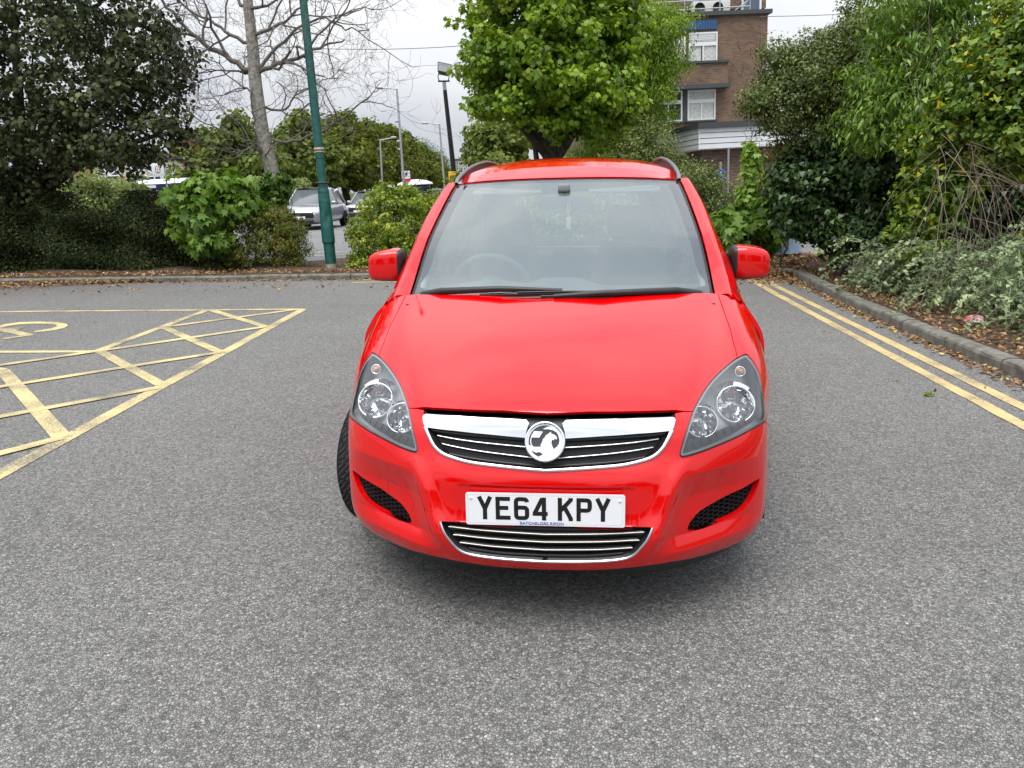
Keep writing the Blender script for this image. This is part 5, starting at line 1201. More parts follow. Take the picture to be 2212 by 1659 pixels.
def street_lamp(u0, v0, u1, v1, arm, Y, label, w=5., dark=False, boxes=False):
    A = at(u0, v0, Y); B = at(u1, v1, Y); d_ = (A-B)/(A-B)[2]; base = B-d_*B[2]; e = empty('street_lamp', base); tag(e, label, 'street lamp', 'grey street lamps over the far car park')
    r0 = w/2*Y/FPX; T = A-base; mb = MB(); mb.tube([(0, 0, 0), T*.5, T], [r0*1.1, r0, r0*.8], 10); mb.build('pole', M_galv, e)
    E_ = at(arm[0], arm[1], Y)-base; mb = MB(); mb.tube([T, E_*.98+T*.02], [r0*.55, r0*.45], 8); mb.build('arm', M_galv, e)
    mb = MB(); s_ = 1 if E_[0] > T[0] else -1; mb.box(E_, (abs(E_-T)[0]*.42, .3, r0*1.6), bev=r0*.5, rot=(0, s_*-.06, 0)); mb.build('lamp_head', M_galv, e)
    if boxes:
        for v, hh in ((262, 9), (305, 6), (322, 6)):
            P_ = at(u0+(u1-u0)*(v-v0)/(v1-v0)-5, v, Y-.2)-base; mb = MB(); mb.box(P_, (.16, .15, hh*Y/FPX*.55), bev=.02); mb.build('equipment_box', mat('white_box', (.45, .45, .43), .5) if v > 290 else M_galv, e)
    return e
street_lamp(857, 192, 874, 415, (820, 190), 38, 'tall grey street lamp with equipment boxes on its pole', 5.2, boxes=True)
street_lamp(949, 268, 961, 412, (918, 266), 48, 'grey street lamp just left of the black floodlight pole', 4.2)
street_lamp(821, 303, 827, 420, (850, 297), 52, 'short grey street lamp before the dark trees, arm pointing right', 4.)
e = street_lamp(2190, 8, 2196, 300, (2170, 6), 22, 'top of a grey lamp column rising behind the ash tree at the upper right corner', 9)
# black floodlight pole with a yellow notice
A = at(961, 195, 24); Bq = at(983, 395, 24); d_ = (A-Bq)/(A-Bq)[2]; base = Bq-d_*Bq[2]; e = empty('floodlight_pole', base); tag(e, 'black pole with a square floodlight and a yellow notice behind the red car', 'floodlight')
T = A-base; r0 = 9.5/2*24/FPX; mb = MB(); mb.tube([(0, 0, 0), T*.5, T], [r0*1.35, r0*1.1, r0*.85], 14); mb.build('pole', M_black, e)
mb = MB(); mb.tube([T, T+np.array(d_)*.22], [.06, .055], 12); mb.build('collar', M_galv, e)
Tt = T+np.array(d_)*.25; mb = MB(); mb.box(Tt, (.34, .06, .04)); mb.tube([Tt+[-.13, 0, 0], Tt+[-.17, -.02, .12], Tt+[-.12, 0, .28]], .014, 6); mb.tube([Tt+[.13, 0, 0], Tt+[.16, -.02, .12], Tt+[.12, 0, .28]], .014, 6); mb.build('bracket', M_black, e)
fe = Matrix.Translation(Vector(Tt)+Vector((.02, -.02, .31))) @ Euler((R(-38), R(10), R(14))).to_matrix().to_4x4()
mb = MB(); vsb = [fe @ Vector(q) for q in ((-.13, .12, -.10), (.13, .12, -.10), (.13, .12, .10), (-.13, .12, .10), (-.21, -.08, -.18), (.21, -.08, -.18), (.21, -.08, .18), (-.21, -.08, .18))]
mb.add(vsb, [(0, 3, 2, 1), (0, 1, 5, 4), (1, 2, 6, 5), (2, 3, 7, 6), (3, 0, 4, 7)]); fh = mb.build('floodlight_head', M_black, e)
mb = MB(); mb.add([fe @ Vector(q) for q in ((-.19, -.082, -.16), (.19, -.082, -.16), (.19, -.082, .16), (-.19, -.082, .16))], [(0, 1, 2, 3)]); mb.build('lamp_glass', mat('frosted_glass', (.20, .21, .20), .3), fh)
mb = MB(); q = [(-.21, -.18), (.21, -.18), (.21, .18), (-.21, .18)]; q2 = [(-.185, -.155), (.185, -.155), (.185, .155), (-.185, .155)]; mb.add([fe @ Vector((a, -.09, b)) for a, b in q+q2], [(i, (i+1) % 4, (i+1) % 4+4, i+4) for i in range(4)]); mb.build('lamp_bezel', mat('dull_metal', (.10, .10, .10), .5), fh)
P_ = at(979.5, 384, 23.8)-base; mb = MB(); mb.box(P_, (.29, .02, .36), bev=.006); yn = mb.build('yellow_notice', mat('notice_yellow', (.80, .47, .02), .5), e)
mb = MB()
for k, (a, b, c_, d2) in enumerate(((-.08, .02, .03, .09), (-.03, .02, .03, .09), (.02, .02, .03, .09), (.07, .0, .03, .07), (-.08, -.07, .03, .06), (-.03, -.07, .03, .07), (.03, -.08, .03, .06))): mb.box(P_+[a, -.0125, b], (c_, .005, d2))
mb.build('notice_lettering', M_black, yn)
# overhead wires
M_wire = mat('cable', (.10, .10, .11), .7)
for (u0, v0, u1, v1, Y, lb) in ((560, 100, 1210, 78, 30, 'thin cable crossing the sky from the bare tree to the maple'), (1640, 36, 2212, -22, 32, 'thin cable crossing the sky right of the office block')):
    A, Bq = at(u0, v0, Y), at(u1, v1, Y); n = 20; pts = [A+(Bq-A)*i/n-np.array([0, 0, .25*math.sin(math.pi*i/n)]) for i in range(n+1)]; mb = MB(); mb.tube(pts, .012, 5); tag(mb.build('cable', M_wire), lb, 'cable', 'overhead cables')
# bus shelter left
def Pm(u, v, Y): return at(u, v, Y)
sY = 27; A = Pm(298, 400, sY); Bq = Pm(420, 400, sY+1); e = empty('bus_shelter', (A[0], sY, 0), (0, LEAN, 0)); tag(e, 'blue framed bus shelter with a curved white roof behind the hedge', 'bus shelter')
W_ = Bq[0]-A[0]; H_ = Pm(360, 404, sY)[2]; M_nb = mat('navy_frame', (.015, .025, .08), .4); mb = MB()
for x in (0, W_*.55, W_): mb.box((x, 0, H_/2), (.09, .09, H_)); mb.box((x, 1.3, H_/2), (.09, .09, H_))
mb.box((W_/2, -.05, H_), (W_+.2, .1, .16)); mb.box((W_/2, 1.35, H_), (W_+.2, .1, .16)); mb.build('frame', M_nb, e)
mb = MB(); n = 12; vs = []
for i in range(n+1):
    a = math.pi*i/n; 
    for x in (-.1, W_+.1): vs.append((x, .65-.72*math.cos(a), H_+.06+.20*math.sin(a)))
mb.add(vs, [(2*i, 2*i+1, 2*i+3, 2*i+2) for i in range(n)], True)
for j in (0, 1): mb.add([vs[2*i+j] for i in range(n+1)], [tuple(range(n+1))])
mb.build('roof', M_upvc, e)
mb = MB(); mb.box((W_*.30, 1.3, H_*.5), (W_*.45, .02, H_*.8)); mb.build('glass_panel', mat('shelter_glass', (.35, .40, .40), .1), e)
mb = MB(); mb.box((.55, .3, H_*.62), (.5, .06, 1.0)); po = mb.build('poster', mat('poster_white', (.65, .65, .62), .4), e)
mb = MB(); mb.box((.42, .265, H_*.66), (.14, .02, .85)); mb.build('poster_stripe', mat('poster_red', (.55, .02, .05), .4), po)
mb = MB(); mb.box((W_*.22, -.11, H_), (.75, .02, .09)); mb.build('name_board', M_upvc, e)
# diamond pattern sign
p = at(346, 366, 26); e = empty('bus_stop_sign', (p[0], p[1], 0), (0, LEAN, 0)); tag(e, 'white square sign with black and red diamonds above the bus shelter', 'sign')
mb = MB(); mb.tube([(.20, .04, 0), (.20, .04, p[2]+.3)], .03, 8); mb.build('post', M_galv, e); mb = MB(); mb.box((0, 0, p[2]), (.40, .025, .40), bev=.008); sp_ = mb.build('sign_panel', M_upvc, e)
for colr, cells, nm in (('k', [(-1, 2), (1, 2), (-2, 1), (2, 1), (-2, 0), (2, 0), (-2, -1), (2, -1), (-1, -2), (1, -2), (0, -2)], 'black'), ('r', [(0, 0), (-.0, 1), (0, -1)], 'red')):
    mb = MB(); f_ = Matrix.Translation((0, -.0135, p[2])) @ Matrix.Rotation(R(90), 4, 'X')
    for a, b in cells: mb.prism([(a*.036-.02, b*.05), (a*.036, b*.05-.026), (a*.036+.02, b*.05), (a*.036, b*.05+.026)], 0, .002, f_)
    mb.build('sign_symbol', M_black if colr == 'k' else mat('sign_red', (.6, .02, .03), .4), sp_)
# white and red sign and a round roofed kiosk in the far car park
p = at(878, 383, 40); e = empty('car_park_sign', (p[0], p[1], 0), (0, LEAN, 0)); tag(e, 'white sign with a red lower band behind the privet bush', 'sign')
mb = MB(); mb.tube([(0, .04, 0), (0, .04, p[2]+.2)], .03, 8); mb.build('post', M_galv, e); mb = MB(); mb.box((.05, 0, p[2]+.12), (.42, .03, .38)); sp_ = mb.build('sign_panel', M_upvc, e)
mb = MB(); mb.box((.05, 0, p[2]-.15), (.42, .032, .16)); mb.build('sign_band', mat('sign_red_band', (.6, .03, .04), .4), sp_); mb = MB(); mb.box((.05, -.02, p[2]+.13), (.05, .01, .2)); mb.box((.10, -.02, p[2]+.16), (.06, .01, .1)); mb.build('sign_symbol', M_black, sp_)
p = at(899, 398, 42); e = empty('kiosk', (p[0], p[1], 0), (0, LEAN, 0)); tag(e, 'dark kiosk with a shallow white domed roof in the far car park', 'kiosk')
mb = MB(); mb.lathe([(.95, p[2]-.03), (.92, p[2]+.06), (.6, p[2]+.18), (.25, p[2]+.24), (.001, p[2]+.25)], 24); mb.build('roof', M_upvc, e); mb = MB(); mb.lathe([(.8, 0), (.8, p[2])], 16); mb.build('body', M_nb, e)
# ------------------------------------------------------------------ parked cars
M_tyre = M_rubber; M_lampg = mat('lamp_glass_bright', (.6, .62, .64), .1)
def parked_car(loc, yaw, m, label, L_=4.4, W_=1.84, Hh=1.6, kind='suv', name='parked_car'):
    e = empty(name, loc, (0, 0, yaw)); tag(e, label, 'car', 'cars parked in the far car park'); hw = W_/2
    hood = .98 if kind == 'suv' else .88; belt = hood+.06
    # stations: y, half width, hood/boot z, sill z
    st = [(0, .70, .62, .42), (.06, .84, .72, .28), (.25, .95, .84, .2), (.7, 1., hood-.03, .2), (1.15, 1., hood+.02, .2), (1.3, 1., belt, .2), (2.4, 1., belt+.02, .2), (3.4, 1., belt+.05, .2), (L_-.45, .97, belt+.05, .24), (L_-.12, .9, belt, .3), (L_, .8, .75, .42)]
    vs = []; n = 14
    for y, k, z, zs_ in st:
        w = hw*k; h = z-zs_; pr = [(.88, 0), (.97, .18), (1., .45), (.985, .72), (.93, .93), (.80, 1.0), (.4, 1.025)]
        for a, b in pr: vs.append((w*a, y, zs_+h*b))
        for a, b in pr[::-1]: vs.append((-w*a, y, zs_+h*b))
    F_ = [(i*n+k, (i+1)*n+k, (i+1)*n+(k+1) % n, i*n+(k+1) % n) for i in range(len(st)-1) for k in range(n)]+[tuple(range(n)), tuple(range((len(st)-1)*n, len(st)*n))[::-1]]
    body = mk('body', vs, F_, m, e, True); md = body.modifiers.new('s', 'SUBSURF'); md.levels = 1; md.render_levels = 1
    y0, y1, y2, y3 = 1.12, 1.95, L_-1.0, L_-.25; zr = Hh
    cab = [(y0, hw*.86, belt-.04), (y1, hw*.70, zr-.04), ((y1+y2)/2, hw*.71, zr), (y2, hw*.68, zr-.05), (y3, hw*.80, belt)]
    # glass house
    ring = lambda y, w, z: [(w, y, z), (-w, y, z)]
    zB = belt-.03; base = [(y0, hw*.86), (y1+.0, hw*.93), ((y1+y2)/2, hw*.94), (y2, hw*.93), (y3, hw*.84)]
    vs = []; 
    for (y, w, z), (yb, wb) in zip(cab, base): vs += [(wb, yb, zB), (w, y, z), (-w, y, z), (-wb, yb, zB)]
    F_ = []
    for i in range(4): a = 4*i; F_ += [(a, a+4, a+5, a+1), (a+1, a+5, a+6, a+2), (a+2, a+6, a+7, a+3)]
    mk('windows', vs, F_, M_dglass2, e, True)
    mb = MB()
    def P3(i, j, t_=1.): return np.array(vs[4*i+j])
    vr = []; 
    for i in (1, 2, 3):
        y, w, z = cab[i]; 
        for a, dz in ((1.01, -.03), (.92, .03), (.5, .055), (0, .06), (-.5, .055), (-.92, .03), (-1.01, -.03)): vr.append((w*a, y+(-.04 if i == 1 else .04 if i == 3 else 0), z+dz))
    mb.add(vr, [(i*7+k, i*7+k+1, (i+1)*7+k+1, (i+1)*7+k) for i in range(2) for k in range(6)], True)
    for s in (0, 3):
        o_ = np.array([.012 if s == 0 else -.012, 0, 0]); up = 1 if s == 0 else 2
        mb.tube([P3(0, s)+o_, P3(1, up)+o_], .035, 6); mb.tube([P3(4, s)+o_, P3(3, up)+o_], .05, 6); mb.tube([(P3(2, s)+o_), P3(2, up)+o_], .03, 6)
    mb.build('roof', m, e)
    for s in (1, -1):
        mb = MB(); mb.box((s*hw*.72, .13, .70), (.34, .22, .15), rot=(0, 0, s*-.35), bev=.05); mb.build('headlight', M_lampg, e)
        mb = MB(); mb.box((s*(hw+.09), y0+.42, belt+.02), (.2, .12, .15), bev=.05); mb.build('wing_mirror', m, e)
        for yc in (.88, L_-.85):
            f_ = Matrix.Translation((s*(hw-.13), yc, .33)) @ Matrix.Rotation(R(90)*s, 4, 'Y')
            mb = MB(); mb.lathe([(.36, -.02), (.36, .142), (.001, .143)], 24, f_); wa = mb.build('wheel_arch', M_void, e)
            mb = MB(); mb.lathe([(.2, -.1), (.31, -.1), (.33, -.07), (.33, .12), (.30, .15), (.22, .15), (.21, .12)], 28, f_); tw_ = mb.build('wheel', M_rubber, e)
            mb = MB(); mb.lathe([(.21, .12), (.20, .10), (.06, .11), (.05, .14), (.001, .145)], 24, f_)
            for k in range(5): f2 = f_ @ Matrix.Rotation(2*math.pi*k/5, 4, 'Z'); mb.prism([(-.03, .04), (.03, .04), (.025, .2), (-.025, .2)], .11, .14, f2)
            mb.build('rim', M_blackrim if kind == 'suv' else M_alu, tw_)
    mb = MB(); mb.box((0, .01, .60), (W_*.62, .10, .22), bev=.04); mb.build('grille', M_black, e)
    mb = MB(); mb.box((0, -.0, .36), (W_*.6, .12, .12), bev=.03); mb.build('lower_intake', M_black, e)
    mb = MB(); mb.box((0, -.055, .50), (.52, .02, .11), bev=.004); mb.build('number_plate', M_plate, e)
    return e
M_dglass2 = mat('car_window_glass', (.11, .125, .13), .12, spec=.6); M_blackrim = mat('black_alloy', (.02, .02, .022), .3)
M_silver = mat('silver_paint', (.38, .39, .41), .3, .7, coat=1.); M_whitep = mat('white_car_paint', (.72, .73, .75), .25, coat=1.); M_greyp = mat('grey_car_paint', (.16, .17, .19), .3, .5, coat=1.); M_bluec = mat('dark_blue_paint', (.02, .035, .09), .3, coat=1.); M_blackc = mat('black_car_paint', (.01, .01, .012), .2, coat=1.)
c_ = gnd(690, 492); parked_car((c_[0]-.25, c_[1]-2.2, 0), R(-3), M_silver, 'silver grey sport utility car parked behind the green lamp post', 4.55, 1.88, 1.66, 'suv')
lst = [(775, 455, 41, R(-6), M_silver, 'silver saloon car parked right behind the silver sport utility car', 1.47), (818, 440, 46, R(-6), M_whitep, 'white car carrying a roof sign, behind the top shoots of the privet bush', 1.55),
       (852, 436, 52, R(-6), M_greyp, 'dark grey car half hidden behind the privet bush', 1.5), (884, 434, 57, R(-6), M_whitep, 'white car parked below the white domed kiosk', 1.55),
       (912, 446, 40, R(-8), M_bluec, 'dark blue car parked just right of the privet bush', 1.5), (930, 436, 54, R(-8), M_silver, 'pale silver car parked nearest the windscreen pillar of the red car', 1.5), (944, 430, 66, R(-8), M_whitep, 'farthest white car in the row beside the street lamp foot', 1.6)]
for u, v, Y, yw, m, lb, hh in lst:
    q = at(u, v, Y); pc = parked_car((q[0], Y, 0), yw, m, lb, 4.3, 1.78, hh, 'sal')
    if 'roof sign' in lb: mb = MB(); mb.box((0, 2.3, hh+.20), (.85, .25, .22), bev=.04); mb.build('roof_sign', M_upvc, pc)
# ------------------------------------------------------------------ vegetation
def leafmat(name, dark, mid, light, rough=.45, trans=.3, spec=.35, extra=None):
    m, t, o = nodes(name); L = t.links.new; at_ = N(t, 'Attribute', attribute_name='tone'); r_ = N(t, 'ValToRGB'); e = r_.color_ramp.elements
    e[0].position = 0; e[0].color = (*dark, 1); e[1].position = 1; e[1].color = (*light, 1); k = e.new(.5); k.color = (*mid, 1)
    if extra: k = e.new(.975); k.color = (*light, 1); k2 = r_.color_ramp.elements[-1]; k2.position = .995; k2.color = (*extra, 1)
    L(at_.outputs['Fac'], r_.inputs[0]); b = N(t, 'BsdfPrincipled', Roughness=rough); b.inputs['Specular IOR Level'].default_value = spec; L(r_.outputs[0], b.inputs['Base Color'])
    tl = N(t, 'BsdfTranslucent'); hs = N(t, 'HueSaturation', Saturation=1.15, Value=1.5, Hue=.485); L(r_.outputs[0], hs.inputs['Color']); L(hs.outputs[0], tl.inputs[0])
    mx = N(t, 'MixShader', Fac=trans); L(b.outputs[0], mx.inputs[1]); L(tl.outputs[0], mx.inputs[2]); L(mx.outputs[0], o.inputs[0]); return m
SH = {'oval': [(0, 0, 0), (.30, .35, .07), (.0, 1, -.10), (-.30, .35, .07)],
      'round': [(0, 0, 0), (.36, .25, .05), (.36, .7, .03), (0, 1, -.08), (-.36, .7, .03), (-.36, .25, .05)],
      'narrow': [(0, 0, 0), (.16, .4, .05), (0, 1, -.12), (-.16, .4, .05)],
      'maple': [(0, 0, 0), (.28, .0, .02), (.55, .22, -.04), (.36, .36, .03), (.50, .72, -.06), (.20, .62, .03), (0, 1.05, -.10), (-.20, .62, .03), (-.50, .72, -.06), (-.36, .36, .03), (-.55, .22, -.04), (-.28, .0, .02)],
      'ivy': [(0, 0, 0), (.45, .05, -.03), (.28, .45, .04), (0, 1, -.08), (-.28, .45, .04), (-.45, .05, -.03)]}
def leaves(name, P, Nn, size, m, parent=None, shape='oval', tone=None, droop=.4, var=.35, kind=None, jit=.6):
    P = np.asarray(P, float); n = len(P); Nn = np.asarray(Nn, float)+rng.normal(0, jit, (n, 3)); Nn /= np.linalg.norm(Nn, axis=1)[:, None]+1e-9
    T = rng.normal(0, 1, (n, 3)); T[:, 2] -= droop*2; T -= Nn*(T*Nn).sum(1)[:, None]; T /= np.linalg.norm(T, axis=1)[:, None]+1e-9; B = np.cross(Nn, T)
    S = size*(1+rng.uniform(-var, var, n)); sh = np.array(SH[shape]); k = len(sh)
    V = P[:, None, :]+S[:, None, None]*(B[:, None, :]*sh[None, :, 0, None]+T[:, None, :]*(sh[None, :, 1, None]-.3)+Nn[:, None, :]*sh[None, :, 2, None])
    me = bpy.data.meshes.new(name); me.vertices.add(n*k); me.vertices.foreach_set('co', V.astype(np.float32).ravel())
    me.loops.add(n*k); me.loops.foreach_set('vertex_index', np.arange(n*k, dtype=np.int32)); me.polygons.add(n); me.polygons.foreach_set('loop_start', np.arange(0, n*k, k, dtype=np.int32)); me.polygons.foreach_set('loop_total', np.full(n, k, dtype=np.int32))
    a = me.attributes.new('tone', 'FLOAT', 'FACE'); tn = np.clip((np.full(n, .5) if tone is None else np.asarray(tone))+rng.normal(0, .23, n), 0, 1).astype(np.float32); a.data.foreach_set('value', tn)
    me.materials.append(m); me.update(calc_edges=True); me.validate()
    o = bpy.data.objects.new(name, me); C.objects.link(o)
    if parent: o.parent = parent
    if kind: o['kind'] = kind
    return o
def ell(u, v, Y, ru, rv, d):
    """ellipsoid around an image direction: centre in space, radii in metres"""
    c_ = at(u, v, Y); dist = (c_-EYE)@FW; return (c_, np.array([ru*dist/FPX, d, rv*dist/FPX]))
def crown(E_, n_cl, n_lf, cr_, fill=.2, low=-1., noise=.25, minz=.1, shell=(.72, 1.02)):
    """leaf clumps spread over the ellipsoids; returns points, normals, tone"""
    vol = np.array([e[1].prod()**(2/3) for e in E_]); vol /= vol.sum(); P = []; Nn = []; T = []
    for (c_, r_), w in zip(E_, vol):
        k = max(3, int(n_cl*w)); D = rng.normal(0, 1, (k, 3)); D /= np.linalg.norm(D, axis=1)[:, None]
        rad = rng.uniform(shell[0], shell[1], k)*(1+noise*np.sin(D[:, 0]*5+c_[0])*np.cos(D[:, 2]*6+c_[1]))
        ins = rng.random(k) < fill; rad[ins] = rng.uniform(.2, .7, ins.sum())
        CC = c_+D*r_*rad[:, None]; CC = CC[CC[:, 2] > minz]; D = D[:len(CC)]
        D = (CC-c_)/r_; D /= np.linalg.norm(D, axis=1)[:, None]+1e-9; kk = len(CC)
        cs = cr_*rng.uniform(.5, 1.35, kk); off = rng.normal(0, 1, (kk, n_lf, 3)); off /= np.linalg.norm(off, axis=2)[:, :, None]; off *= rng.uniform(.25, 1, (kk, n_lf, 1))**.6
        pts = CC[:, None, :]+off*cs[:, None, None]*np.array([1, 1, .62]); P.append(pts.reshape(-1, 3))
        nn = off*.7+D[:, None, :]*.5+np.array([0, 0, .55]); Nn.append(nn.reshape(-1, 3)); tb = rng.normal(.5, .14, kk); T.append(np.repeat(tb, n_lf))
    P = np.vstack(P); Nn = np.vstack(Nn); T = np.concatenate(T); k = P[:, 2] > minz*.6; return P[k], Nn[k], T[k]
M_bark = mat('bark', (.10, .085, .065), .95, col2=(.045, .038, .03), nscale=9, bump=.8, bscale=30, spec=.1)
M_barkg = mat('grey_bark', (.40, .385, .34), .95, col2=(.20, .185, .155), nscale=16, bump=.8, bscale=26, spec=.1)
def limbs(mb, p, d, L_, r_, depth, spread=.6, up=.1, nseg=5, kids=3, wob=.12, taper=.6, minr=.004, rs=None, n=7):
    rs = rs or random; pts = [np.array(p, float)]; rad = [r_]; d = np.array(d, float); d /= np.linalg.norm(d)
    for i in range(nseg):
        d = d+np.array([rs.gauss(0, wob), rs.gauss(0, wob), rs.gauss(0, wob)+up*.3]); d /= np.linalg.norm(d)
        pts.append(pts[-1]+d*L_/nseg); rad.append(max(minr*.7, r_*(1-(1-taper)*(i+1)/nseg)))
    mb.tube(pts, rad, n if r_ > .03 else 5 if r_ > .012 else 4, cap=False)
    tips = [pts[-1]]
    if depth > 0:
        for k in range(kids):
            t_ = rs.uniform(.35, 1.) if k else 1.; i = min(nseg-1, int(t_*nseg)); q = pts[i+1]; v = np.array([rs.gauss(0, 1) for _ in range(3)]); v -= d*(v@d); v /= np.linalg.norm(v)+1e-9
            d2 = d*(1-spread*.5)+v*spread+np.array([0, 0, up]); tips += limbs(mb, q, d2, L_*rs.uniform(.55, .8), max(minr, rad[i+1]*rs.uniform(.5, .7)), depth-1, spread, up, max(3, nseg-1), kids, wob*1.15, taper, minr, rs, n)
    return tips
def trunk_to(mb, base, targets, r0, fork, seed=1, wob=.05):
    rs = random.Random(seed); base = np.array(base, float); fork = np.array(fork, float); n = 7; pts = []
    for i in range(n+1): t_ = i/n; pts.append(base+(fork-base)*t_+np.array([rs.gauss(0, wob)*math.sin(math.pi*t_), rs.gauss(0, wob)*math.sin(math.pi*t_), 0]))
    rad = [r0*(1.35 if i == 0 else 1.1 if i == 1 else 1-.3*i/n) for i in range(n+1)]; mb.tube(pts, rad, 12)
    for tg in targets:
        tg = np.array(tg, float); a = fork-(fork-base)*rs.uniform(0, .2); m_ = (a+tg)/2+np.array([rs.gauss(0, .2), rs.gauss(0, .2), rs.uniform(.1, .4)]); P_ = cr_poly([a, m_, tg], 4, False); mb.tube(list(P_), list(np.linspace(r0*.5, r0*.12, len(P_))), 7)
        for q in (P_[5], P_[-2]): limbs(mb, q, tg-a, np.linalg.norm(tg-a)*.22, r0*.09, 2, .8, .1, 4, 3, .15, rs=rs)
def tree(name, label, cat, E_, m, n_cl, n_lf, cr_, size, shape, trunk=None, r0=.2, group=None, seed=3, bark=None, fill=.2, droop=.4, shell=(.72, 1.02), kind=None, tone=0., minz=.1, part='crown'):
    c0 = E_[0][0]; b = trunk if trunk is not None else (c0[0], c0[1], 0); e = empty(name, b); tag(e, label, cat, group, kind)
    P, Nn, T = crown(E_, n_cl, n_lf, cr_, fill, minz=minz, shell=shell); leaves(part, P-np.array(b), Nn, size, m, e, shape, T+tone, droop)
    mb = MB(); top = min(q[0][2] for q in E_)*.75+.25*np.mean([q[0][2] for q in E_]); cen = np.mean([q[0] for q in E_], 0); fork = np.array([b[0]*.6+cen[0]*.4, b[1]*.8+cen[1]*.2, max(.5, top*.75)])-np.array(b)
    trunk_to(mb, (0, 0, -.1), [q[0]-np.array(b) for q in E_], r0, fork, seed); mb.build('trunk', bark or M_bark, e); return e
K = 1.0
G_dark = leafmat('dark_tree_leaf', (.016, .026, .009), (.034, .050, .016), (.11, .125, .04), .5, .12, .25)
G_hedge = leafmat('hedge_leaf', (.016, .027, .009), (.034, .052, .017), (.11, .13, .04), .6, .12, .15)
G_barb = leafmat('barberry_leaf', (.05, .070, .010), (.10, .13, .015), (.20, .22, .025), .5, .25, extra=(.35, .12, .03))
G_sap = leafmat('maple_leaf_bright', (.05, .115, .02), (.13, .24, .034), (.25, .38, .07), .45, .35)
G_priv = leafmat('privet_leaf', (.09, .14, .015), (.18, .26, .025), (.33, .41, .06), .4, .3, extra=(.5, .45, .05))
G_pale = leafmat('pale_hedge_leaf', (.12, .16, .05), (.20, .26, .08), (.32, .37, .14), .5, .3)
G_horn = leafmat('hornbeam_leaf', (.035, .052, .008), (.085, .11, .012), (.20, .215, .028), .6, .3, .2)
G_mid = leafmat('mid_tree_leaf', (.055, .085, .015), (.105, .145, .025), (.19, .23, .05), .6, .3, .2)
G_will = leafmat('willow_leaf', (.13, .17, .15), (.22, .27, .24), (.34, .39, .35), .6, .3, .2)
G_plane = leafmat('plane_leaf', (.05, .11, .008), (.16, .28, .016), (.38, .50, .05), .42, .28)
G_feath = leafmat('robinia_leaf', (.055, .11, .010), (.15, .26, .016), (.34, .46, .05), .45, .28)
G_haw = leafmat('hawthorn_leaf', (.032, .055, .012), (.08, .12, .025), (.20, .24, .065), .45, .2, .3)
G_ash = leafmat('ash_leaf', (.04, .10, .014), (.12, .22, .03), (.27, .38, .07), .42, .25)
G_ivy = leafmat('ivy_leaf', (.011, .028, .008), (.03, .072, .016), (.11, .19, .045), .32, .12, .4)
G_ivyb = leafmat('bright_ivy_leaf', (.045, .11, .015), (.12, .21, .025), (.32, .40, .05), .38, .25, .4, extra=(.75, .58, .02))
G_cot = leafmat('cotoneaster_leaf', (.07, .12, .05), (.16, .22, .10), (.33, .40, .21), .5, .2)
G_red = leafmat('reddening_leaf', (.05, .09, .015), (.12, .17, .03), (.26, .20, .05), .45, .25, extra=(.45, .18, .08))
# ---- left
EL = [ell(20, -90, 16.5, 330, 230, 2.4), ell(70, 150, 16, 240, 170, 2.0), ell(270, 60, 15.6, 135, 140, 1.5), ell(250, 250, 15.2, 150, 110, 1.3), ell(110, 285, 15.4, 150, 88, 1.3), ell(340, 150, 15.6, 70, 90, .9), ell(352, 288, 15.3, 58, 46, .8), ell(70, 405, 15.6, 100, 45, .8), ell(210, 325, 15.2, 110, 45, .8), ell(10, 400, 16.2, 85, 150, 1.3), ell(-120, 250, 16, 200, 260, 2)]
q = at(5, 590, 16.4); tree('dark_tree', 'large dark green tree overhanging the hedge at the left edge', 'tree', EL, G_dark, 1500, 30, .30, .082, 'round', (q[0], 16.4, 0), .26, fill=.12, droop=.9, shell=(.55, 1.04), minz=1.15)
def hedge_pts(x0, x1, y0, y1, z1, n, top=.25, wav=.15):
    A = rng.random((n, 3)); x = x0+(x1-x0)*A[:, 0]; y = np.empty(n); z = np.empty(n); f = rng.random(n); Nn = np.zeros((n, 3)); wz = wav*np.sin(x*3.3)+wav*.6*np.sin(x*7.7+1); wy = wav*np.sin(x*4.1+2)*1.2+wav*.8*np.sin(A[:, 2]*9+x*2)
    ft = f < top; ff = (~ft) & (f < .86); fb = ~(ft | ff)
    y[ft] = y0+(y1-y0)*A[ft, 1]; z[ft] = z1+wz[ft]-rng.random(ft.sum())**2*.25; Nn[ft] = (0, -.2, 1)
    z[ff] = .08+(z1-.05)*A[ff, 2]; y[ff] = y0+wy[ff]+rng.random(ff.sum())**1.6*.45; Nn[ff] = (0, -1, .45); y[fb] = y0+(y1-y0)*A[fb, 1]; z[fb] = .1+(z1)*A[fb, 2]; Nn[fb] = (0, -.5, .5)
    z += wz*(z/z1)*.5; return np.stack([x, y, z], 1), Nn
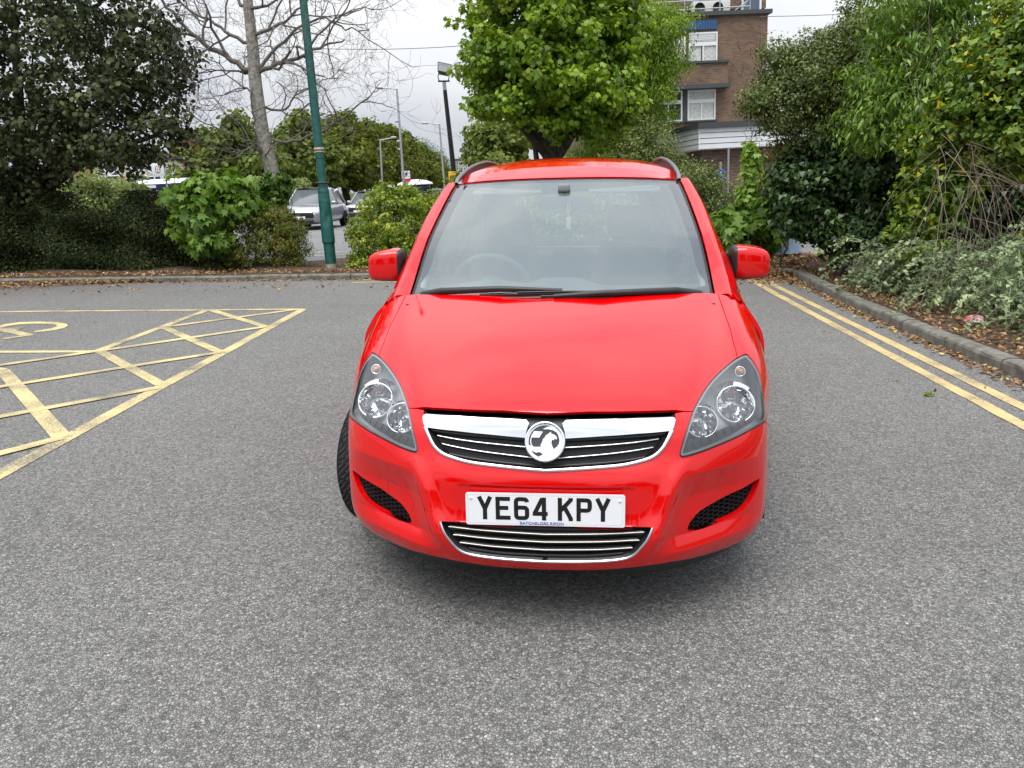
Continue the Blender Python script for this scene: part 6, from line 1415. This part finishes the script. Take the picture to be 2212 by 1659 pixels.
def hedge(name, label, x0, x1, y0, y1, z1, n, size, m, shape='oval', cat='hedge', top=.25):
    b = ((x0+x1)/2, (y0+y1)/2, 0); e = empty(name, b); tag(e, label, cat); P, Nn = hedge_pts(x0, x1, y0, y1, z1, n, top); cl = np.sin(P[:, 0]*6.1)*np.cos(P[:, 2]*7.3+P[:, 0])*.12
    leaves('foliage', P-np.array(b), Nn, size, m, e, shape, .45+cl, .2, jit=.75)
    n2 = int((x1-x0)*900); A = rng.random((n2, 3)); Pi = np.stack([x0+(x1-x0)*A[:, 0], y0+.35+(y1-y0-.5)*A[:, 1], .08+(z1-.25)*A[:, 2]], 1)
    leaves('inner_foliage', Pi-np.array(b), np.tile([0, -1, .3], (n2, 1)), size*2.2, m, e, shape, .15, .2, jit=.8)  # inner leaves toned dark, the shade inside the hedge put into their colour
    mb = MB()
    for k in range(int((x1-x0)*4)): x = rng.uniform(x0, x1)-b[0]; y = rng.uniform(y0+.3, y1-.2)-b[1]; limbs(mb, (x, y, 0), (rng.normal(0, .2), rng.normal(0, .2), 1), z1*.5, .014, 2, .5, .2, 4, 2)
    mb.build('stems', M_bark, e)['kind'] = 'stuff'; return e
hx = lambda u, Y=15.: float(at(u, 500, Y)[0])
hedge('hedge', 'clipped dark green hedge behind the back kerb, left of the maple sapling', hx(-300), hx(475), 15.0, 16.3, 1.22, 95000, .05, G_hedge)
Eb = [ell(600, 520, 15.0, 62, 72, .7), ell(545, 520, 15.2, 70, 85, .7), ell(500, 560, 15.1, 60, 45, .6), ell(640, 530, 14.9, 28, 55, .5), ell(575, 470, 15.2, 60, 35, .5), ell(615, 485, 15.1, 45, 35, .5)]
tree('barberry_shrub', 'yellow green barberry shrub between the maple sapling and the green lamp post', 'shrub', Eb, G_barb, 900, 32, .13, .038, 'oval', (hx(585), 15.1, 0), .02, fill=.2, droop=.2)
Es = [ell(430, 470, 14.6, 70, 62, .45), ell(470, 400, 14.8, 85, 32, .5), ell(395, 420, 14.7, 38, 38, .4), ell(450, 520, 14.45, 55, 30, .3), ell(520, 440, 14.8, 30, 40, .4)]
tree('maple_sapling', 'young maple with big bright lobed leaves growing through the hedge', 'sapling', Es, G_sap, 170, 11, .24, .155, 'maple', (hx(450, 14.8), 14.9, 0), .022, fill=.1, droop=.9, shell=(.4, 1.))
# dead tree
q0 = at(618, 590, 16.2); bt = np.array([q0[0]+.25, 16.2, 0]); e = empty('bare_tree', bt); tag(e, 'dead grey tree with bare branches left of the green lamp post', 'tree')
tk = [bt, at(600, 430, 16.2), at(585, 360, 16.2), at(566, 280, 16.2), at(552, 180, 16.2), at(546, 100, 16.2), at(537, 20, 16.2), at(528, -80, 16.2), at(515, -200, 16.2)]; tk[0] = np.array([*tk[1][:2], 0])+[.2, 0, 0]; tk = [p-bt for p in tk]
TK = cr_poly(tk, 4, False); mb = MB(); mb.tube(list(TK), list(np.interp(np.linspace(0, 1, len(TK)), [0, .2, .4, .6, .8, 1], [.165, .145, .135, .115, .09, .045])), 14); mb.build('trunk', M_barkg, e)
mb = MB(); rs = random.Random(11)
def tv(v):
    b_ = min(TK, key=lambda p: abs(829.5+FPX*((p+bt-EYE)@DN)/((p+bt-EYE)@FW)-v)); return b_
main = [([(552, 165), (500, 130), (440, 95), (395, 55), (350, 0), (320, -50)], .075), ([(552, 160), (600, 140), (655, 120), (700, 98), (745, 88)], .062), ([(548, 95), (500, 75), (450, 45), (400, 15), (370, -30)], .05), ([(545, 90), (590, 60), (640, 25), (680, -20)], .05),
        ([(580, 242), (620, 236), (640, 200), (675, 190)], .036), ([(552, 165), (500, 150), (450, 158)], .036), ([(592, 308), (640, 305), (690, 282), (740, 255), (790, 215), (820, 190)], .04), ([(575, 340), (555, 320), (548, 260), (545, 200)], .03),
        ([(590, 345), (570, 330), (555, 312), (540, 305), (480, 280), (430, 260), (410, 240)], .034), ([(560, 240), (545, 200), (500, 170), (470, 130)], .03), ([(553, 150), (600, 100), (650, 60), (700, 40), (745, 60), (800, 65)], .045), ([(655, 120), (700, 60), (750, 30), (800, 10)], .03),
        ([(540, 30), (580, 10), (640, -30)], .05), ([(538, 30), (500, -10), (450, -40)], .05), ([(590, 305), (560, 330), (500, 330), (420, 300), (395, 260)], .025)]
for pts, r_ in main:
    dY = rs.uniform(-.9, .9); n = len(pts); P_ = [at(u, v, 16.2+dY*(i/(n-1)))-bt for i, (u, v) in enumerate(pts)]; P_[0] = tv(pts[0][1]) if pts[0][0] > 520 and pts[0][0] < 600 else P_[0]; PP = cr_poly(P_, 4, False); PP = PP+rng.normal(0, .018, PP.shape)
    mb.tube(list(PP), list(np.linspace(r_*.82, r_*.2, len(PP))), 7, cap=False)
    for k in range(5):
        i = rs.randint(3, len(PP)-2); d_ = PP[i+1]-PP[i-1]; d_ /= np.linalg.norm(d_); v = np.array([rs.gauss(0, 1), rs.gauss(0, .6), rs.gauss(.25, .8)]); v -= d_*(v@d_); v /= np.linalg.norm(v); limbs(mb, PP[i], d_*.7+v*.8, rs.uniform(.6, 1.3), r_*(1-.6*i/len(PP))*.5, 3, .75, .06, 5, 3, .26, minr=.003, rs=rs)
mb.build('branches', mat('branch_bark', (.17, .15, .13), .9, col2=(.10, .088, .075), nscale=9), e)
Ei = [ell(590, 425, 15.9, 24, 45, .25), ell(600, 455, 15.8, 22, 30, .25), ell(575, 400, 15.9, 15, 25, .2), ell(612, 400, 16, 14, 25, .2)]
tree('ivy', 'bright green ivy climbing the foot of the dead tree', 'ivy', Ei, G_sap, 130, 16, .12, .09, 'ivy', (bt[0], 15.9, 0), .02, fill=.3, droop=.8, tone=-.25)
# privet right of the gap
Ep = [ell(850, 480, 14.9, 82, 65, .8), ell(890, 540, 14.7, 60, 50, .7), ell(800, 540, 14.9, 48, 50, .6), ell(775, 500, 15.1, 32, 30, .4), ell(900, 440, 15, 42, 30, .6), ell(840, 430, 15, 40, 28, .5), ell(826, 402, 15, 9, 22, .12), ell(885, 410, 15, 16, 18, .2), ell(780, 565, 14.7, 30, 22, .4), ell(930, 500, 15, 30, 60, .6), ell(862, 412, 15, 12, 14, .15)]
tree('privet_bush', 'bright green privet bush between the green lamp post and the red car', 'bush', Ep, G_priv, 620, 30, .15, .062, 'oval', (hx(850), 15, 0), .02, fill=.2, droop=.0)
# behind
hx2 = lambda u, Y: float(at(u, 420, Y)[0])
hedge('pale_hedge', 'pale yellow green hedge in sunlight beyond the dark hedge', hx2(-200, 24), hx2(285, 24), 24, 25.4, 2.0, 16000, .10, G_pale)
hedge('long_hedge', 'long clipped light green hedge behind the silver sport utility car', hx2(430, 40), hx2(655, 40), 40, 42, 2.0, 9000, .14, G_pale)
far = [('maple_tree', 'light green maple with an uneven top, behind the bare dead tree', [ell(485, 340, 50, 70, 62, 3), ell(515, 288, 50, 20, 42, 2), ell(440, 375, 48, 55, 42, 3), ell(545, 370, 50, 50, 42, 3)], G_mid, 'maple_tree'),
       ('maple_tree', 'mid green maple rising behind the green lamp post', [ell(650, 325, 52, 58, 48, 3), ell(628, 300, 52, 26, 34, 2), ell(690, 350, 52, 50, 55, 3), ell(660, 268, 52, 22, 24, 2), ell(610, 370, 50, 60, 40, 3)], G_mid, 'x')]
for nm, lb, E_, m, _ in far: tree(nm, lb, 'tree', E_, m, 560, 24, .7, .28, 'round', (E_[0][0][0], E_[0][0][1], 0), .3, 'trees beyond the far car park', fill=.15)
rows = [(738, 258, 46, 58, 'first and tallest hornbeam of the dark row, right of the green lamp post'), (790, 272, 40, 64, 'hornbeam of the dark row directly left of the short street lamp'), (835, 280, 38, 70, 'hornbeam of the dark row behind the tall street lamp'), (868, 297, 34, 76, 'hornbeam of the dark row between tall street lamp and grey willow'), (900, 318, 34, 82, 'hornbeam of the dark row in front of the grey willow'), (932, 338, 30, 88, 'last and lowest hornbeam of the dark row beside the black pole')]
for i, (u, vt, ru, Y, lb) in enumerate(rows):
    h = (405-vt)/2; E_ = [ell(u, vt+h*.45, Y, ru*.72, h*.52, 3), ell(u+4, vt+h*.95, Y, ru*.95, h*.6, 4), ell(u-ru*.4, vt+h*1.4, Y-1, ru*.85, h*.5, 3.5), ell(u+ru*.5, vt+h*1.35, Y-1, ru*.8, h*.55, 3.5), ell(u+ru*.1, vt+h*.12, Y, ru*.30, h*.25, 1.5)]
    tree('hornbeam', lb, 'tree', E_, G_horn, 620, 26, .8, .34, 'oval', (E_[0][0][0], Y, 0), .3, 'row of dark hornbeams', seed=20+i, fill=.12)
tree('willow', 'grey blue willow behind the end of the hornbeam row', 'tree', [ell(918, 345, 96, 34, 40, 5), ell(945, 365, 94, 28, 35, 5), ell(900, 335, 96, 22, 28, 4)], G_will, 260, 22, 1.3, .42, 'narrow', None, .5, fill=.15)
tree('round_tree', 'olive green tree between the beige flats and the plane tree', 'tree', [ell(1068, 318, 38, 52, 44, 2.5), ell(1045, 290, 38, 30, 24, 2), ell(1100, 300, 38, 50, 40, 2.5), ell(1075, 350, 37, 60, 30, 2.5)], G_mid, 420, 20, .55, .2, 'round', None, .25, fill=.15)
# plane tree
Yp = 19.; Epl = [ell(1190, 60, Yp, 178, 150, 2.2), ell(1150, 170, Yp-.6, 150, 100, 1.6), ell(1265, 150, Yp-.4, 120, 130, 1.6), ell(1062, 130, Yp, 72, 92, 1.1), ell(1075, 225, Yp-.4, 60, 42, .8), ell(1235, 262, Yp-.2, 90, 45, .9), ell(1300, 230, Yp, 70, 70, 1.), ell(1150, -100, Yp, 200, 130, 2.4), ell(1150, 250, Yp-.3, 50, 30, .7), ell(1320, 60, Yp, 70, 110, 1.2)]
pe = tree('plane_tree', 'big bright green plane tree with lobed leaves behind the red car', 'tree', Epl, G_plane, 1500, 34, .30, .105, 'maple', (at(1190, 400, Yp)[0], Yp, 0), .30, fill=.10, droop=.8, shell=(.5, 1.08), minz=2.2)
tr_ = [c_ for c_ in bpy.data.objects if c_.parent == pe and c_.name.startswith('trunk')][0]
mb = MB(); bp_ = np.array([at(1190, 400, Yp)[0], Yp, 0])
for pts, r_ in (([(1193, 420), (1190, 330), (1188, 270), (1180, 190), (1175, 110)], .24), ([(1190, 330), (1165, 290), (1125, 255), (1080, 215)], .12), ([(1190, 320), (1215, 280), (1260, 230), (1300, 180)], .12), ([(1189, 285), (1150, 235), (1110, 170)], .10), ([(1188, 270), (1225, 220), (1240, 140)], .10), ([(1160, 350), (1150, 300), (1120, 262)], .07)):
    P_ = [at(u, v, Yp-.15)-bp_ for u, v in pts]
    if pts[0][1] == 420: P_ = [np.array([P_[0][0], P_[0][1], -.05])]+P_
    mb.tube(list(cr_poly(P_, 4, False)), list(np.linspace(r_, r_*.5, len(cr_poly(P_, 4, False)))), 10)
o_ = mb.build('limbs', M_bark, pe)
tree('robinia_tree', 'feathery bright green tree before the office block, right of the plane tree', 'tree', [ell(1400, 90, 22, 85, 75, 1.6), ell(1385, 200, 22, 75, 85, 1.5), ell(1340, 290, 22, 62, 55, 1.3), ell(1432, 60, 21.7, 48, 38, 1.), ell(1412, 170, 21.6, 48, 65, 1.), ell(1330, 120, 22, 70, 120, 1.3), ell(1300, 330, 21.6, 70, 40, 1.2)], G_feath, 1250, 40, .36, .095, 'narrow', (at(1370, 400, 22)[0], 22, 0), .2, fill=.15, droop=1.1)
# shrubs before the low building
sh = [('hawthorn_bush', 'pale green loose bush right of the plane tree trunk, over the car roof', 'bush', [ell(1400, 315, 17.4, 60, 45, .8), ell(1435, 362, 17.2, 55, 40, .8), ell(1375, 345, 17.4, 45, 40, .8), ell(1340, 360, 17.4, 60, 30, .8), ell(1405, 275, 17.4, 20, 30, .3)], G_haw, 520, 28, .2, .055, 'oval', .2),
      ('hawthorn_bush', 'leafy bush hiding the corner of the low building beside the blue sign', 'bush', [ell(1500, 402, 16.6, 58, 44, .8), ell(1470, 440, 16.4, 70, 70, .9), ell(1530, 440, 16.4, 55, 60, .8), ell(1510, 520, 16, 70, 60, .9)], G_haw, 820, 30, .2, .05, 'oval', .05),
      ('ivy_bank', 'dark ivy on the ground behind the right door mirror', 'ivy', [ell(1560, 545, 15.4, 60, 42, .7), ell(1600, 560, 15.2, 60, 30, .6), ell(1580, 500, 15.6, 40, 40, .5)], G_ivy, 420, 20, .16, .075, 'ivy', 0.)]
for nm, lb, ct, E_, m, nc, nl, cr2, sz, shp, tn in sh: tree(nm, lb, ct, E_, m, nc, nl, cr2, sz, shp, (E_[0][0][0], E_[0][0][1], 0), .03, fill=.2, tone=tn)
tree('maple_sapling', 'upright young maple with pale lime leaves before the white boarding', 'sapling', [ell(1625, 355, 14.8, 15, 34, .2), ell(1628, 395, 14.8, 19, 32, .25), ell(1625, 440, 14.7, 26, 38, .3), ell(1622, 326, 14.8, 8, 14, .1)], G_sap, 85, 14, .14, .11, 'maple', (at(1628, 560, 14.8)[0], 14.8, 0), .02, fill=.3, droop=.7, tone=.38)
tree('maple_sapling', 'spreading young maple with large mid green leaves at the back corner', 'sapling', [ell(1610, 480, 14.5, 60, 42, .5), ell(1655, 455, 14.6, 45, 45, .5), ell(1590, 520, 14.3, 40, 35, .4), ell(1650, 510, 14.4, 45, 30, .4)], G_sap, 90, 11, .24, .19, 'maple', (at(1620, 560, 14.6)[0], 14.6, 0), .02, fill=.2, droop=.8)
# right side
ER = [ell(1775, 150, 12.6, 105, 85, 1.1), ell(1700, 220, 12.6, 85, 65, .9), ell(1840, 110, 12.4, 95, 70, 1.1), ell(1850, 200, 12.3, 120, 90, 1.2), ell(1680, 130, 12.8, 45, 40, .5), ell(1640, 215, 12.7, 35, 30, .4), ell(1775, 290, 12.5, 80, 50, .9), ell(1850, 20, 12.5, 22, 50, .3), ell(1915, 90, 12.4, 60, 60, .8)]
tree('hawthorn_tree', 'dense olive green hawthorn tree right of the office block', 'tree', ER, G_haw, 1700, 30, .22, .050, 'oval', (at(1820, 500, 12.8)[0], 12.8, 0), .12, fill=.15, droop=.3, minz=1.6)
EA = [ell(1990, 90, 10.6, 100, 90, .9), ell(1960, 220, 10.4, 90, 80, .8), ell(1900, 270, 10.6, 65, 60, .7), ell(2050, 180, 10.6, 85, 90, .9), ell(2000, -20, 10.8, 120, 70, 1.1), ell(2090, 40, 10.6, 70, 80, .8), ell(1900, 170, 10.8, 55, 45, .6)]
tree('ash_tree', 'fresh green ash tree with hanging leaflets at the upper right', 'tree', EA, G_ash, 620, 26, .25, .095, 'narrow', (at(1975, 640, 10.7)[0], 10.7, 0), .09, fill=.12, droop=1.3, bark=M_barkg, minz=1.5)
EI = [ell(1800, 410, 12.2, 120, 110, .9), ell(1755, 465, 12.4, 70, 75, .6), ell(1870, 480, 11.6, 100, 90, .9), ell(1890, 360, 11.6, 90, 80, .8), ell(1950, 420, 11.0, 90, 110, .8), ell(1720, 400, 12.6, 55, 90, .6), ell(1840, 300, 12.2, 90, 60, .7)]
tree('ivy_bank', 'tall dark glossy ivy mass below the hawthorn tree', 'ivy', EI, G_ivy, 1150, 24, .20, .075, 'ivy', (at(1830, 560, 12)[0], 12, 0), .05, fill=.25, droop=.9)
tree('reddening_bush', 'bush with reddish brown tinged leaves at the left edge of the dark ivy', 'bush', [ell(1690, 345, 12.9, 32, 45, .4), ell(1700, 390, 12.8, 28, 40, .35), ell(1665, 400, 13, 22, 30, .3)], G_red, 110, 22, .15, .07, 'oval', (at(1690, 560, 13)[0], 13, 0), .02, fill=.2)
EY = [ell(2140, 180, 8.9, 90, 90, .6), ell(2190, 80, 8.8, 70, 90, .6), ell(2080, 260, 9.2, 70, 60, .5), ell(2180, 300, 8.8, 80, 70, .5), ell(2010, 330, 9.6, 55, 60, .5), ell(2000, 440, 9.5, 50, 90, .5), ell(2060, 400, 9.2, 45, 50, .4), ell(2240, 200, 8.6, 80, 160, .7), ell(1985, 530, 9.4, 45, 35, .4)]
tree('yellowing_ivy', 'bright ivy with scattered yellow leaves at the right edge', 'ivy', EY, G_ivyb, 900, 22, .18, .062, 'ivy', (at(2130, 640, 9.3)[0], 9.3, 0), .05, fill=.2, droop=.8, tone=-.02)
# tangle of dead stems
b = np.array([at(2110, 640, 8.9)[0], 8.9, 0]); mb = MB(); rs = random.Random(5)
for k in range(120):
    u0, v0 = rs.uniform(2020, 2290), rs.uniform(290, 540); Y0 = rs.uniform(8.3, 8.9); p = at(u0, v0, Y0)-b; a = rs.uniform(-.5, 1.9) if rs.random() < .6 else rs.uniform(1.2, 2.2); L_ = rs.uniform(.5, 1.5); d_ = np.array([math.cos(a)*.9, rs.gauss(-.1, .25), -abs(math.sin(a))*.5+rs.gauss(.0, .25)]); pts = [p]
    for i in range(7): d_ = d_+np.array([rs.gauss(0, .12), rs.gauss(0, .1), -.10]); d_ /= np.linalg.norm(d_); pts.append(pts[-1]+d_*L_/7)
    r_ = rs.uniform(.0016, .0042); mb.tube(pts, [r_*(1-.08*i) for i in range(8)], 4, cap=False)
for k in range(5): u0 = rs.uniform(2000, 2230); p = at(u0, 620, 9.2)-b; p[2] = 0; limbs(mb, p, (rs.gauss(0, .2), rs.gauss(0, .15), 1), rs.uniform(1.2, 2.), rs.uniform(.006, .010), 2, .5, .1, 6, 2, .12, rs=rs)
e = empty('dead_climber', b); tag(e, 'tangle of bare brown stems hanging in front of the yellowing ivy', 'climber'); mb.build('stems', mat('dead_stem', (.34, .28, .21), .9, col2=(.2, .16, .12), nscale=8), e)
# cotoneaster: arching shoots with leaves along them
def arching(name, label, cat, us, n, m, size, seed, Lr=(.5, 1.1), hz=(.1, .5), depth=.8, base_off=1.1):
    rs = random.Random(seed); mb = MB(); P = []; Nn = []; T = []
    b = np.array([us[0][0], us[0][1], 0.])
    for k in range(n):
        t_ = rs.random(); i = min(len(us)-2, int(t_*(len(us)-1))); f_ = t_*(len(us)-1)-i; cx_ = us[i][0]+(us[i+1][0]-us[i][0])*f_; cy_ = us[i][1]+(us[i+1][1]-us[i][1])*f_; hmax = us[i][2]+(us[i+1][2]-us[i][2])*f_
        p = np.array([cx_+rs.gauss(0, depth*.35), cy_+rs.gauss(0, .3), rs.uniform(.1, hmax)]); a = rs.gauss(math.pi+.45, .85); L_ = rs.uniform(*Lr)*(.7+.3*hmax); el_ = rs.uniform(.1, 1.1); d_ = np.array([math.cos(a)*math.cos(el_), math.sin(a)*math.cos(el_), math.sin(el_)]); pts = [p]
        ns = 9; tb = rs.gauss(.5, .15)
        for i2 in range(ns): d_ = d_+np.array([rs.gauss(0, .06), rs.gauss(0, .06), -.20]); d_ /= np.linalg.norm(d_); pts.append(pts[-1]+d_*L_/ns)
        pts = [q_ for q_ in pts if q_[2] > .06]
        if len(pts) < 4: continue
        mb.tube(pts, [.0035*(1-.07*i2) for i2 in range(len(pts))], 4, cap=False); A = np.array(pts); nl = int(L_*44)
        for j in range(nl):
            s_ = rs.random()*(len(A)-1.001); i2 = int(s_); q_ = A[i2]+(A[i2+1]-A[i2])*(s_-i2); P.append(q_+np.array([rs.gauss(0, .014) for _ in range(3)])); Nn.append((rs.gauss(0, .3), rs.gauss(-.4, .3), 1)); T.append(tb+.25*s_/len(A)-.1)
    e = empty(name, b); tag(e, label, cat); mb2 = mb.v; mb.v = [tuple(np.array(q_)-b) for q_ in mb2]; mb.build('shoots', mat('pale_shoot', (.28, .30, .20), .7), e)['kind'] = 'stuff'; leaves('foliage', np.array(P)-b, Nn, size, m, e, 'oval', T, .0, kind=None)
    return e
kx = lambda y: fx(y)
cot = [(kx(y)+o, y, h_) for y, o, h_ in ((10.9, 1.0, .40), (10.2, .95, .6), (9.4, 1.1, .72), (8.6, 1.2, .78), (7.8, 1.3, .75), (7.0, 1.4, .62), (6.2, 1.45, .52), (5.4, 1.5, .45))]
arching('cotoneaster', 'grey green cotoneaster with arching shoots spilling over the right kerb', 'shrub', cot, 400, G_cot, .056, 3, Lr=(.5, 1.15))
inner = [(x+.55, y, h_*1.15) for x, y, h_ in cot]
arching('cotoneaster', 'darker cotoneaster growth behind the arching shoots, below the dead stems', 'shrub', inner, 420, G_haw, .06, 4, Lr=(.35, .8), depth=1.3)
tree('laurel_bush', 'leafy bush filling the bed directly behind the red car, seen through its windows', 'bush', [ell(1010, 480, 16, 90, 90, .8), ell(1120, 470, 16.2, 100, 95, .8), ell(1240, 465, 16.2, 100, 100, .8), ell(1350, 470, 16.1, 95, 95, .8), ell(1440, 490, 15.9, 70, 80, .8)], G_mid, 1100, 26, .22, .085, 'oval', (at(1230, 500, 16.2)[0], 16.2, 0), .03, fill=.2, tone=.15)
tree('ivy_bank', 'dark ivy behind the dead stems at the lower right edge', 'ivy', [ell(2120, 460, 10.4, 110, 95, .5), ell(2230, 420, 10.2, 80, 130, .5), ell(2040, 500, 10.6, 70, 60, .5)], G_ivy, 420, 22, .2, .08, 'ivy', (at(2120, 600, 10.4)[0], 10.4, 0), .03, fill=.2)
# ---- leaf litter (nobody could count it)
M_lit = leafmat('fallen_leaf', (.12, .065, .03), (.26, .15, .075), (.42, .29, .16), .8, .1, .15, extra=(.55, .42, .12))
def litter(name, n, f, size=.055, z=.012):
    P = []; 
    for _ in range(n):
        x, y, zz_ = f(); P.append((x, y, zz_))
    P = np.array(P); Nn = np.tile([0, 0, 1.], (len(P), 1)); o = leaves(name, P, Nn, size, M_lit, None, 'oval', rng.normal(.45, .25, len(P)), 0, .45, 'stuff', jit=.38); return o
g = random.Random(9)
def f1():
    if g.random() < .62: x = g.uniform(-11, 4.4); y = fy(x)+.14+abs(g.gauss(0, .45)); return x, y, .105+g.random()*.03
    x = g.uniform(-11, 4.6); y = fy(x)-.02-abs(g.gauss(0, .10))-(g.random() < .15)*g.uniform(0, 1.6); return x, y, .014
litter('leaf_litter', 5200, f1)
litter('leaf_litter', 2600, lambda: (lambda x: (x, fy(x)+.05-abs(g.gauss(0, .55))*max(.1, min(1, (-6.2-x)/3)), .015+g.random()*.04))(g.uniform(-12, -6.3)), .06)
def f2():
    y = g.uniform(3, 13.); 
    if g.random() < .7: x = fx(y)+.15+abs(g.gauss(0, .55)); return x, y, .10+g.random()*.04
    return fx(y)-.02-abs(g.gauss(0, .07)), y, .014
litter('leaf_litter', 3800, f2, .05)
def f3():
    a = g.random(); x = 5.0-abs(g.gauss(0, .8)); y = 13.7-abs(g.gauss(0, .75)); d_ = max(0, 1-math.hypot((x-5.0)/1.6, (y-13.6)/1.5)); return x, y, .015+d_*.22*g.random()
litter('leaf_litter', 7000, f3, .07)
litter('leaf_litter', 1500, lambda: (g.uniform(4.4, 6.6), g.uniform(13.2, 15.2), .14+g.random()*.06), .065)
litter('scattered_leaves', 130, lambda: (g.uniform(-11, 4), g.uniform(4.5, 13.5), .012), .03)
# ---- litter that can be picked up
def scrap(name, label, cat, loc, size, m, seed, hgt=.4, n=9):
    rs = np.random.default_rng(seed); e_ = []; vs = []
    for i in range(n):
        for j in range(n): x, y = (i/(n-1)-.5)*size[0], (j/(n-1)-.5)*size[1]; r2 = max(0, 1-(2*x/size[0])**2-(2*y/size[1])**2); vs.append((x*(1+rs.normal(0, .05)), y*(1+rs.normal(0, .05)), size[2]*(r2**.5*hgt+rs.uniform(0, .6)*(r2 > 0))))
    fs = [(i*n+j, (i+1)*n+j, (i+1)*n+j+1, i*n+j+1) for i in range(n-1) for j in range(n-1)]; o = mk(name, vs, fs, m); o.location = tuple(loc); o.rotation_euler = (0, 0, rs.uniform(0, 6)); tag(o, label, cat); return o
q = at(1702, 527, 14.4); scrap('plastic_bag', 'crumpled pale blue plastic bag on the leaves by the ivy', 'bag', (q[0], 14.4, .24), (.55, .4, .34), mat('pale_blue_plastic', (.28, .38, .50), .3), 3, .7)
q = at(1658, 532, 14.6); scrap('paper_scrap', 'small white scrap left of the pale blue bag', 'litter', (q[0], 14.6, .28), (.22, .16, .14), mat('white_scrap', (.6, .6, .6), .6), 4)
q = gnd(2105, 692, .14); scrap('crisp_packet', 'red and white crumpled wrapper under the cotoneaster near the kerb', 'wrapper', (q[0], q[1], .13), (.17, .09, .07), mat('red_white_foil', (.60, .05, .09), .35, col2=(.65, .6, .6), nscale=14), 5)
for (u, v, sz, lb, sd) in ((43, 598, .20, 'white crumpled scrap lying in the leaves at the left end of the kerb', 6), (28, 596, .12, 'smaller white scrap just left of the larger one in the leaves', 7), (112, 585, .26, 'flat grey white strip of litter below the hedge', 8)):
    q = gnd(u, v, .06); scrap('paper_scrap', lb, 'litter', (q[0], q[1], .05 if v > 590 else .12), (sz, sz*.6, .08), mat('white_scrap2', (.55, .56, .57), .6), sd)
q = gnd(1000+0, 0) if False else None
# weed tuft on the road
q = gnd((2800+1535/1.7955)/1.8228, (900+1185/1.7955)/1.8228); pts = np.array([(rng.normal(0, .012), rng.normal(0, .012), .012) for _ in range(26)]); o = leaves('grass_tuft', pts, np.tile([0, 0, .6], (26, 1)), .045, G_priv, None, 'narrow', None, -.3, jit=.8); o.location = (q[0], q[1], 0); tag(o, 'tiny tuft of grass growing in the road near the double yellow lines', 'weed')
# unseen trees added behind the viewer's back for the red car to reflect
for i, (x, y, s_) in enumerate(((-17, -22, .9), (-5, -25, 1.), (7, -23, .8), (19, -20, .95), (-28, -17, .9))):
    E_ = [(np.array([x, y, 3.6*s_]), np.array([4.2, 3, 3.4])*s_), (np.array([x+2.5, y+.5, 2.2*s_]), np.array([3, 2, 2.2])), (np.array([x-2.5, y, 2.4*s_]), np.array([3, 2, 2.2]))]
    tree('boundary_tree', ['green tree left of centre on the near side of the car park, outside the picture', 'tallest green tree on the near side of the car park, outside the picture', 'green tree right of centre on the near side of the car park, outside the picture', 'rightmost green tree on the near side of the car park, outside the picture', 'leftmost green tree on the near side of the car park, outside the picture'][i], 'tree', E_, G_mid, 260, 22, .8, .30, 'round', (x, y, 0), .25, 'boundary trees on the near side', seed=50+i, fill=.2)
